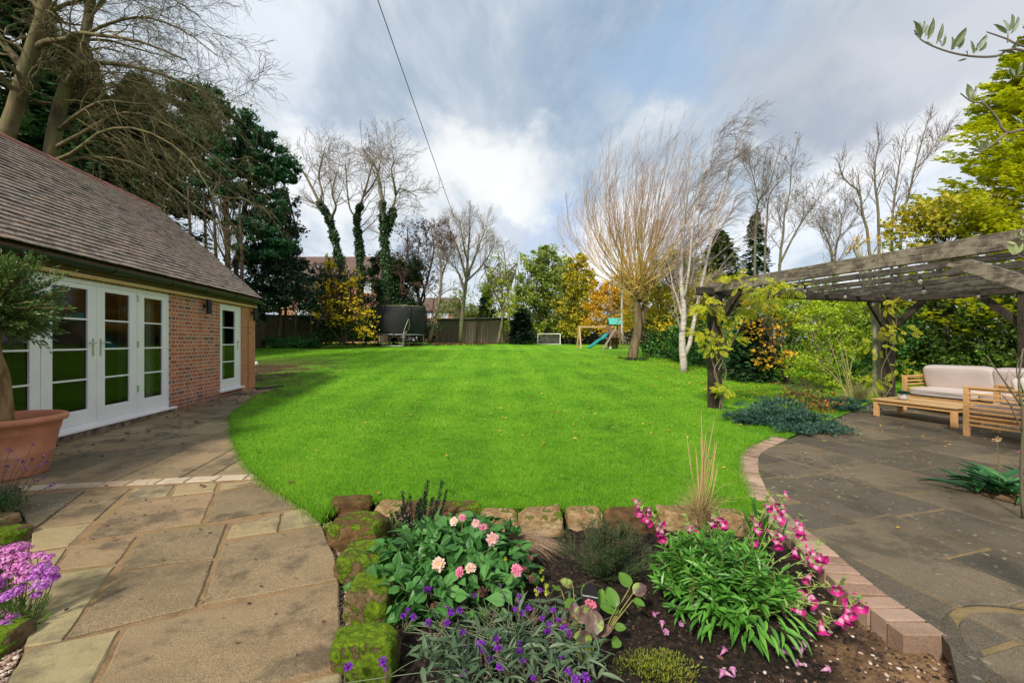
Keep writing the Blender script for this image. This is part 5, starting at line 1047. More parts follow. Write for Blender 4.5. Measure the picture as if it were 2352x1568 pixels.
# ---------------- right: thicket behind the birch
conifer('cypress_tree', 'dark green conifer behind the top of the silver birch trunk', 1655, 27, 536, 2.2, YEW, 7000, .34, .5, pw=.55)
conifer('fir_tree', 'taller dark fir tip right of the conifer behind the birch', 1735, 30, 490, 1.9, G_DARK, 3500, .34, .5, pw=.8, tiers=40)
leafy('beech_hedge', 'yellow and bronze leaved thicket right of the willow trunk', 'shrub', [(1530,640,26,2.0,1.4,1.6),(1570,660,25,1.8,1.4,1.8),(1510,700,25,1.8,1.3,1.6),(1580,720,23,1.9,1.3,1.6),(1540,600,26,1.2,1,.8),(1610,690,23,1.3,1.2,1.4),(1545,740,24,2.0,1.2,1.0)], 15000, .17, MIX_L, ncl=220, limbs=[limb([(1540,790),(1542,700),(1535,600)],26,.12,.03)], bark=BARK_D, shell=.25, twigs=90)
leafy('laurel_hedge', 'dark glossy laurel hedge along the right side of the lawn behind the birch', 'hedge', [(1522,782,23.8,1.2,.9,1.1),(1550,772,22.8,1.4,.9,1.4),(1582,780,21,1.3,.9,1.4),(1612,785,19.5,1.2,.9,1.3),(1645,795,18,1.3,.9,1.3),(1680,805,16.5,1.2,.9,1.2),(1540,745,23,1.0,.8,.8),(1605,745,20,1.2,.8,.9),(1705,818,15.3,1.1,.8,1.1)], 15000, .13, LAUREL, ncl=170, shell=.35, sig=.14)
leafy('amber_shrub', 'yellow leaves scattered over the top of the laurel hedge', 'shrub', [(1530,745,22.8,1.0,.6,.5),(1565,760,21.5,1.2,.5,.6),(1605,740,19.5,1.0,.6,.5),(1645,760,17.5,.9,.6,.5),(1505,700,24,.8,.6,.9)], 1300, .12, Y_LEAF, ncl=60, shell=.1, sig=.2)
conifer('spruce_shrub', 'dark drooping conifer shrub behind the front pergola post', 1730, 13.6, 735, .95, G_DARK, 5500, .16, .05, pw=.5, cat='shrub')
leafy('cherry_tree', 'small tree with amber orange leaves right behind the wisteria post', 'tree', [(1745,700,13,.6,.6,.45),(1790,730,12.8,.6,.6,.5),(1770,790,12.6,.55,.5,.5),(1810,825,12.4,.4,.4,.28),(1760,835,12.6,.4,.4,.25),(1725,755,13,.4,.4,.4),(1700,690,13,.35,.4,.3)], 900, .095, O_LEAF, ncl=90, limbs=[limb([(1805,888),(1800,800),(1780,720),(1750,640)],12.8,.035,.012),limb([(1805,880),(1770,780),(1740,720)],12.8,.03,.012),limb([(1806,885),(1830,760),(1850,680)],12.8,.03,.01)], bark=BARK_D, shell=.1, sig=.14, twigs=110, twr=.2, wr=.75)
leafy('spiraea_shrub', 'bright yellow-green arching shrub seen under the middle of the pergola', 'shrub', [(1850,740,12.4,.9,.7,.7),(1910,730,12.2,.9,.7,.7),(1880,800,12.1,.9,.7,.7),(1950,760,12,.8,.6,.8),(1850,840,12.2,.7,.6,.45),(1920,860,11.8,.8,.6,.4),(1820,700,12.6,.6,.6,.4),(1990,720,12.2,.6,.6,.4)], 9500, .075, SPIR, ncl=190, shell=.3, sig=.13, limbs=[limb([(1890,905),(1880,820),(1850,720)],12.2,.02,.008),limb([(1892,905),(1910,820),(1930,720)],12.2,.02,.008)], bark=TW_L, twigs=90, twr=.2)
leafy('privet_hedge', 'tall yellow-green hedge closing the view behind the pergola', 'hedge', [(1780+48*i, 745-6*math.sin(i*1.9), 16.5-.25*i, 1.0, .8, 1.5+.25*math.sin(i*2.3)) for i in range(0, 8)], 24000, .10, SPIR2, ncl=420, shell=.5, sig=.14)
leafy('laurel_shrub', 'dark green large-leaved laurel left of the rear pergola post', 'shrub', [(1975,800,12.2,.65,.5,.8),(2000,760,12.3,.6,.5,.9),(2040,800,12.6,.6,.5,1.0),(1960,860,12,.5,.5,.4),(2080,780,13.2,.8,.5,1.1)], 3600, .11, LAUREL, ncl=60, shell=.3, wr=.45)
leafy('yew_hedge', 'big dark yew hedge filling the view behind the garden sofa', 'hedge', [(2110,780,13,1.0,.8,1.2),(2180,760,12.6,1.1,.8,1.3),(2250,770,12.2,1.1,.8,1.3),(2330,760,11.8,1.1,.8,1.4),(2410,770,11.2,1.1,.8,1.4),(2500,770,10.6,1.1,.8,1.4),(2150,840,12.8,1.1,.8,.8),(2260,850,12,1.2,.8,.8),(2370,860,11.2,1.2,.8,.8)], 26000, .12, YEW, T=SPRAY, ncl=300, shell=.55, sig=.12)
leafy('birch_trunk', 'pale lichened tree trunk beside the rear pergola post', 'tree', [(1960,560,11.0,.5,.5,.3)], 120, .06, O_LEAF, ncl=12, limbs=[limb([(2012,912),(2016,840),(2012,760),(2004,690),(1985,640),(1965,560)],10.7,.115,.05)], bark=barkmat('lichen_bark', [(.12,.10,.07),(.30,.27,.20),(.42,.38,.30)],8,.02,lichen=(.20,.22,.12)), twigs=14)
# bare trees above the pergola
lr = [dict(num=16, start=.25, end=1, ang=.6, ln=1.7, seg=6, wob=.13, trop=(0, 0, .35), ratio=.45, rmin=.008), dict(num=9, start=.2, end=1, ang=.6, ln=.9, seg=4, wob=.15, trop=(0, 0, .2), ratio=.5, rmin=.006), dict(num=5, start=.3, end=1, ang=.6, ln=.35, seg=3, wob=.2, trop=(0, 0, .1), ratio=.6, rmin=.0045)]
def Z6(L): return [(1270+.3*p[0], 235.2+.3*p[1])+tuple(p[2:]) for p in L]
bare_tree('rowan_tree', 'bare multi-stemmed tree above the left end of the pergola', [limb(Z6([(1560,2000),(1545,1230),(1560,900),(1572,760),(1655,640),(1715,430)]), 19, .07, .012), limb(Z6([(1640,2000),(1622,1240),(1640,900),(1660,700),(1780,560)]), 19, .06, .012), limb(Z6([(1720,2000),(1735,1250),(1765,1000),(1770,880),(1812,700),(1830,420)]), 19, .07, .012), limb(Z6([(1730,1250),(1850,1010),(1950,850),(2060,700)]), 19, .05, .01), limb(Z6([(1570,760),(1540,600),(1500,450)]), 19, .03, .01)], lr, BARK_G, TW_G, leaves=(60, .10, BR_LEAF))
bare_tree('rowan_tree', 'second bare tree rising over the middle of the pergola beam', [limb(Z6([(2150,2000),(2140,1250),(2100,1050),(2020,900)]), 17, .06, .012), limb(Z6([(2150,2000),(2160,1200),(2200,1000),(2210,850)]), 17, .05, .012)], lr, BARK_G, TW_G)
def Z7(L): return [(1881.6+.39*p[0], .39*p[1])+tuple(p[2:]) for p in L]
bare_tree('maple_sapling', 'bare spiky tree left of the golden conifer, above the pergola beam', [limb(Z7([(310,2100),(295,1450),(255,1260),(235,1130),(150,1060),(112,960)]), 14, .05, .009), limb(Z7([(360,2100),(350,1300),(330,1100),(330,960),(355,820)]), 14, .05, .008), limb(Z7([(430,2100),(428,1420),(440,1200),(468,1000),(492,820)]), 14, .05, .009), limb(Z7([(470,2100),(480,1400),(535,1120),(580,920),(645,700)]), 14, .05, .008), limb(Z7([(560,1000),(640,920),(720,780)]), 14, .02, .006)],
          [dict(num=18, start=.3, end=1, ang=.6, ln=1.1, seg=5, wob=.13, trop=(0, 0, .35), ratio=.45, rmin=.006), dict(num=9, start=.2, end=1, ang=.6, ln=.5, seg=4, wob=.15, trop=(0, 0, .2), ratio=.5, rmin=.005)], BARK_G, TW_P)
# golden conifer
conifer('golden_conifer', 'tall bright yellow-green conifer at the right edge above the pergola', 2440, 12.2, -20, 4.4, GOLD, 80000, .17, .8, pw=.85, tiers=95, droop=-.03, gap=.05, zflare=.30, lat=.10)
leafy('mixed_shrub', 'olive-green twiggy shrub in front of the foot of the golden conifer', 'shrub', [(2110,520,12.6,.8,.8,.7),(2170,500,12.6,.9,.8,.7),(2240,490,12.6,.8,.8,.6)], 3500, .12, MIX_L, ncl=90, shell=.1, twr=.4, limbs=[limb([(2180,900),(2175,700),(2170,480)],12.6,.05,.012)], bark=BARK_D, twigs=110)
# ================================================================== things in the middle distance
METAL = pm('galvanised_tube', [(.35, .36, .37), (.5, .51, .52)], .4, 6, metal=.6)
NET = NT('black_net'); nd = NET.n('BsdfTransparent'); ms = NET.n('MixShader'); NET.color((.010, .011, .012)); NET.rough(.8); NET.l(NET.math('ADD', .84, NET.math('MULTIPLY', NET.noise(60), .12)), ms.inputs[0]); NET.l(nd.outputs[0], ms.inputs[1]); NET.l(NET.p.outputs[0], ms.inputs[2]); NET.l(ms.outputs[0], NET.out.inputs[0]); NET = NET.m
tp_ = ground(916, 30.6); tr_ = empty('trampoline', tuple(tp_), 'round trampoline with tall black safety net standing on the far lawn', 'trampoline'); Rr_ = 1.75; zr = .78
a = np.linspace(0, 2*math.pi, 49); ring = np.column_stack([np.cos(a)*Rr_, np.sin(a)*Rr_, np.full(49, zr)])
b = B(); tube(b, ring, .03, 8); b.build('frame', METAL, tr_, smooth=True)
b = B(); lathe(b, [(.001, zr+.02), (1.45, zr+.02), (1.46, zr+.05), (1.76, zr+.04), (1.77, zr-.03)], n=48); b.build('mat', pm('jump_mat', [(.02, .02, .03), (.035, .035, .05)], .7), tr_)
b = B(); hs = np.linspace(0, 1, 10); V = []; n_ = 48
for h_ in hs:
    rr_ = (1.68+.24*math.sin(h_*math.pi*.8)-.20*h_)*1.0; V += [(math.cos(q)*rr_+.22*h_, math.sin(q)*rr_, zr+.05+h_*1.9) for q in a[:-1]]
b.add(V, [[k*n_+i, k*n_+(i+1) % n_, (k+1)*n_+(i+1) % n_, (k+1)*n_+i] for k in range(9) for i in range(n_)]); b.build('safety_net', NET, tr_, smooth=True)
b = B(); tube(b, np.column_stack([np.cos(a)*1.50+.22, np.sin(a)*1.50, np.full(49, zr+1.95)]), .035, 8); b.build('top_ring', pm('khaki_foam', [(.28, .28, .12), (.36, .35, .17)], .8), tr_, smooth=True)
for k in range(6):
    q = R(-118+60*k); P = [(math.cos(q)*(1.72+.27*math.sin(h_*math.pi*.8)-.20*h_)+.22*h_, math.sin(q)*(1.72+.27*math.sin(h_*math.pi*.8)-.2*h_), zr+h_*1.95) for h_ in np.linspace(-.05, 1.0, 9)]
    b = B(); tube(b, P, .035, 8); b.build('net_pole', BLACKP, tr_, smooth=True)
for k in range(3):
    q = R(-90+120*k); c1, c2 = q-R(24), q+R(24); ro = Rr_-.02
    P = smooth_line([(math.cos(c1)*ro, math.sin(c1)*ro, zr), (math.cos(c1)*ro, math.sin(c1)*ro, .10), (math.cos(c1+.05)*ro, math.sin(c1+.05)*ro, .03), (math.cos(c2-.05)*ro, math.sin(c2-.05)*ro, .03), (math.cos(c2)*ro, math.sin(c2)*ro, .10), (math.cos(c2)*ro, math.sin(c2)*ro, zr)], 26)
    b = B(); tube(b, P, .028, 8); b.build('leg', METAL, tr_, smooth=True)
def netp(q, h_): rr_ = 1.71+.24*math.sin(h_*math.pi*.8)-.20*h_; return (math.cos(q)*rr_+.22*h_, math.sin(q)*rr_, zr+.05+h_*1.9)
b = B(); tube(b, smooth_line([netp(R(-66), .0), netp(R(-63), .25), netp(R(-58), .55), netp(R(-56), .42), netp(R(-55), .2), netp(R(-60), .06), netp(R(-66), .0)], 22), .018, 5); b.build('net_opening', pm('cream_tape', [(.5, .48, .3), (.6, .57, .4)], .8), tr_)
b = B(); 
for s_ in (-.17, .17): beam(b, (1.0+s_, -1.85, 0), (1.0+s_, -1.62, .75), .04, .02)
for h_ in (.2, .42, .64): box(b, .84, 1.16, -1.86+.3*h_, -1.74+.3*h_, h_, h_+.02)
b.build('ladder', BARK_D, tr_)
# distant houses
t = NT('far_brick'); bk = bricktex(t, t.comb(t.math('ADD', t.sep(t.obj())[0], t.sep(t.obj())[1]), t.sep(t.obj())[2], 0.), (.36, .12, .06), (.24, .075, .04), (.35, .25, .18)); t.color(bk.outputs['Color']); t.rough(.9); FBR = t.m
t = NT('far_roof'); bk = bricktex(t, t.comb(t.sep(t.obj())[0], t.math('ADD', t.sep(t.obj())[2], t.sep(t.obj())[1]), 0.), (.20, .12, .085), (.12, .075, .06), (.05, .03, .025), .3, .26, .03); t.color(bk.outputs['Color']); t.rough(.9); FRF = t.m
def far_house(name, label, x0, x1, Y, yr, ye, wins, depth=8):
    X0, X1 = (x0-CX)/S*Y, (x1-CX)/S*Y; zg = float(gz(X0, Y)); ze = H+(CY-ye)/S*Y; zr_ = H+(CY-yr)/S*(Y+depth/2); o = empty(name, ((X0+X1)/2, Y, zg), label, 'house'); w = (X1-X0)/2; ze -= zg; zr_ -= zg
    b = B(); box(b, -w, w, 0, depth, -1, ze); b.add([(-w+.01, .01, ze), (-w+.01, depth-.01, ze), (-w+.01, depth/2, zr_-.15), (w-.01, .01, ze), (w-.01, depth-.01, ze), (w-.01, depth/2, zr_-.15)], [[0,1,2],[5,4,3],[0,3,4,1],[1,4,5,2],[2,5,3,0]]); b.build('wall', FBR, o)
    b = B(); e = .35; s_ = (zr_-ze)/(depth/2)
    V = [(-w-e, -e, ze-e*s_+.12), (w+e, -e, ze-e*s_+.12), (w+e, depth/2, zr_+.02), (-w-e, depth/2, zr_+.02), (w+e, depth+e, ze-e*s_+.12), (-w-e, depth+e, ze-e*s_+.12)]; V2 = [(x, y, z-.15) for x, y, z in V]
    b.add(V+V2, [[0,1,2,3],[3,2,4,5],[9,8,7,6],[11,10,8,9],[0,6,7,1],[4,10,11,5],[1,7,8,2],[2,8,10,4],[0,3,9,6],[3,5,11,9]]); b.build('roof', FRF, o)
    for (wx, wy0, wy1, ww) in wins:
        X = (wx-CX)/S*Y-(X0+X1)/2; za, zb_ = H+(CY-wy1)/S*Y-zg, H+(CY-wy0)/S*Y-zg; hw = ww/2
        b = B(); f_ = .08
        box(b, X-hw, X+hw, -.05, .0-.004, zb_-f_, zb_); box(b, X-hw, X+hw, -.05, -.004, za, za+f_); 
        for q in (-1, 0, 1): box(b, X+q*(hw-f_/2)-f_/2, X+q*(hw-f_/2)+f_/2, -.049, -.004, za+f_, zb_-f_)
        wf = b.build('window', WHITEP, o); b = B(); box(b, X-hw+f_, X+hw-f_, -.03, -.012, za+f_, zb_-f_); b.build('pane', pm('far_pane', [(.25, .30, .36), (.4, .45, .52)], .1, 1), wf)
    return o
far_house('brick_house', 'big brick house with brown tiled roof behind the ivy-clad trees', 640, 872, 42, 590, 637, [(665, 646, 673, 1.2), (718, 646, 673, 1.2), (775, 646, 673, 1.2), (838, 646, 673, 1.3), (700, 705, 735, 1.6)])
far_house('brick_house', 'smaller far brick house seen between the trampoline and the slatted shed', 968, 1042, 60, 684, 711, [(989, 715, 730, 1.5), (1020, 715, 730, 1.2)])
# boundary fence on the left
FENW = pm('fence_boards', [(.07, .055, .03), (.15, .12, .065), (.11, .10, .05)], .9, 1.5, stretch=(6, 6, 1), bump=.01)
CONC = pm('concrete_post', [(.16, .14, .12), (.25, .23, .20)], .9, 5)
fz = ground(585, 27.5); fe = empty('garden_fence', tuple(fz), 'tall wooden panel fence with concrete posts under the dark hollies', 'fence')
P0_, P1_ = ground(604, 28.5), ground(868, 34.5); nseg = 8
for i in range(nseg+1):
    p = P0_+(P1_-P0_)*i/nseg-fz; b = B(); box(b, p[0]-.06, p[0]+.06, p[1]-.06, p[1]+.06, p[2]-.2, p[2]+2.35); b.build('post', CONC, fe)
for i in range(nseg):
    p, q = P0_+(P1_-P0_)*i/nseg-fz, P0_+(P1_-P0_)*(i+1)/nseg-fz; d = nrm((q-p)*[1, 1, 0]); n_ = 14; b = B()
    for k in range(n_):
        a_ = p+(q-p)*(k+.0)/n_; c_ = p+(q-p)*(k+.96)/n_; m_ = (a_+c_)/2; ln_ = np.linalg.norm((c_-a_)[:2])/2; obox(b, m_+[0, 0, 1.22+rng.uniform(-.01, .01)], d*ln_*1.0, np.array([-d[1], d[0], 0])*.008, (0, 0, .98))
    for h_ in (.5, 1.35, 2.1): beam(b, p+d*.07+[0, -.04, h_], q-d*.07+[0, -.04, h_], .05, .07)
    b.build('panel', FENW, fe)
bw_ = ground(560, 26.5); o = empty('brick_garden_wall', tuple(bw_), 'old brick garden wall just beyond the end of the outbuilding', 'wall'); b = B(); q = ground(606, 28.3)-bw_; d = nrm(q*[1, 1, 0]); q0 = -d*3
b2 = (q0+q)/2; obox(b, b2+[0, 0, 1.0], (q-q0)*[.5, .5, 0], np.array([-d[1], d[0], 0])*.12, (0, 0, 1.5)); b.build('wall', pm('wall_brick', [(.09, .06, .045), (.17, .12, .09), (.12, .10, .08)], .95, 3, bump=.03, bsc=8), o)
b = B(); obox(b, b2+[0, 0, 2.54], (q-q0)*[.5, .5, 0], np.array([-d[1], d[0], 0])*.16, (0, 0, .04)); b.build('coping', CONC, o)
# ground cover bed
blb = [(575+22*i, 786-2*math.sin(i), 28.8-.12*i, .8, .9, .42-.012*i) for i in range(8)]
stuff(leafy('ground_cover', None, None, blb, 9000, .12, leafmat('nettle_leaf', [(.02, .08, .02), (.05, .18, .045), (.10, .30, .07), (.17, .40, .12)], .25, .45, 1.5), ncl=170, shell=.3), None, None)
blb = [(750+40*i, 790, 31-.0*i, 1.0, .9, .12) for i in range(10)]
stuff(leafy('leaf_litter', None, None, blb, 2600, .10, BR_LEAF, ncl=100, shell=.1), None, None)
# slatted shed
sg = ground(1080, 38.0); sh = empty('slatted_shed', tuple(sg), 'long low wooden slatted shed with a flat roof at the far end of the lawn', 'shed'); hw = 2.94; hh2 = 2.05
SHW = pm('shed_slats', [(.10, .075, .055), (.19, .15, .11), (.15, .115, .08)], .9, 1.2, stretch=(5, 5, .5))
b = B(); n_ = 44
for k in range(n_): x = -hw+2*hw*(k+.5)/n_; box(b, x-.046, x+.046, -.02, .02, .04, hh2+.0+.05*(k/n_))
b.build('slats', SHW, sh)
b = B(); box(b, -hw, hw, .03, .07, .4, .5); box(b, -hw, hw, .03, .07, 1.5, 1.6); box(b, -hw, -hw+.1, .03, 2.4, 0, 2.05); box(b, hw-.1, hw, .071, 2.4, 0, 2.1); box(b, -hw+.1, hw-.1, 2.3, 2.4, 0, 2.05); b.build('frame', BARK_D, sh)
b = B(); V = [(-hw-.2, -.25, 2.12), (hw+.35, -.25, 2.24), (hw+.35, 2.6, 2.14), (-hw-.2, 2.6, 2.02)]; b.add(V+[(x, y, z+.05) for x, y, z in V], [[3,2,1,0],[4,5,6,7],[0,1,5,4],[1,2,6,5],[2,3,7,6],[3,0,4,7]]); b.build('roof', pm('felt_roof', [(.22, .20, .19), (.34, .31, .30)], .8), sh)
# field fence, gate, goal
DKW = pm('dark_rail', [(.035, .025, .02), (.08, .06, .045)], .9, 3)
ff = ground(1240, 46); fo = empty('field_fence', tuple(ff), 'dark post and rail fence behind the white goal', 'fence')
def WX(x, Y, h=0.): p = ground(x, Y); p[2] += h; return p
b = B()
for h_ in (.30, .68, 1.05): beam(b, WX(1160, 46, h_)-ff, WX(1316, 46, h_)-ff, .05, .10)
b.build('rails', DKW, fo)
for i in range(6): b = B(); p = WX(1160+31*i, 46)-ff; box(b, p[0]-.07, p[0]+.07, .03, .15, p[2]-.2, p[2]+1.2); b.build('post', DKW, fo)
gp = WX(1350, 46); go_ = empty('field_gate', tuple(gp), 'wooden five-bar gate seen through the swing frame', 'gate'); b = B(); xa, xb = (1320-1350)/S*46, (1392-1350)/S*46
for h_ in (.22, .42, .64, .88, 1.12): box(b, xa, xb, -.02, .02, h_-.04, h_+.04)
box(b, xa, xa+.08, -.04, -.021, .1, 1.2); box(b, xb-.08, xb, -.04, -.021, .1, 1.2); beam(b, (xa, .035, .2), (0.1, .035, 1.1), .03, .07); beam(b, (xb, .035, .2), (.1, .035, 1.1), .03, .07); b.build('bars', DKW, go_)
b = B(); box(b, xa-.25, xa-.06, -.09, .09, -.1, 1.35); b.build('gate_post', DKW, go_)
gl = WX(1261, 42); go = empty('football_goal', tuple(gl), 'small white football goal on the far lawn', 'goal'); w = 1.1
b = B(); tube(b, [(-w, 0, 0), (-w, 0, 1.03)], .04, 8); tube(b, [(w, 0, 0), (w, 0, 1.03)], .04, 8); tube(b, [(-w-.03, 0, 1.05), (w+.03, 0, 1.05)], .04, 8); 
for s_ in (-1, 1): tube(b, [(s_*w, 0.02, 1.03), (s_*w, .8, .05)], .02, 6); tube(b, [(s_*w, .0, .04), (s_*w, .82, .04)], .02, 6)
tube(b, [(-w, .82, .04), (w, .82, .04)], .035, 8); tube(b, [(-w, 0.0, .05), (w, 0.0, .05)], .03, 8); b.build('frame', WHITEP, go)
b = B()
for k in range(19): x = -w+2*w*k/18; tube(b, [(x, .03, 1.02), (x, .8, .06)], .006, 3)
for k in range(9): f = k/8; tube(b, [(-w, .03+.77*f, 1.02-.96*f), (w, .03+.77*f, 1.02-.96*f)], .006, 3)
b.build('net', WHITEP, go)
# play set
ps = ground(1410, 34.0); po = empty('play_set', tuple(ps), 'wooden climbing tower with green roof, teal slide and swing frame', 'play set'); Z8 = lambda x, y: ((x-1330)*.00289, (1262-y)*.00289)
PW = pm('play_wood_pale', [(.40, .25, .12), (.55, .37, .20)], .8, 3, stretch=(5, 5, 1)); PW2 = pm('play_wood_brown', [(.13, .075, .045), (.22, .13, .08), (.17, .10, .06)], .85, 3, stretch=(5, 5, 1)); PW3 = pm('play_wood_grey', [(.25, .20, .17), (.40, .33, .29)], .85, 3)
sw = []
b = B(); beam(b, (-2.70, -.55, 0), (-2.72, 0, 1.75), .11, .11, up=(1, 0, 0)); beam(b, (-2.86, .45, 0), (-2.74, .05, 1.70), .09, .11, up=(1, 0, 0)); b.build('swing_post', PW, po)
b = B(); beam(b, (-2.85, 0, 1.74), (-.55, 0, 1.74), .09, .13); b.build('swing_beam', PW, po)
b = B()
for x in (-.36, .38): 
    for y in (-.4, .42): box(b, x-.045, x+.045, y-.045, y+.045, -.1, 1.93)
box(b, -.70, -.61, -.045, .045, -.1, 1.75); b.build('tower_posts', PW2, po)
b = B()
for k in range(7): x = -.31+.105*k; box(b, x-.045, x+.045, -.47, -.447, .90, 1.52)
for k in range(7): y = -.33+.11*k; box(b, -.43, -.407, y-.045, y+.045, .90, 1.52)
box(b, -.42, .44, -.445, .46, .86, .90); b.build('panels', PW2, po)
b = B()
for k in range(7): x = -.31+.105*k; box(b, x-.045, x+.045, .47, .49, .0, .84)
b.build('den_wall', PW2, po)
TEAL = pm('teal_plastic', [(.01, .19, .18), (.015, .25, .24)], .35, 2); TARP = pm('green_tarp', [(.05, .30, .24), (.10, .42, .36)], .6, 3)
b = B(); V = [(-.48, -.55, 1.93), (.52, -.55, 1.93), (.49, 0, 2.45), (-.45, 0, 2.45), (.52, .55, 1.93), (-.48, .55, 1.93)]; b.add(V+[(x, y, z-.015) for x, y, z in V], [[0,1,2,3],[3,2,4,5],[9,8,7,6],[11,10,8,9],[0,6,7,1],[4,10,11,5],[1,7,8,2],[2,8,10,4],[0,3,9,6],[3,5,11,9]]); b.build('roof', TARP, po)
pth = smooth_line([(-.42, -.1, 1.22), (-.62, -.2, 1.08), (-.90, -.35, .78), (-1.25, -.5, .62), (-1.6, -.62, .36), (-1.95, -.75, .12), (-2.12, -.8, .07)], 24); tg = nrm(np.gradient(pth, axis=0)); sd2 = nrm(np.cross(tg, (0, 0, 1))); up_ = np.cross(sd2, tg)
sec = [(-.23, .14), (-.20, .03), (-.12, 0), (.12, 0), (.20, .03), (.23, .14), (.215, .14), (.18, .04), (-.18, .04), (-.215, .14)]; V = np.array([[p+s_*u_+uu*h_ for u_, h_ in sec] for p, s_, uu in zip(pth, sd2, up_)]).reshape(-1, 3); k = len(sec)
b = B(); b.add(V, [[i*k+j, i*k+(j+1) % k, (i+1)*k+(j+1) % k, (i+1)*k+j] for i in range(23) for j in range(k)]); b.build('slide', TEAL, po, smooth=True)
b = B(); 
for y in (-.55, -.95): beam(b, (-.05, y+.05, 1.58), (-1.08, y-.25, 0), .04, .12, up=(0, 1, 0))
for k in range(7): f = (k+.5)/7; p = np.array([-.05-1.03*f, -.60-.25*f, 1.56-1.56*f]); beam(b, p+[0, .15, 0], p+[0, -.32, 0], .03, .05)
b.build('ladder', PW3, po)
b = B(); beam(b, (.44, -.42, 1.25), (1.07, -.42, 0), .04, .09, up=(0, 1, 0)); beam(b, (.42, .2, 1.15), (.95, .2, 0), .04, .09, up=(0, 1, 0)); b.build('brace', PW2, po)
b = B(); lathe(b, [(.001, 0), (.06, .02), (.08, .1), (.05, .2), (.001, .22)], c=(.03, -.50, 1.56), n=12); b.build('telescope', TARP, po, smooth=True)
def ball(name, label, p, r, m):
    b = B(); V0, F0 = ICO3; b.add(V0*r, F0); o = b.build(name, m, smooth=True); o.location = p; tag(o, label, 'ball')
t = NT('football_panels'); t.color(t.ramp(t.vor(11, feature='F1'), [(.30, (.03, .03, .035)), (.38, (.65, .65, .65))])); t.rough(.5)
ball('football', 'white and black football lying in front of the play set', tuple(ground(1401.6, 33)+[0, 0, .11]), .11, t.m)
t = NT('yellow_ball'); t.color(t.ramp(t.math('ADD', t.math('MULTIPLY', t.sep(t.obj())[2], 3.), t.math('ADD', .4, t.noise(6))), [(.72, (.60, .42, .02)), (.86, (.62, .60, .50))])); t.rough(.5)
ball('football', 'yellow and white football lying at the corner of the outbuilding', tuple(G(587, 841)+[0, 0, .09]), .11, t.m)
# overhead cable
b = B(); q0 = np.array(pt(862, -16, 3.4)); q1 = np.array(pt(1042, 497, 36)); f = np.linspace(0, 1, 60)[:, None]
tube(b, q0*(1-f)+q1*f, np.linspace(.004, .022, 60), 6); c_ = b.build('overhead_cable', BLACKP, origin=q0); tag(c_, 'thin black overhead cable running across the sky to the far trees', 'cable')
# fallen leaves
def flat_leaves(name, label, q, zf, smin, smax, mat):
    n = len(q); b = B(); d = np.column_stack([rng.normal(0, 1, (n, 2)), rng.normal(0, .15, n)]); s_ = rng.uniform(smin, smax, n)
    scatter(b, LEAFT, np.column_stack([q, zf]), d, np.column_stack([rng.normal(0, .25, (n, 2)), np.ones(n)]), s_, s_*rng.uniform(.5, .9, n)); return stuff(b.build(name, mat), label, 'leaves')
FALL = leafmat('fallen_leaf', [(.10, .04, .02), (.40, .22, .03), (.62, .42, .05), (.45, .20, .05)], .2, .6, 2)
q = []
def cl(x, y, sx, sy, n): c_ = G(x, y)[:2]; q.append(c_+rng.normal(0, 1, (n, 2))*[sx, sy])
cl(1500, 828, 2.5, 2.0, 800); cl(1590, 850, 1.8, 1.6, 500); cl(1620, 880, 1.6, 1.5, 300); cl(1740, 900, 1.4, 1.0, 350); cl(1440, 812, 4, 3, 500); cl(820, 800, 4, 2, 260); cl(1250, 860, 4, 5, 240); cl(1100, 950, 2, 2.5, 60); cl(1000, 830, 5, 4, 160); cl(1500, 960, 1.5, 2, 110); cl(1820, 905, 1.3, .5, 250)
q = np.concatenate(q); q = q[inside(np.array(P_lawn), q)]; flat_leaves('fallen_leaves', 'small yellow leaves fallen over the right side of the lawn', q, gz(q[:, 0], q[:, 1])+.035+.002*q[:, 1], .035, .075, FALL)
q = rng.uniform([1.8, 2.5], [11, 11], (650, 2)); w_ = np.clip((q[:, 1]-2.5)/6, .1, 1); q = q[rng.uniform(0, 1, len(q)) < w_]; q = q[inside(np.array(P_patio), q)]; q = q[:380]; flat_leaves('fallen_leaves', 'pale yellow leaves scattered on the dark patio', q, gz(q[:, 0], q[:, 1])+.012, .025, .06, FALL)
DKL = leafmat('dead_leaf', [(.02, .012, .01), (.06, .03, .02), (.12, .06, .035), (.22, .12, .06)], .1, .7, 2)
q = []; cl(600, 905, .5, .8, 160); cl(450, 930, .5, 1.0, 130); cl(300, 1000, .5, .8, 70); cl(620, 880, 1.2, 1.5, 450); cl(650, 850, 2.0, 2.5, 500); cl(400, 1120, .8, .8, 12)
q = np.concatenate(q); keep = (q[:, 0] > -5.0-.158*q[:, 1]) | (q[:, 1] > 11.9); q = q[keep]; flat_leaves('fallen_leaves', 'dark dead leaves along the foot of the outbuilding wall', q, gz(q[:, 0], q[:, 1])+.02, .03, .08, DKL)

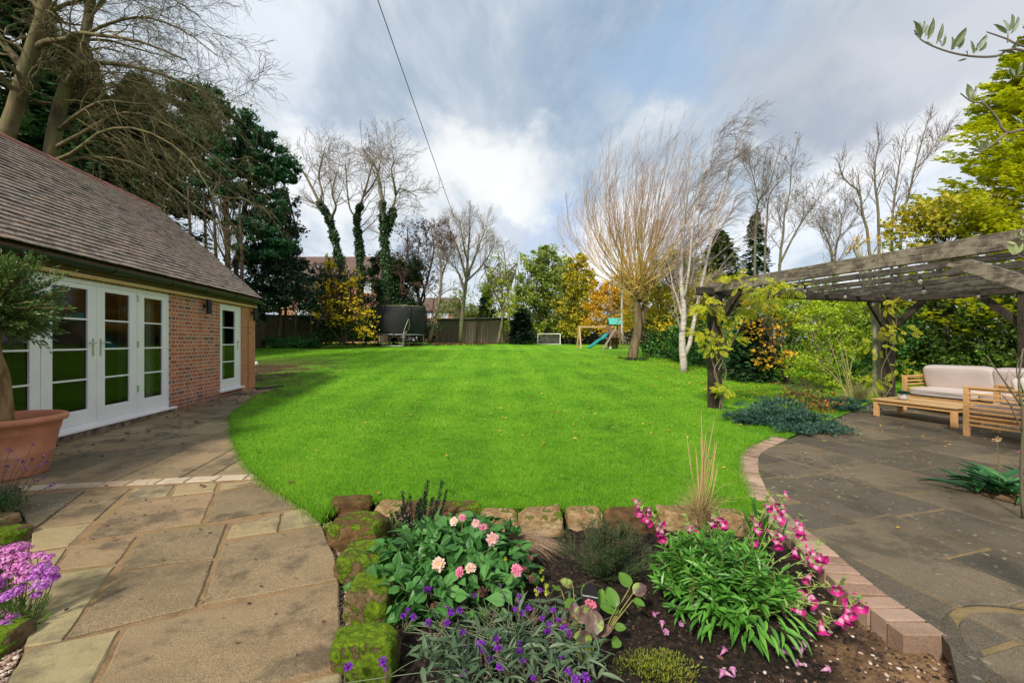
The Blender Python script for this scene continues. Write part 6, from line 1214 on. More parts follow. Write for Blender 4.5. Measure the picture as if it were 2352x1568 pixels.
b = B(); p0, p1 = G(586, 896), G(648, 889); beam(b, p0+[0, .05, .02], p1+[0, .05, .02], .05, .07); o = b.build('timber_edging', DKW, bevel=.005); tag(o, 'dark timber board lying along the end of the path by the orange brick corner', 'edging')
q = np.concatenate([G(x, y)[:2][None]+rng.normal(0, 1, (n_, 2))*sg for x, y, n_, sg in ((300, 1250, 14, .6), (600, 1350, 10, .4), (400, 1480, 8, .3), (500, 1080, 14, .5), (470, 1220, 10, .12), (320, 1180, 12, .12))]); q = q[inside(np.array(P_path), q)]
flat_leaves('path_litter', 'tiny brown leaf scraps and twigs lying on the stone path', q, gz(q[:, 0], q[:, 1])+.006, .012, .03, DKL)
b = B(); m_ = 1500; i = rng.integers(0, len(Li)-130, m_); p = Li[i]+np.column_stack([rng.normal(0, .01, (m_, 2)), np.zeros(m_)]); keep = (np.sin(i*.21)+rng.normal(0, .5, m_)) > 1.0; p = p[keep]; m_ = len(p)
scatter(b, TRI, p+[0, 0, .0], np.column_stack([rng.normal(0, .6, (m_, 2)), np.ones(m_)]), rdir(m_), rng.uniform(.015, .035, m_), .003); stuff(b.build('weeds', bpy.data.materials['grass_blade']), 'thin grass sprouting in the joint between brick edging and patio', 'weeds')
# ================================================================== foreground: rocks and plants
def Za(x, y): return 705.6+.3102*x, 1081.9+.3102*y
def Zb(x, y): return 1223+.3102*x, 1081.9+.3102*y
def Zc(x, y): return 1646.4+.3702*x, 987.8+.3702*y
def at(x, y, z): Y = (H-z)*S/(y-CY); return np.array([(x-CX)/S*Y, Y, z])
t = NT('mossy_rock'); v = t.obj(); gn = t.sep(t.n('NewGeometry').outputs['Normal'])
def rockmat(name, cols, moss):
    t = NT(name); v = t.obj(); c = t.ramp(t.noise(5, v, 8, .7, .6), [(.28, cols[0]), (.45, cols[1]), (.6, cols[2]), (.75, cols[3])])
    c = t.mix(t.ramp(t.noise(50, v, 5, .8), [(.3, (.6, .6, .6)), (.48, (0, 0, 0))]), c, (.05, .03, .015))
    m = t.math('ADD', t.noise(6, v, 7, .7, .3), t.math('MULTIPLY', t.sep(t.n('NewGeometry').outputs['Normal'])[2], .10)); k = moss
    mm = t.ramp(m, [(k, (0, 0, 0)), (k+.045, (1, 1, 1))]); mc = t.ramp(t.noise(45, v, 6, .8), [(.30, (.02, .035, .004)), (.5, (.09, .15, .008)), (.68, (.20, .28, .012)), (.8, (.32, .38, .03))])
    t.color(t.mix(mm, c, mc)); t.rough(.95); t.spec(.15)
    h_ = t.math('ADD', t.math('MULTIPLY', mm, .6), t.math('MULTIPLY', t.noise(26, v, 8, .75), .9)); t.bump(h_, .016, 1); return t.m
RM1 = rockmat('rock_mossy', [(.05, .035, .015), (.15, .10, .05), (.25, .19, .09), (.40, .36, .22)], .50)
RM2 = rockmat('rock_half_mossy', [(.045, .03, .012), (.13, .075, .032), (.20, .12, .05), (.30, .21, .10)], .56)
RM0 = rockmat('rock_all_moss', [(.05, .035, .015), (.15, .10, .05), (.25, .19, .09), (.40, .36, .22)], .44)
RM3 = rockmat('rock_pale', [(.09, .045, .02), (.27, .17, .08), (.42, .31, .17), (.54, .44, .28)], .60)
RM4 = rockmat('rock_brown', [(.03, .02, .01), (.10, .055, .025), (.17, .095, .04), (.22, .14, .06)], .62)
V3, F3 = icos(5)
def rock(x0, x1, yt, yb, h, mat, label, rz=0., zb=-.10, seed=1, pw=11, dmin=.12):
    f = at(x0, yb, zb+.01); g = at(x1, yb, zb+.01); Yb = (H-(zb+h))*S/(yt-CY); dep = max(Yb-f[1], dmin); w = (g[0]-f[0])*(1+dep/f[1]*.5); c_ = np.array([(f[0]+g[0])/2*(1+dep/2/f[1]), f[1]+dep/2, zb+h/2-.02])
    V = V3/(np.sum(np.abs(V3)**pw, 1)**(1/pw))[:, None]
    n_ = fbm(V3*1.0, .9, seed, 2)[:, None]*.09; V = V*(1+n_)
    for q_ in range(9):
        pn = nrm(rng.normal(0, 1, 3)*[1, 1, .8]); dd_ = V@pn; lim = np.percentile(dd_, rng.uniform(94, 99)); V = V-np.maximum(dd_-lim, 0)[:, None]*pn*.92
    V = V*(1+fbm(V, 2.6, seed+3, 4)[:, None]*.055); V = V*np.array([w/2*1.04, dep/2*1.16, h/2*1.14]); cz, sz_ = math.cos(rz), math.sin(rz); V = V@np.array([[cz, sz_, 0], [-sz_, cz, 0], [0, 0, 1]])
    b = B(); b.add(V, F3); o = b.build('edging_rock', mat, smooth=True); o.location = c_; tag(o, label, 'rock', 'rocks edging the flower bed'); return o
RK = [((200,460,180,345), .16, RM4, 'small brown rock at the top end of the left rock row, by the lawn corner', .15, .14), ((205,575,285,620), .22, RM2, 'large brown rock with moss on its right half, second in the left row', .1, .2),
      ((262,655,508,880), .21, RM1, 'wide mossy rock with dark stains, third in the left row', .08, .18), ((310,620,768,1190), .22, RM1, 'pale green mossy rock partly under the dahlia leaves, fourth in the left row', -.1, .17), ((232,650,1175,1610), .21, RM0, 'nearest big rock wholly covered in moss at the bottom edge', .05, .16)]
for i, (z, h_, m, lab, rz, dm) in enumerate(RK):
    x0, y0 = Za(z[0], z[2]); x1, y1 = Za(z[1], z[3]); rock(x0, x1, y0, y1, h_, m, lab, rz, seed=i+2, dmin=dm)
for i, (x0, x1, y0, y1, m, lab) in enumerate(((867,928,1142,1215,RM3,'upright tan rock behind the dark hebe shoots'), (936,962,1146,1205,RM4,'narrow brown rock wedged right of the hebe'), (985,1103,1156,1206,RM2,'long low rock with moss on top behind the dahlia'), (1106,1188,1164,1222,RM3,'pale flat rock behind the brown grass tuft'), (1193,1289,1155,1228,RM3,'big cream rock with a jagged top in the middle of the back row'), (1302,1378,1163,1220,RM3,'orange tan rock left of the feathery dark plant'), (1392,1500,1170,1222,RM4,'dull rock hidden behind the feathery dark plant'), (1512,1596,1166,1216,RM3,'sandy rock left of the tall dry grass'), (1640,1712,1176,1226,RM3,'last sandy rock of the back row beside the brick edging'))):
    rock(x0, x1, y0, y1, .16, m, lab, 0, seed=20+i, dmin=.16)
for i, (x0, x1, y0, y1, m, lab) in enumerate(((-40,32,1178,1228,RM3,'flat sandy rock in the left border under the green plant'), (-40,52,1205,1262,RM1,'yellow mossy rock in the left border above the purple flowers'), (-60,40,1440,1530,RM1,'bright green mossy rock at the lower left edge'))):
    o = rock(x0, x1, y0, y1, .14, m, lab, 0, zb=-.07, seed=40+i, dmin=.15); o['group'] = 'rocks in the left border'

def bush(name, label, cat, base, cen, rad, n, T, L, W, mat, up=.4, out=.8, shell=.4, part='leaves', stems=0, smat=None):
    """cen/rad in metres relative to base"""
    o = empty(name, tuple(base), label, cat); d = rdir(n); d[:, 2] = np.where(d[:, 2] < -.35, -d[:, 2], d[:, 2]); rr_ = rng.uniform(shell, 1.05, n)**.7
    p = np.array(cen)+d*rr_[:, None]*np.array(rad); dd = nrm(d*np.array([1, 1, .5])*out+rng.normal(0, .45, (n, 3))+np.array([0, 0, up])); nn_ = nrm(rng.normal(0, .45, (n, 3))+np.array([0, 0, 1.0])+d*.3)
    L_ = L*rng.uniform(.6, 1.3, n); b = B(); scatter(b, T, p-dd*L_[:, None]*.4, dd, nn_, L_, W*L_/L*rng.uniform(.8, 1.2, n)); b.build(part, mat, o)
    if stems:
        i = rng.integers(0, n, stems); s0 = rng.normal(0, .25, (stems, 3))*np.array(rad)*[1, 1, 0]+[0, 0, -.02]; e = p[i]; m_ = s0*.45+e*.55+[0, 0, .02]; sb = B(); tubes(sb, np.stack([s0, m_, e], 1), np.tile([.0035, .003, .0018], (stems, 1)), 4); sb.build('stems', smat or GSTEM, o)
    return o
GSTEM = pm('green_stem', [(.06, .09, .025), (.14, .16, .05), (.10, .07, .03)], .7, 10)
BSTEM = pm('brown_stem', [(.06, .035, .025), (.12, .075, .05)], .85, 20)
# serrated broad leaf
def bigleaf(m=6):
    V = [[0, 0, 0]]; F = []
    for k in range(1, m+1):
        u = k/m; w = math.sin(min(u*1.12, 1)*math.pi)**.75*.46*(1-.25*u) if k < m else .0; w = max(w, .015); z = -.22*u*u; se = .04 if k % 2 else 0
        V += [[-w-se, u-.05, z+.07], [-w*.5, u, z+.055], [0, u, z-.01], [w*.5, u, z+.055], [w+se, u-.05, z+.07]]
    F += [[0, 2, 1], [0, 3, 2], [0, 4, 3], [0, 5, 4]]
    for k in range(m-1):
        a_ = 1+k*5; 
        for j in range(4): F += [[a_+j, a_+j+1, a_+5+j+1], [a_+j, a_+5+j+1, a_+5+j]]
    return V, F
BIG = bigleaf()
def lance(m=4, curl=-.3):
    V = [[0, 0, 0]]; F = []
    for k in range(1, m+1):
        u = k/m; w = .5*math.sin(math.pi*min(1, u**.8)) if k < m else .02; z = curl*u*u; V += [[-w, u, z+.05*(k < m)], [0, u, z-.02], [w, u, z+.05*(k < m)]]
    F += [[0, 2, 1], [0, 3, 2]]
    for k in range(m-1):
        a_ = 1+k*3
        for j in range(2): F += [[a_+j, a_+j+1, a_+4+j], [a_+j, a_+4+j, a_+3+j]]
    return V, F
LAN = lance(); LAN2 = lance(4, -.12)
# ---- dahlia
dm = at(1040, 1350, -.09); dahlia_mat = leafmat('dahlia_leaf', [(.02, .065, .016), (.045, .15, .03), (.09, .25, .055), (.20, .40, .12)], .28, .42, 4, spec=.35)
da = bush('dahlia', 'bushy dahlia with broad dark green leaves and pale pink flowers', 'flowering plant', dm, (-.02, .05, .13), (.54, .54, .21), 1000, BIG, .090, .070, dahlia_mat, up=.15, out=.7, shell=.2, stems=90)
b = B(); n = 260; d = rdir(n); d[:, 2] = np.abs(d[:, 2]); L_ = rng.uniform(.06, .12, n); p = np.array([-.12, .0, .02])+d*np.array([.42, .38, .16])*rng.uniform(.7, 1.1, (n, 1)); scatter(b, BIG, p, nrm(d*[1, 1, .2]+rng.normal(0, .3, (n, 3))), rng.normal(0, .3, (n, 3))+[0, 0, 1], L_, L_*.75); b.build('leaves', dahlia_mat, da)
PINKS = [leafmat('petal_pale_pink', [(.55, .22, .26), (.68, .40, .42), (.75, .55, .52)], .3, .5, 20), leafmat('petal_pink', [(.55, .08, .20), (.68, .20, .32), (.75, .42, .50)], .3, .5, 20), leafmat('petal_cream_pink', [(.68, .38, .30), (.74, .55, .42), (.78, .62, .58)], .3, .5, 20)]
YEL = pm('flower_centre', [(.55, .30, .01), (.70, .45, .03)], .8, 60)
PET = ([[0,0,0],[.28,.35,.04],[.36,.7,.05],[.15,1,-.02],[-.15,1,-.02],[-.36,.7,.05],[-.28,.35,.04]], [[0,1,6],[1,2,5],[1,5,6],[2,3,5],[3,4,5]])
def flower(par, p, nrmv, r, mat, rings=2, np_=13, yc=True, off=None):
    b = B(); nv = nrm(np.array(nrmv, float)); s_ = nrm(np.cross(nv, (.1, .2, 1))); u = np.cross(nv, s_)
    for k in range(rings):
        a_ = np.arange(np_)/np_*2*math.pi+k*.3+rng.normal(0, .08, np_); el = .12+k*.32; d = (np.cos(a_)[:, None]*s_+np.sin(a_)[:, None]*u)*math.cos(el)+nv*math.sin(el)+rng.normal(0, .06, (np_, 3)); rr_ = r*(1-.22*k)*rng.uniform(.85, 1.08, np_)
        scatter(b, PET, np.repeat(p[None], np_, 0)+nv*.003*k, d, np.repeat(nv[None], np_, 0), rr_, rr_*.62)
    if yc: V0, F0 = ICO2; b.add(V0*r*.20*np.array([1, 1, 1])+p+nv*r*.12, F0, 1)
    return b.build('flower', [mat, YEL], par)
for (zx, zy, m, r, dz, dr, yc) in ((1085,372,2,.040,.20,(-.3,-.8,.6),1),(1150,342,1,.034,.22,(.1,-.6,.8),0),(1250,388,0,.042,.19,(-.2,-.9,.4),1),(1306,418,1,.036,.18,(.4,-.8,.4),0),(1370,500,0,.052,.17,(0,-.95,.3),1),(973,686,2,.052,.13,(-.1,-.9,.4),1),(1130,745,1,.036,.12,(-.5,-.7,.5),0),(1208,715,2,.040,.12,(.1,-.5,.8),0),(1548,730,1,.045,.12,(0,-.7,.6),0)):
    x, y = Za(zx, zy); p = at(x, y, dz+.06); f_ = flower(da, p-dm, dr, r*.78, PINKS[m], 2 if yc else 3, 13, bool(yc)); 
    b = B(); e = p-dm; tubes(b, smooth_line([e+[0, .01, -.015], e*[.8, .8, .6], e*[.4, .4, .1]], 5)[None], np.full((1, 5), .0028), 5); b.build('flower_stem', GSTEM, f_)
DEAD = pm('dead_head', [(.05, .025, .018), (.13, .065, .04), (.20, .10, .06)], .95, 60, bump=.006, bsc=120)
for (zx, zy, r, dz) in ((1025,315,.018,.2),(975,365,.017,.2),(800,605,.015,.12),(775,760,.018,.10),(1110,805,.020,.08),(1235,830,.022,.07),(1300,890,.026,.06),(1270,790,.018,.08),(1230,580,.018,.14),(1555,570,.020,.15),(1610,725,.017,.12),(1665,790,.018,.10),(1415,965,.020,.04),(930,1005,.016,.05),(600,885,.015,.08),(1655,640,.015,.15),(1680,1110,.02,.0),(1240,670,.014,.13)):
    x, y = Za(zx, zy); p = at(x, y, dz)-dm; V0, F0 = ICO2; V = V0*r*(1+rng.uniform(-.28, .28, (len(V0), 1))); b = B(); b.add(V+p, F0); d = rdir(12); scatter(b, DIA, np.repeat(p[None], 12, 0), d, rdir(12), r*1.8, r*.7); b.build('seed_head', DEAD, da)
for (zx, zy) in ((1740,805),(1770,860),(1690,880),(1730,745),(1770,910),(1700,910),(1315,360),(1435,440),(1460,660)):
    x, y = Za(zx, zy); p = at(x, y, .08 if zy > 700 else .17)-dm; b = B(); V0, F0 = ICO2; b.add(V0*.009+p, F0); d = nrm(rdir(9)*[1, 1, .5]+[0, 0, .8]); scatter(b, PET, np.repeat(p[None], 9, 0), d, rdir(9), .024, .010); b.build('bud', YG_LEAF, da)
# ---- purple verbena
vb = at(1130, 1540, -.09); ve = empty('verbena', tuple(vb), 'sprawling verbena with grey-green leaves and small vivid purple flower heads', 'flowering plant')
VL = leafmat('verbena_leaf', [(.03, .055, .03), (.06, .11, .055), (.11, .17, .09), (.19, .26, .14)], .2, .5, 5); VST = pm('verbena_stem', [(.10, .13, .07), (.17, .19, .11)], .7, 20)
n = 1000; q = np.column_stack([rng.uniform(-.40, .46, n), rng.uniform(-.22, .42, n), rng.uniform(.0, .13, n)]); q[:, 2] += .06*(q[:, 1] < .0); q = q[(q[:, 0] > -.30-.0*q[:, 1]) & ((q[:, 1] < .12) | (rng.uniform(0, 1, n) < .6))]; n = len(q); b = B(); L_ = rng.uniform(.05, .11, n); scatter(b, LAN, q, rdir(n)*[1, 1, .4]+[0, 0, .25], rng.normal(0, .5, (n, 3))+[0, 0, 1], L_, L_*.21); b.build('leaves', VL, ve)
sb = B(); 
PURP = leafmat('verbena_floret', [(.13, .015, .30), (.26, .03, .50), (.42, .10, .62)], .3, .5, 40); FUZ = pm('verbena_spike', [(.09, .055, .045), (.17, .11, .08)], .95, 60)
for (zx, zy) in ((1030,1028),(1065,1048),(1130,1030),(1035,1125),(895,1120),(785,1080),(745,1030),(710,1070),(1150,1190),(1160,1300),(1285,1280),(1300,1325),(1410,1310),(1350,1400),(1430,1445),(1565,1275),(1570,1330),(1145,910),(1185,925),(885,880),(912,868),(1430,840),(1365,775),(1450,920),(1565,925),(1580,980),(1540,1020),(1600,1050),(1640,1020),(1740,1090),(1790,1130),(555,1410),(585,1465),(305,1450),(815,985),(1160,1495),(1670,1530),(1395,1240),(1590,1400),(1820,1030),(1860,1100),(1900,1160),(1935,1205),(1880,1370),(1930,1480),(1990,1540),(2060,1530),(1780,1190),(1715,890),(1380,880),(1235,920)):
    x, y = Za(zx, zy); z_ = .02+rng.uniform(0, .09); p = at(x, y, z_)-vb; r = rng.uniform(.008, .0145); b = B(); n = 34; d = rdir(n); d[:, 2] = np.abs(d[:, 2])*.8-.1; d = nrm(d); scatter(b, DIA, p+d*r*.9, nrm(d+rdir(n)*.9), d, r*.75, r*.7); scatter(b, DIA, p+d*r*.5, nrm(rdir(n)), d, r*.8, r*.7)
    f_ = b.build('flower_head', PURP, ve); bd = nrm(np.array([rng.normal(0, .35), rng.normal(.0, .3), -1])); k_ = smooth_line([p, p+bd*.03, p+bd*.075+[rng.normal(0, .01), 0, 0]], 6); b = B(); tubes(b, k_[None], np.linspace(.0032, .0045, 6)[None], 6); b.build('spike', FUZ, f_)
    root_ = np.array([rng.uniform(-.15, .25), rng.uniform(-.1, .15), 0.0]); e = k_[-1]; tubes(sb, smooth_line([root_, (root_+e)/2+[rng.normal(0, .04), rng.normal(0, .03), .05], e], 9)[None], np.full((1, 9), .0017), 4)
for _ in range(90):
    root_ = np.array([rng.uniform(-.2, .35), rng.uniform(-.1, .2), 0.]); e = root_+np.array([rng.normal(0, .22), rng.normal(.1, .18), rng.uniform(.03, .14)]); tubes(sb, smooth_line([root_, (root_+e)/2+[0, 0, .05], e], 7)[None], np.full((1, 7), .0016), 4)
sb.build('stems', VST, ve)
for _ in range(40):   # spent brown flower spikes among the stems
    root_ = np.array([rng.uniform(-.25, .42), rng.uniform(-.1, .35), .02]); e = root_+[rng.normal(0, .05), rng.normal(0, .05), rng.uniform(.06, .14)]; b = B(); tubes(b, smooth_line([root_, (root_+e)/2+[rng.normal(0, .02), 0, 0], e], 7)[None], np.linspace(.0035, .0045, 7)[None], 6); b.build('spike', FUZ, ve)
# ---- brown sedge tuft
def tuft(name, label, base, n, h, spread, lean, mat, r=.0016, droop=.6, cat='grass'):
    o = empty(name, tuple(base), label, cat); az = rng.uniform(0, 2*math.pi, n); k = 8; tt = np.linspace(0, 1, k)[None]; hh_ = h*rng.uniform(.55, 1.1, n)[:, None]; sp = spread*rng.uniform(.2, 1, n)[:, None]
    dx = np.cos(az)[:, None]*sp*tt**1.6+lean[0]*tt**1.5*hh_/h; dy = np.sin(az)[:, None]*sp*tt**1.6*.8+lean[1]*tt**1.5*hh_/h; dz = hh_*(tt-droop*tt**2.6*sp/spread); s0 = rng.normal(0, .22, (n, 2))*spread*.35
    P = np.stack([s0[:, :1]+dx, s0[:, 1:]+dy, dz], -1); b = B(); tubes(b, P, np.full((n, 1), r)*(1-.75*tt), 3, cap=False); b.build('blades', mat, o); return o
SEDGE = pm('bronze_sedge', [(.20, .12, .075), (.36, .24, .15), (.50, .37, .25)], .7, 1, isl=.9)
tuft('sedge_tuft', 'fine tan sedge tuft flopping right beside the dahlia', at(1185, 1262, -.09), 1100, .24, .20, (.17, -.14), SEDGE, .0011, .8)
DRYG = pm('dry_grass', [(.16, .12, .05), (.34, .25, .10), (.48, .36, .17)], .7, 1, isl=.9)
tg_ = at(1608, 1222, -.09); fg = tuft('feather_grass', 'tall upright dry feather reed grass at the back of the flower bed', tg_, 420, .42, .24, (0, 0), DRYG, .0018, .45)
n = 17; P = []; 
for i in range(n):
    dx = rng.uniform(-.13, .16); hh_ = rng.uniform(.55, 1.0)*(1.02 if i < 12 else .8); P.append(smooth_line([(rng.normal(0, .03), rng.normal(0, .03), 0), (dx*.5, rng.normal(0, .02), hh_*.5), (dx, rng.normal(0, .03), hh_)], 10))
P = np.array(P); b = B(); rr_ = np.array([.0016, .0016, .0016, .0016, .0016, .0026, .0040, .0040, .0030, .0006]); tubes(b, P, np.tile(rr_, (n, 1)), 5); b.build('plumes', pm('plume', [(.36, .23, .10), (.52, .36, .18)], .9, 20, isl=.4), fg)
for (dx, dl) in ((-.28, .5), (-.2, .35), (.3, .42), (.22, .3), (-.1, .45), (.36, .3)):
    b = B(); tube(b, smooth_line([(0, 0, .02), (dx*.4, -.02, dl*.8), (dx, -.05, dl)], 8), np.linspace(.002, .0006, 8), 4); b.build('blade', DRYG, fg)
# ---- feathery dark plant
fb = at(1400, 1352, -.09); fe_ = empty('feathery_aster', tuple(fb), 'feathery dark green plant with tiny brown seed heads behind the hydrangea', 'plant'); n = 60
az = rng.uniform(0, 6.28, n); sp = rng.uniform(.02, .30, n); tt = np.linspace(0, 1, 8)[None, :]; hh_ = rng.uniform(.28, .40, n)[:, None]*(1-.5*(sp[:, None]/.34)**2)
P = np.stack([np.cos(az)[:, None]*sp[:, None]*tt**.8*1.05, np.sin(az)[:, None]*sp[:, None]*tt**.8*.9+.08, hh_*tt], -1); Rr2 = np.tile(np.linspace(.003, .0012, 8), (n, 1)); b = B(); tubes(b, P, Rr2, 4)
c1 = spawn(P, Rr2, 22, .15, .98, .6, .11, 4, .15, (0, 0, .25), .5, rmin=.0011); tubes(b, c1[0], c1[1], 3, cap=False); b.build('stems', pm('feather_stem', [(.035, .05, .018), (.07, .08, .03), (.08, .05, .03)], .8, 10), fe_)
b = B(); q, t_ = along(c1[0], 15000, .1, 1); scatter(b, DIA, q, nrm(t_*.8+rdir(15000)*.7+[0, 0, .2]), rdir(15000), rng.uniform(.010, .022, 15000), .0026); b.build('leaves', leafmat('feather_leaf', [(.012, .035, .012), (.03, .075, .022), (.06, .13, .04), (.10, .18, .07)], .2, .6, 5), fe_)
b = B(); q = np.concatenate([P[:, -1], c1[0][rng.integers(0, len(c1[0]), 160), -1]]); q = q[q[:, 2] > .16]; 
for k_ in range(8): m_ = len(q); scatter(b, DIA, q+rng.normal(0, .007, (m_, 3)), rdir(m_), rdir(m_), .008, .006)
b.build('seed_heads', DEAD, fe_)
# ---- hebe
hb = at(955, 1228, -.09); he = empty('hebe', tuple(hb), 'small dark hebe with stiff upright shoots and tiny pink flowers', 'shrub'); HB = leafmat('hebe_leaf', [(.008, .022, .014), (.018, .045, .026), (.04, .08, .045)], .1, .5, 6)
b = B(); st = B()
for (zx, zb_, zt, w) in ((705,300,150,.9),(760,330,170,.8),(890,260,75,1.2),(870,330,150,1.1),(1000,200,72,1.0),(1035,210,140,.8),(930,280,190,1.0),(820,360,230,1.),(700,400,250,1.),(620,380,320,.8),(960,300,210,.8),(660,430,300,.9),(750,420,300,1.),(840,300,200,1)):
    x, y = Za(zx, zt); Yh = hb[1]+rng.uniform(-.06, .06); e = pt(x, y, Yh)-hb; xb, yb = Za(zx*.6+850*.4, zb_+60); s0 = np.array([e[0]*.35, e[1]*.5, .0]); L_ = smooth_line([s0, (s0+e)/2+[e[0]*.12, 0, 0], e], 12); tube(st, L_, np.linspace(.004, .002, 12), 5)
    n = 260; i = rng.uniform(2, 10.99, n); j = i.astype(int); u = (i-j)[:, None]; q = L_[j]*(1-u)+L_[j+1]*u; d = rdir(n); scatter(b, DIA, q+d*.004, nrm(d+[0, 0, .7]), rdir(n), rng.uniform(.012, .022, n)*w, .008)
st.build('stems', BSTEM, he); b.build('leaves', HB, he)
b = B(); n = 90; q = np.column_stack([rng.uniform(-.20, .0, n), rng.uniform(-.1, .05, n), rng.uniform(.05, .22, n)]); scatter(b, DIA, q, rdir(n), rdir(n), .010, .007); b.build('florets', PINKS[0], he)
bush('heath_shrub', 'light green leafy sprigs beside the hebe', 'plant', at(905, 1240, -.09), (0, 0, .07), (.10, .10, .10), 140, LEAFT, .032, .011, leafmat('light_sprig', [(.04, .09, .03), (.09, .17, .05), (.16, .26, .09)], .3, .5, 5), up=.8, stems=14)
# ---- penstemon
pb = at(1660, 1420, -.09); PENL = leafmat('penstemon_leaf', [(.035, .11, .016), (.075, .24, .03), (.15, .40, .05), (.30, .56, .09)], .35, .4, 4, spec=.5)
pe = empty('penstemon', tuple(pb), 'large penstemon with bright green lance leaves and magenta bell flowers', 'flowering plant')
sh_ = []; n = 115
for i in range(n):
    a_ = rng.uniform(0, 6.28); r_ = math.sqrt(rng.uniform(0, 1)); s0 = np.array([math.cos(a_)*r_*.13, math.sin(a_)*r_*.13, 0]); e = np.array([math.cos(a_)*r_*.36+.02, math.sin(a_)*r_*.36+.08, .42*(1-.62*r_*r_)*rng.uniform(.6, 1.15)]); sh_.append(smooth_line([s0, s0*.5+e*.5+[0, 0, .03], e], 8))
sh_ = np.array(sh_); b = B(); tubes(b, sh_, np.tile(np.linspace(.0035, .0022, 8), (n, 1)), 5); b.build('stems', GSTEM, pe); b = B()
for k_ in range(24):
    f = 1-.72*(k_/24)**1.3; x = f*6.99; i = int(x); u = x-i; q = sh_[:, i]*(1-u)+sh_[:, min(i+1, 7)]*u; tg_2 = nrm(sh_[:, min(i+1, 7)]-sh_[:, max(i-1, 0)]); a_ = k_*2.4+rng.uniform(0, 6.28, n); side = np.column_stack([np.cos(a_), np.sin(a_), np.zeros(n)]); L_ = rng.uniform(.055, .10, n)*(.55+.45*min(1, k_/6)); scatter(b, LAN2, q, nrm(side+tg_2*(1.1 if k_ < 5 else .45)+rng.normal(0, .28, (n, 3))), tg_2+[0, 0, .6]+rng.normal(0, .25, (n, 3)), L_, L_*.25)
n = 170; d = rdir(n); d[:, 2] = np.abs(d[:, 2])*.5; q = np.array([.08, -.05, .08])+d*np.array([.30, .24, .22]); L_ = rng.uniform(.06, .11, n); scatter(b, LAN, q, nrm(d+[0, -.3, -.35]+rng.normal(0, .3, (n, 3))), d+[0, 0, .5], L_, L_*.25)
b.build('leaves', PENL, pe)
MAG = leafmat('penstemon_petal', [(.42, .01, .14), (.60, .02, .24), (.68, .10, .36)], .3, .4, 60); MAGP = leafmat('penstemon_throat', [(.60, .18, .34), (.72, .50, .58)], .35, .4, 40)
BELL = None
def bell(b, p, d, L, r, tw=0):
    d = nrm(np.array(d)); s_ = nrm(np.cross(d, (.3, .1, 1))); u = np.cross(d, s_); ns = 10; prof = [(0, .15), (.12, .22), (.35, .42), (.7, .62), (.86, .75), (1.0, 1.15)]; V = []
    for (l_, w) in prof:
        for j in range(ns): a_ = j/ns*2*math.pi+tw; ww = w*(1+(.22 if (l_ > .9 and j % 2 == 0) else 0)-(.10 if (l_ > .9 and j % 2) else 0)); V.append(p+d*L*(l_-(.10 if (l_ > .9 and j % 2 == 0) else 0))+(s_*math.cos(a_)+u*math.sin(a_))*r*ww)
    F1 = [[k*ns+j, k*ns+(j+1) % ns, (k+1)*ns+(j+1) % ns, (k+1)*ns+j] for k in range(5) for j in range(ns)]
    o_ = b.n; V = np.array(V); b.V.append(V); b.n += len(V); F1 = np.array(F1)+o_; b.F.append((F1[:ns*2], 0)); b.F.append((F1[ns*2:ns*3], 1)); b.F.append((F1[ns*3:ns*4], 0)); b.F.append((F1[ns*4:], 0)); return
groups = [[(Zb, [(765,225),(785,262),(800,300),(818,335),(850,372),(862,290)], .20)], [(Zb, [(945,392),(930,435),(958,452),(955,478)], .17)], [(Zb, [(1165,440),(1180,412)], .15)], [(Zb, [(1335,345),(1325,392),(1395,372),(1412,400),(1370,350)], .16)], [(Zb, [(1378,785),(1415,768)], .10)], [(Zb, [(1640,335),(1648,372),(1655,400),(1662,445),(1625,510)], .17)], [(Zb, [(1740,262)], .22)], [(Zb, [(1762,462),(1812,470),(1815,540),(1800,520)], .17)], [(Zb, [(1620,680),(1600,715)], .12)],
          [(Zc, [(425,400),(402,470),(412,505),(380,550)], .27)], [(Zc, [(315,478)], .22)], [(Zc, [(500,580),(522,605),(530,640)], .21)], [(Zc, [(340,640),(388,650),(370,700)], .19)], [(Zc, [(485,758)], .15)], [(Zc, [(565,740),(600,770),(640,782),(585,812),(612,850),(630,800)], .15)], [(Zc, [(570,915)], .12)], [(Zc, [(555,1030),(590,1035),(515,1010),(570,1062)], .03)], [(Zc, [(505,1125)], .08)], [(Zc, [(740,978)], .08)], [(Zc, [(870,1042),(832,1072),(815,1125),(772,1178),(885,1075),(800,1160)], .10)], [(Zc, [(650,1220)], .02)], [(Zc, [(30,580),(5,560)], .15)]]
fs = B()
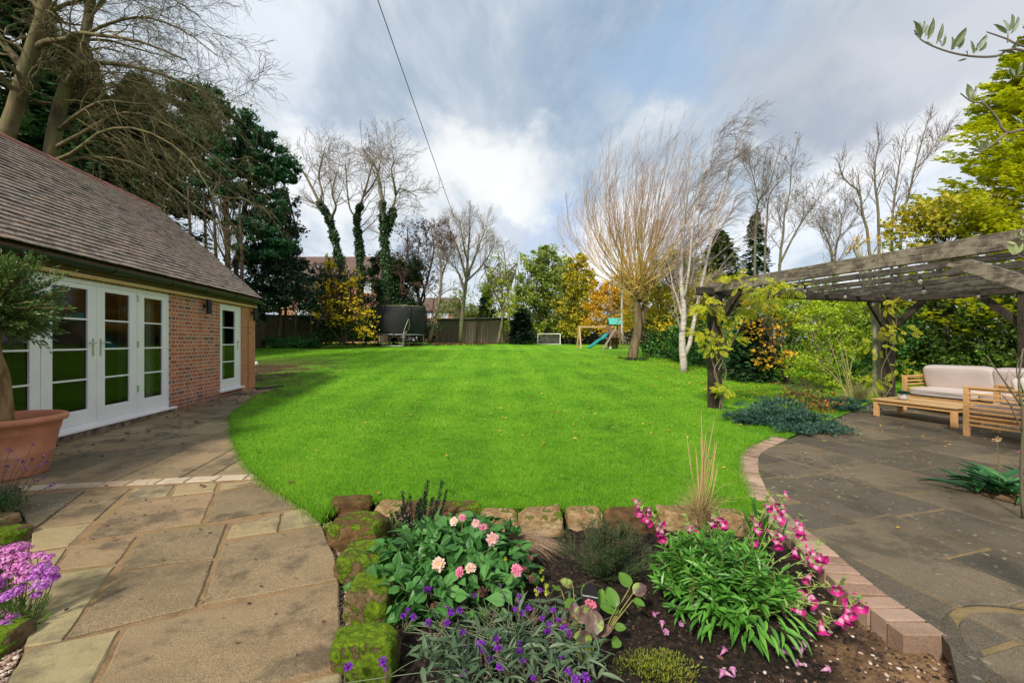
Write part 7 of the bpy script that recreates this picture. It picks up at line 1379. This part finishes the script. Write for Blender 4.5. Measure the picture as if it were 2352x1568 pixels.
for g in groups:
    for fn, L_, z_ in g:
        b = B(); P_ = []
        for (zx, zy) in L_:
            x, y = fn(zx, zy); p = at(x, y, z_+rng.normal(0, .012))-pb; P_.append(p)
            d = nrm(np.array([rng.normal(0, .5), rng.normal(-.6, .3), rng.normal(-.35, .25)])); Lb = rng.uniform(.056, .072); b = B(); bell(b, p-d*Lb*.5, d, Lb, Lb*.40, rng.uniform(0, 1)); b.build('flower', [MAG, MAGP], pe, smooth=True)
        P_ = np.array(P_); top = P_[np.argmax(P_[:, 2])] if len(P_) > 1 else P_[0]; m_ = P_.mean(0)+[0, .02, 0]; root_ = np.array([m_[0]*.35, m_[1]*.35, .05]); ax = smooth_line([root_, (root_+m_)/2+[0, 0, .05], m_, m_+nrm(m_-root_)*.06+[0, 0, .03]], 12)
        tube(fs, ax, np.linspace(.0032, .0012, 12), 5)
        for p in P_: tube(fs, [m_+(ax[-1]-m_)*.2, p], [.0012, .0012], 4)
        scatter(fs, LAN2, np.repeat(ax[2:], 2, 0), rdir(20)*[1, 1, .4]+[0, 0, .4], rdir(20)+[0, 0, 1], .045, .012)
        scatter(fs, DIA, np.repeat(ax[-3:], 5, 0)+rng.normal(0, .006, (15, 3)), rdir(15)+[0, 0, .6], rdir(15), .012, .007)
fs.build('flower_stems', pm('penstemon_stem', [(.16, .24, .05), (.26, .34, .09)], .6, 10), pe)
SSPK = leafmat('seed_spike', [(.05, .06, .015), (.14, .18, .03), (.26, .32, .05)], .2, .6, 20)
# seed spikes
for (fn, zx, y0, y1) in ((Zb, 1600, 760, 1040), (Zb, 1480, 500, 680), (Zb, 1180, 820, 960), (Zb, 1300, 520, 660), (Zb, 1780, 740, 900), (Zc, 100, 680, 760), (Zc, 190, 880, 1080)):
    x, y = fn(zx, y0); p0 = at(x, y, .20)-pb; x, y = fn(zx, y1); p1 = p0-[0, 0, .10]; n = 70; u = rng.uniform(0, 1, (n, 1)); q = p0*(1-u)+p1*u+rng.normal(0, .006, (n, 3)); b = B(); scatter(b, DIA, q, rdir(n)+[0, 0, .4], rdir(n), .013, .007); b.build('seed_spike', SSPK, pe)
# fallen bells
b = B()
for (fn, zx, zy) in ((Zc,470,1345),(Zc,545,1360),(Zc,460,1400),(Zc,550,1455),(Zc,645,1490),(Zb,945,1045),(Zb,1115,1100),(Zb,960,1165),(Zb,975,1210),(Zc,105,1530),(Zb,1390,1360),(Zb,1500,1520),(Zb,1385,1530)):
    x, y = fn(zx, zy); p = at(x, y, -.075); bell(b, p, (rng.normal(), rng.normal(), .15), .042, .013)
fp = b.build('fallen_flowers', [leafmat('fallen_petal', [(.40, .08, .30), (.60, .30, .50)], .3, .5, 40), MAGP], smooth=True); stuff(fp, 'mauve bells dropped on the soil by the penstemon', 'petals')
# sword leaves behind the penstemon
ir = at(1752, 1262, -.09); o = empty('iris', tuple(ir), 'clump of upright green sword leaves beside the brick edging', 'plant'); b = B(); n = 15; scatter(b, lance(5, -.12), np.column_stack([rng.normal(0, .03, (n, 2)), np.zeros(n)]), np.column_stack([rng.normal(0, .22, (n, 2)), np.ones(n)]), np.column_stack([rng.normal(0, 1, (n, 2)), np.zeros(n)]), rng.uniform(.22, .36, n), .020); b.build('leaves', PENL, o)
# ---- hydrangea with its plant label
hy = at(1352, 1478, -.09); ho = empty('hydrangea', tuple(hy), 'young hydrangea with big green and purple-brown leaves round the black label', 'shrub')
HG = leafmat('hydrangea_green', [(.06, .13, .02), (.11, .24, .03), (.20, .34, .05)], .35, .4, 8); HY = leafmat('hydrangea_yellow', [(.20, .24, .02), (.40, .42, .03), (.50, .40, .06)], .35, .45, 9)
t = NT('hydrangea_turning'); c = t.ramp(t.noise(14, None, 5, .6, .4), [(.38, (.045, .018, .02)), (.48, (.10, .05, .03)), (.54, (.14, .20, .03)), (.70, (.24, .34, .04))]); t.color(c); t.rough(.5); HT = t.m
t = NT('hydrangea_brown'); c = t.ramp(t.noise(16, None, 5, .6, .4), [(.35, (.03, .014, .014)), (.55, (.10, .045, .035)), (.72, (.20, .16, .04))]); t.color(c); t.rough(.6); HBR = t.m
def ovate(m=8):
    V = [[0, 0, 0]]; F = []
    for k in range(1, m+1):
        u = k/m; w = .46*math.sin(math.pi*u**.82)**.65 if k < m else .01; z = -.25*u*u; V += [[-w, u, z+.10], [-w*.5, u+.02, z+.07], [0, u, z-.01], [w*.5, u+.02, z+.07], [w, u, z+.10]]
    for j in range(4): F.append([0, j+2, j+1])
    for k in range(m-1):
        a_ = 1+k*5
        for j in range(4): F += [[a_+j, a_+j+1, a_+6+j], [a_+j, a_+6+j, a_+5+j]]
    return V, F
OV = ovate()
stl = B()
for (bx, by, tx, ty, z_, m, wf) in ((720,860,650,740,.12,HG,.95),(745,900,845,845,.09,HT,.9),(620,1010,560,845,.06,HG,.7),(640,1030,500,985,.03,HG,.6),(745,950,830,985,.06,HG,.65),(300,850,205,800,.07,HT,.7),(300,940,260,1050,.03,HG,.6),(330,1100,300,960,.05,HT,.75),(340,1120,420,985,.08,HT,.8),(480,1210,430,1010,.08,HT,.9),(480,1200,590,1150,.05,HBR,.7),(440,1240,310,1215,.02,HT,.7),(385,1265,380,1395,.0,HY,1.1),(300,1140,245,1250,.0,HBR,.9),(610,1150,690,1155,.0,HG,.7),(500,1010,520,860,.04,HG,.6),(380,960,385,830,.05,HG,.55),(210,870,160,860,.05,HG,.5),(285,1030,215,1110,.0,HBR,.7),(640,1240,600,1290,-.03,HG,.8),(220,1270,180,1290,-.02,HY,.6),(250,1290,280,1330,-.03,HY,.6)):
    x, y = Zb(bx, by); p = at(x, y, z_)-hy; x, y = Zb(tx, ty); q = (at(x, y, z_+.015)-hy); q[1] = p[1]+(q[1]-p[1])*.5-.02; x2 = pt(*Zb(tx, ty), (q+hy)[1])-hy; q = x2; L_ = np.linalg.norm(q-p); b = B(); scatter(b, OV, p[None], (q-p)[None], np.array([[rng.normal(0, .3), -.8, .9]]), L_, L_*wf); b.build('leaf', m, ho, smooth=True)
    root_ = np.array([(.06 if bx > 500 else -.05), .0, .0]); tube(stl, smooth_line([root_, (root_+p)/2+[0, .01, .0], p], 8), np.linspace(.0045, .002, 8), 6)
stl.build('stems', pm('hydrangea_stem', [(.14, .12, .03), (.25, .22, .06), (.12, .07, .03)], .6, 12), ho)
# label
lx, ly = Zb(452, 1050); lp = at(lx, ly+55, -.07); lb0 = empty('plant_label', tuple(lp), 'black round-topped plant label with pink flower picture in the soil', 'label', rz=R(8)); lb0.rotation_euler = (R(-12), R(-2), R(6))
BLK = pm('label_black', [(.012, .012, .013), (.02, .02, .022)], .3, 5); LW, LH = .040, .245
def extr(b, pts, y0, y1, mi=0):
    n = len(pts); V = [(x, y0, z) for x, z in pts]+[(x, y1, z) for x, z in pts]; b.add(V, [list(range(n))[::-1], list(range(n, 2*n))]+[[i, (i+1) % n, n+(i+1) % n, n+i] for i in range(n)], mi)
top_ = [(LW*math.cos(a_), LH-.045+.045*math.sin(a_)) for a_ in np.linspace(0, math.pi, 17)]
b = B(); extr(b, [(LW, .05)]+top_+[(-LW, .05), (-.012, .02), (-.006, -.06), (.006, -.06), (.012, .02)][0:], 0, .0022); b.build('board', BLK, lb0)
b = B(); 
for i in range(150):
    a_, r_ = rng.uniform(0, 6.28), math.sqrt(rng.uniform(0, 1)); x = math.cos(a_)*r_*.030; z = .150+math.sin(a_)*r_*.022-(x*.35); s_ = .0028
    extr(b, [(x+s_*math.cos(q+i), z+s_*math.sin(q+i)) for q in np.linspace(0, 6.283, 5)[:-1]], -.0012-.00001*i, -.0004)
b.build('flower_picture', leafmat('print_pink', [(.45, .04, .10), (.70, .16, .24), (.78, .40, .45)], 0, .5, 200), lb0)
b = B(); extr(b, [(-.009, .118), (-.006, .092), (.010, .089), (.014, .115)], -.0012, -.0004); b.build('pot_picture', pm('print_blue', [(.03, .16, .50), (.06, .24, .62)], .5), lb0)
b = B(); extr(b, [(.004, .068), (.036, .058), (.036, .052), (.006, .060)], -.0012, -.0004); b.build('printed_band', pm('print_band', [(.6, .12, .22), (.7, .2, .3)], .5), lb0)
tc = bpy.data.curves.new('label_text', 'FONT'); tc.body = 'Royalty\u00ae Collection'; tc.size = .0098; tc.extrude = .0003; tc.align_x = 'CENTER'; to_ = bpy.data.objects.new('lettering', tc); COL.objects.link(to_)
bpy.context.view_layer.update(); dg = bpy.context.evaluated_depsgraph_get(); me = bpy.data.meshes.new_from_object(to_.evaluated_get(dg)); bpy.data.objects.remove(to_); to_ = bpy.data.objects.new('lettering', me); COL.objects.link(to_); me.materials.clear(); me.materials.append(WHITEP); to_.parent = lb0; to_.location = (0, -.0010, .182); to_.rotation_euler = (R(90), R(14), 0)
b = B(); extr(b, [(-.010, .0), (.012, -.008), (.030, -.015), (.034, .05), (.022, .06), (.010, .10), (-.006, .115), (-.016, .09), (-.018, .04)], -.012, -.0105); b.build('pink_tag', pm('pink_tag_card', [(.62, .02, .12), (.70, .05, .18)], .4, 40), lb0)
# ---- low yellow-green ground plant, weeds
stuff(bush('ground_cover', None, None, at(1505, 1548, -.09), (0, 0, .02), (.20, .12, .055), 1300, LEAFT, .018, .006, leafmat('low_cover', [(.04, .07, .012), (.12, .17, .02), (.26, .28, .03), (.42, .34, .04)], .3, .5, 9), up=.9, out=.5, shell=.1), None, None)
bush('brown_hebe', 'low brownish mat plant at the bottom edge right of the soil', 'plant', at(1800, 1590, -.09), (0, 0, .01), (.09, .06, .04), 260, LEAFT, .015, .004, DKL, up=.9, shell=.1)
stuff(bush('ground_cover', None, None, at(748, 1222, -.05), (0, .02, .01), (.06, .10, .035), 200, LEAFT, .025, .017, OAK_L, up=.5, shell=.1), None, None)
# ---- left border flowers
PHX = [leafmat('phlox_pink', [(.45, .06, .36), (.66, .20, .54), (.80, .60, .76)], .3, .5, 30), leafmat('phlox_purple', [(.32, .05, .38), (.52, .15, .58), (.70, .45, .76)], .3, .5, 30)]
xb = at(35, 1475, -.07); xo = empty('candytuft', tuple(xb), 'purple-pink flower heads at the left edge over the gravel', 'flowering plant')
xs_ = B()
for (zx, zy, w, m, dz) in ((40,600,70,0,.30),(120,575,65,0,.32),(180,570,50,0,.31),(160,640,60,0,.28),(75,650,55,0,.28),(360,640,40,0,.27),(285,630,45,0,.27),(150,700,70,0,.25),(210,735,60,0,.24),(320,720,70,1,.24),(385,740,45,1,.24),(270,780,65,1,.21),(340,810,75,1,.20),(400,790,40,1,.20),(300,860,55,1,.18),(180,800,55,0,.20),(90,760,55,0,.22),(30,700,60,0,.25),(150,880,55,1,.16),(70,925,60,1,.15),(30,940,50,1,.15),(270,920,35,1,.14),(15,1055,30,0,.07),(85,1070,40,0,.06),(30,1130,45,1,.05),(130,1080,22,1,.05),(65,1145,30,1,.05),(-60,680,90,0,.25),(-60,850,90,1,.18)):
    x, y = zx*.3103, 1081.9+.3103*zy; p = at(x, y, dz)-xb; r = w*.3103/S*(p+xb)[1]*.95; n = int(16+w*1.0); d = rdir(n); d[:, 2] = np.abs(d[:, 2]); q = p+d*np.array([r, r, r*.75])*rng.uniform(.55, 1.12, (n, 1)); b = B()
    for k_ in range(4):
        a_ = k_*math.pi/2; tdir = nrm(np.cross(d, (0, .1, 1))); bd = np.cross(d, tdir); scatter(b, DIA, q, tdir*math.cos(a_)+bd*math.sin(a_)+d*.15, d, .0085, .0075)
    b.build('flower_head', PHX[m], xo); tube(xs_, smooth_line([np.array([p[0]*.3, p[1]*.3, 0]), p*[.7, .7, .5], p], 7), .0022, 5)
xs_.build('stems', GSTEM, xo)
b = B(); n = 420; d = rdir(n); d[:, 2] = np.abs(d[:, 2]); q = np.array([-.06, .0, .06])+d*np.array([.16, .16, .15])*rng.uniform(.3, 1, (n, 1)); scatter(b, LAN, q, d+rng.normal(0, .3, (n, 3))+[0, 0, .3], rdir(n)+[0, 0, .6], .045, .007); b.build('leaves', HG, xo)
sg_ = at(5, 1205, -.06); so = bush('salvia', 'small-leaved green salvia with thin purple flower sprigs in front of the pot', 'flowering plant', sg_, (-.10, .0, .14), (.24, .22, .15), 1500, LEAFT, .026, .010, leafmat('salvia_leaf', [(.02, .06, .015), (.05, .14, .03), (.10, .24, .05)], .3, .5, 5), up=.5, out=.5, shell=.2, stems=40)
b = B(); fl = B()
for (zx, zy) in ((120,258),(420,180),(420,360),(550,340),(600,405),(290,395),(100,460),(230,380),(500,460),(640,700),(700,685),(460,640),(330,480),(560,600)):
    e = pt(zx*.18, 987.8+.18*zy, sg_[1]+rng.uniform(-.1, .1))-sg_; s0 = e*[.5, .5, 0]+[-.06, 0, .14]; L_ = smooth_line([s0, (s0+e)/2+[-.01, 0, .02], e], 8); tube(b, L_, .0015, 4); n = 26; u = rng.integers(3, 8, n); scatter(fl, DIA, L_[u]+rng.normal(0, .004, (n, 3)), rdir(n), rdir(n), .010, .006); scatter(fl, DIA, np.repeat(e[None], 8, 0)+rng.normal(0, .005, (8, 3)), rdir(8), rdir(8), .018, .010, 1)
b.build('sprigs', BSTEM, so); fl.build('florets', [DEAD, leafmat('salvia_purple', [(.05, .01, .12), (.12, .03, .25)], .2, .5, 20)], so)['kind'] = 'stuff'
n = 90; c_ = G(120, 1160)[:2]; q = c_+rng.normal(0, 1, (n, 2))*[.14, .20]; b = B(); scatter(b, DIA, np.column_stack([q, gz(q[:, 0], q[:, 1])+.006]), np.column_stack([rng.normal(0, 1, (n, 2)), np.zeros(n)]), np.tile([0, 0, 1.], (n, 1)), rng.uniform(.012, .03, n), .008); stuff(b.build('fallen_petals', leafmat('petal_lilac', [(.30, .22, .42), (.62, .58, .66)], .2, .5, 30)), 'pale lilac petals fallen on the paving by the pot', 'petals')
# ================================================================== right side plants
JUN = leafmat('blue_juniper', [(.012, .035, .025), (.025, .075, .05), (.05, .12, .08), (.10, .19, .13)], .15, .5, 3)
leafy('juniper', 'low spreading blue-green juniper at the corner of the patio', 'shrub', [(1740,955,7.2,.42,.40,.22),(1800,962,7.0,.45,.40,.24),(1860,975,6.7,.45,.35,.20),(1905,985,6.5,.32,.3,.13),(1710,960,7.2,.28,.35,.16),(1780,935,7.6,.40,.4,.18),(1830,990,6.5,.35,.25,.13)], 12000, .045, JUN, T=SPRAY, ncl=420, shell=.45, sig=.10, limbs=[limb([(1800,1000),(1810,975),(1830,955)],6.9,.02,.008)], bark=BARK_D, wr=.55, twr=.1)
leafy('juniper', 'smaller blue-green juniper behind the red rose at the patio back', 'shrub', [(1925,928,8.6,.42,.35,.16),(1965,930,8.4,.35,.3,.13)], 3200, .045, JUN, T=SPRAY, ncl=100, shell=.45, sig=.1, wr=.55)
leafy('rose_bush', 'sprawling rose with orange and red autumn leaves behind the juniper', 'shrub', [(1830,915,8.0,.40,.35,.22),(1880,925,7.9,.35,.3,.2),(1810,900,8.2,.25,.25,.2),(1900,905,8.1,.2,.2,.15)], 900, .05, leafmat('rose_leaf', [(.03, .06, .02), (.08, .14, .03), (.36, .16, .03), (.42, .05, .03)], .3, .5, 3), ncl=70, shell=.1, limbs=[limb([(1850,945),(1830,910),(1800,885)],8,.01,.004),limb([(1855,945),(1880,905),(1895,870)],8,.01,.004),limb([(1852,945),(1860,910),(1850,870)],8,.01,.004)], bark=BSTEM, twigs=70, twr=.10)
tuft('bamboo_clump', 'tall straw-coloured grass canes leaning out behind the rose', np.array(ground(1945, 9.6)), 16, 1.55, .75, (-.12, 0), pm('straw_cane', [(.30, .26, .08), (.46, .40, .16)], .6, 2, isl=.6), .010, .25)
tuft('bamboo_clump', 'fine dry grass tuft beside the rear pergola post', np.array(ground(1975, 9.6)), 420, .55, .55, (0, 0), pm('dry_tuft', [(.10, .13, .03), (.30, .28, .09), (.40, .34, .15)], .7, 1, isl=.9), .003, .6)
# bergenia bed
bp = G(2300, 1135); mound = B(); lathe(mound, [(.001, .03), (.25, .025), (.36, .004)], n=40); o = mound.build('soil_mound', SOIL); o.location = tuple(G(2345, 1140)+[.05, 0, .003]); struct(o)
be = empty('bergenia', tuple(bp), 'clump of broad glossy strap leaves growing in the patio bed', 'plant'); b = B(); n = 60; az = rng.uniform(0, 6.28, n); d = np.column_stack([np.cos(az), np.sin(az), rng.uniform(.4, 1.5, n)]); L_ = rng.uniform(.24, .38, n); q = np.column_stack([rng.normal(.03, .12, n), rng.normal(0, .06, n), np.full(n, .03)]); scatter(b, lance(6, -.45), q, d, np.tile([0, 0, 1.], (n, 1)), L_, L_*.26); b.build('leaves', leafmat('strap_leaf', [(.015, .06, .02), (.03, .12, .035), (.07, .21, .06), (.15, .32, .10)], .25, .3, 4, spec=.5), be, smooth=True)
sh2 = empty('seed_stalk', tuple(G(2296, 1142)), 'single tall stalk ending in a pale papery seed head', 'plant'); b = B(); e = pt(2290, 1010, G(2296, 1142)[1])-G(2296, 1142); tube(b, smooth_line([(0, 0, 0), e*.5+[.01, 0, 0], e], 8), .003, 6); b.build('stem', GSTEM, sh2); b = B(); d = nrm(rdir(22)*[1, 1, .6]+[0, 0, -.1]); scatter(b, PET, np.repeat(e[None], 22, 0), d, rdir(22), .04, .022); b.build('seed_head', pm('papery', [(.45, .28, .12), (.62, .48, .28)], .8, 20), sh2)
sp_ = G(2350, 1190); l_ = [limb([(2350,1190),(2346,1080),(2350,960),(2340,880),(2350,800)], sp_[1], .012, .005), limb([(2345,930),(2310,880),(2265,815)], sp_[1], .008, .003), limb([(2348,990),(2320,930),(2300,905)], sp_[1], .006, .002), limb([(2350,900),(2335,850),(2352,800)], sp_[1], .006, .002)]
l_[0][0][0][2] = sp_[2]; l_ = [(smooth_line(p, 12), r) for p, r in l_]
bare_tree('magnolia_sapling', 'thin bare branched sapling at the right edge in front of the armchair', l_, [dict(num=4, start=.2, end=1, ang=.7, ln=.16, seg=4, wob=.15, trop=(0, 0, .2), ratio=.6, rmin=.0015)], BARK_G, TW_P, cat='sapling')
fl_ = bush('nerine', 'single small pink flower at the right edge below the chair', 'flower', G(2345, 1150), (0, 0, pt(2345, 1042, G(2345, 1150)[1])[2]), (.022, .022, .022), 30, PET, .03, .014, PINKS[1], part='flower', stems=4)
# wisteria
def pinnate(n=5):
    V = []; F = []
    for k in range(n):
        y = .18+.66*k/(n-1)
        for s_ in (-1, 1):
            o = len(V); a_ = .75; dx, dy = s_*math.sin(a_+.3), math.cos(a_+.3); L_ = .34*(1-.18*abs(k-1.5)/2)
            px_, py_ = -dy*s_, dx*s_
            V += [[0, y, 0], [dx*L_*.5+px_*.06, y+dy*L_*.5+py_*.06, -.03], [dx*L_, y+dy*L_, -.10], [dx*L_*.5-px_*.06, y+dy*L_*.5-py_*.06, -.03]]; F.append([o, o+1, o+2, o+3])
    o = len(V); V += [[0, .84, 0], [.06, 1.0, -.02], [0, 1.18, -.08], [-.06, 1.0, -.02]]; F.append([o, o+1, o+2, o+3]); o = len(V); V += [[-.008, 0, 0], [.008, 0, 0], [.005, .9, 0], [-.005, .9, 0]]; F.append([o, o+1, o+2, o+3])
    return V, F
PIN = pinnate(); WIS = leafmat('wisteria_leaf', [(.12, .26, .02), (.34, .44, .02), (.58, .54, .025), (.66, .46, .03)], .45, .5, 2.2)
wb_ = ground(1652, 8.45); wi = empty('wisteria', tuple(wb_), 'wisteria with yellow-green feathered leaves climbing the front pergola post', 'climbing plant'); b = B(); blobs = [(1632,705,8.5,.22,.2,.20),(1618,752,8.5,.26,.2,.18),(1672,770,8.6,.24,.2,.22),(1692,715,8.6,.16,.2,.20),(1640,800,8.5,.16,.15,.12),(1612,700,8.5,.12,.2,.12),(1668,892,8.4,.12,.1,.06),(1730,672,8.4,.22,.3,.10),(1760,650,7.4,.3,.35,.07),(1680,632,8.2,.14,.2,.04),(1755,700,8.6,.30,.4,.16),(1790,665,8.2,.3,.5,.10)]
P_, N2 = blob_pts(blobs, 300, 60, .2, .3); n = len(P_); d = nrm(N2*[.8, .8, .2]+rng.normal(0, .35, (n, 3))+[0, -.1, -.55]); L_ = rng.uniform(.13, .24, n); scatter(b, PIN, P_-wb_, d, nrm(N2*.6+rng.normal(0, .3, (n, 3))+[0, -.5, .5]), L_, L_); b.build('leaves', WIS, wi)
b = B()
for L_ in ([(1652,942),(1655,900),(1640,850),(1665,800),(1650,720),(1675,670)], [(1658,942),(1660,890),(1668,850),(1650,790),(1690,740),(1680,660)], [(1650,850),(1690,770),(1730,700),(1770,655)], [(1655,900),(1645,860),(1630,800),(1640,740)]):
    P2 = DW([(x, y, 0) for x, y in L_], 8.45); 
    if L_[0][1] > 930: P2[0][2] = wb_[2]
    tube(b, smooth_line(P2, 24)-wb_, np.linspace(.014, .006, 24), 6)
b.build('stems', BARK_G, wi)
wb2 = ground(2030, 10.1); w2 = empty('wisteria', tuple(wb2), 'thin vine with a few yellow leaves on the rear pergola post', 'climbing plant'); b = B(); P_, N2 = blob_pts([(2060,760,10,.22,.2,.25),(2020,790,10,.2,.2,.2),(2070,850,10,.16,.2,.15),(2010,870,10,.15,.15,.2),(2040,700,10,.2,.2,.15),(2080,690,10,.25,.2,.10)], 60, 14, .2, .3); n = len(P_); L_ = rng.uniform(.13, .2, n); scatter(b, PIN, P_-wb2, nrm(N2+[0, -.2, -.6]), nrm(rdir(n)*.4+[0, -.6, .5]), L_, L_); b.build('leaves', WIS, w2)
b = B(); 
for L_ in ([(2030,925),(2052,870),(2035,800),(2060,740),(2045,690)], [(2032,925),(2025,850),(2055,780),(2035,720)]): P2 = DW(L_, 10.05); P2[0][2] = wb2[2]; tube(b, smooth_line(P2, 20)-wb2, np.linspace(.012, .005, 20), 6)
b.build('stems', BARK_G, w2)
# ---- overhanging olive, trunk just outside the picture
OY = 1.5; ob = np.array([2.45, 1.55, 0.]); oo = empty('olive_tree', tuple(ob), 'olive branches with grey-green leaves reaching in at the upper right corner', 'tree')
def Z7p(x, y, dY=0.): return pt(1881.6+.39*x, .39*y, OY+dY)-ob
OBK = pm('olive_twig', [(.12, .10, .07), (.22, .18, .14)], .8, 20); OLV = [leafmat('olive_top', [(.10, .13, .05), (.16, .19, .08)], .2, .4, 20), leafmat('olive_pale', [(.20, .26, .20), (.30, .36, .28)], .2, .5, 20), leafmat('olive_young', [(.34, .42, .16), (.48, .54, .26)], .35, .5, 20)]
tr = B(); tube(tr, smooth_line([(0, 0, 0), (.03, 0, .8), (-.02, .02, 1.6), (.06, 0, 2.3), (.16, .02, 2.9)], 24), np.linspace(.042, .008, 24), 9); tr.build('trunk', BARK1, oo, smooth=True)
b = B(); J = lambda z: np.array([-.02, 0, z])
for L_, jz, r0 in (([(1206,297),(1050,330),(940,335),(820,320),(700,285),(600,235),(560,178)], 2.30, .0035), ([(1206,275),(1110,232),(1010,197),(985,188)], 2.36, .003), ([(1300,800),(1105,780),(1050,700),(970,612),(900,600),(832,550)], 1.75, .0038), ([(1105,783),(1020,850),(950,892),(885,875)], None, .0025), ([(1280,440),(1206,447),(1150,450)], 2.1, .003), ([(1280,1560),(1206,1520),(1150,1490)], 1.3, .003), ([(1290,1380),(1206,1400),(1165,1360)], 1.4, .003), ([(1110,250),(1112,190)], None, .002)):
    P2 = np.array([Z7p(x, y) for x, y in L_]); 
    if jz: P2 = np.concatenate([[J(jz-.18)], [J(jz-.18)*.55+P2[0]*.45+[0, 0, .05]], P2])
    tube(b, smooth_line(P2, 30), np.linspace(r0*1.5, r0*.5, 30), 6)
b.build('branches', OBK, oo)
b = B(); OLEAF = lance(6, -.10)
for (bx, by, tx, ty, w, m) in ((600,222,566,118,.34,0),(598,200,597,122,.26,1),(608,205,627,115,.22,0),(622,220,648,135,.24,1),(638,238,683,98,.27,0),(600,232,566,195,.34,1),(668,268,612,240,.25,1),(686,264,742,128,.24,0),(720,278,714,228,.4,1),(726,276,752,196,.28,0),(776,298,800,208,.34,0),(782,292,880,150,.26,0),(818,292,862,200,.28,0),(825,290,810,260,.4,1),(905,316,902,234,.44,0),(932,304,938,245,.24,1),(944,306,990,232,.30,0),(905,322,1008,184,.17,1),(872,346,813,362,.25,0),(872,330,872,298,.4,1),(1105,200,1034,138,.28,0),(1090,185,1060,150,.3,1),(1110,188,1098,108,.30,1),(1114,188,1160,72,.24,0),(1125,205,1198,84,.14,1),(1126,300,1180,236,.4,0),(1160,320,1070,292,.2,0),(1146,450,1092,408,.30,0),(1150,448,1130,395,.3,1),(1168,445,1200,360,.34,0),(893,596,878,486,.34,0),(900,592,930,502,.20,0),(956,608,976,574,.4,0),(1190,735,1140,670,.2,1),(1192,725,1170,690,.5,1),(935,888,882,873,.25,0),(943,890,937,820,.25,1),(948,888,962,824,.32,0),(958,884,1006,790,.24,0),(1148,800,1150,845,.1,0),
                            (1165,1440,1100,1420,.35,2),(1150,1500,1110,1440,.4,2),(1155,1500,1160,1430,.4,2),(1170,1490,1206,1430,.4,2),(1165,1395,1150,1365,.4,2),(1175,1400,1200,1350,.35,2),(1185,1410,1230,1370,.4,2)):
    p, q = Z7p(bx, by), Z7p(tx, ty, rng.uniform(-.02, .02)); L_ = np.linalg.norm(q-p); bb_ = B(); scatter(bb_, OLEAF, p[None], (q-p)[None], np.array([[rng.normal(0, .25), -1, rng.normal(0, .25)]]), L_, L_*w); b.V += [bb_.V[0]]; b.F += [(bb_.F[0][0]+b.n, m)]; b.n += len(bb_.V[0])
d = rdir(900); q = np.array([.32, 0, 2.55])+d*np.array([.42, .42, .55])*rng.uniform(.3, 1, (900, 1)); q = q[q[:, 0] > -.02]; scatter(b, OLEAF, q, rdir(len(q)), rdir(len(q)), .055, .015)
b.build('leaves', OLV, oo)

# debris on the soil: dead stalks and withered leaves
q = bed_rand(130); b = B()
for x, y in q[:90]:
    z = float(bedz(np.array([x]), np.array([y]))[0])+.008; d = rdir(1)[0]*[1, 1, .12]; L_ = rng.uniform(.04, .16); tube(b, smooth_line([(x, y, z), np.array([x, y, z+.006])+d*L_*.5+rng.normal(0, .006, 3), np.array([x, y, z])+d*L_], 6), np.linspace(.0018, .0008, 6), 4)
stuff(b.build('twigs', BSTEM), 'thin dead stalks scattered over the flower bed soil', 'twigs')
q = bed_rand(170); flat_leaves('withered_leaves', 'brown withered leaves lying on the flower bed soil', q, bedz(q[:, 0], q[:, 1])+.012, .015, .05, DKL)
q = bed_rand(900); q = q[(np.abs(q[:, 0]+.1) < 1.0) & (q[:, 1] < 3.3)][:260]; n = len(q); b = B(); scatter(b, LEAFT, np.column_stack([q+rng.normal(0, .01, (n, 2)), bedz(q[:, 0], q[:, 1])+.006]), rdir(n)*[1, 1, .3]+[0, 0, .5], rng.normal(0, .3, (n, 3))+[0, 0, 1], rng.uniform(.012, .03, n), rng.uniform(.008, .018, n)); stuff(b.build('weeds', HG), 'small green seedlings coming up between the bed plants', 'weeds')
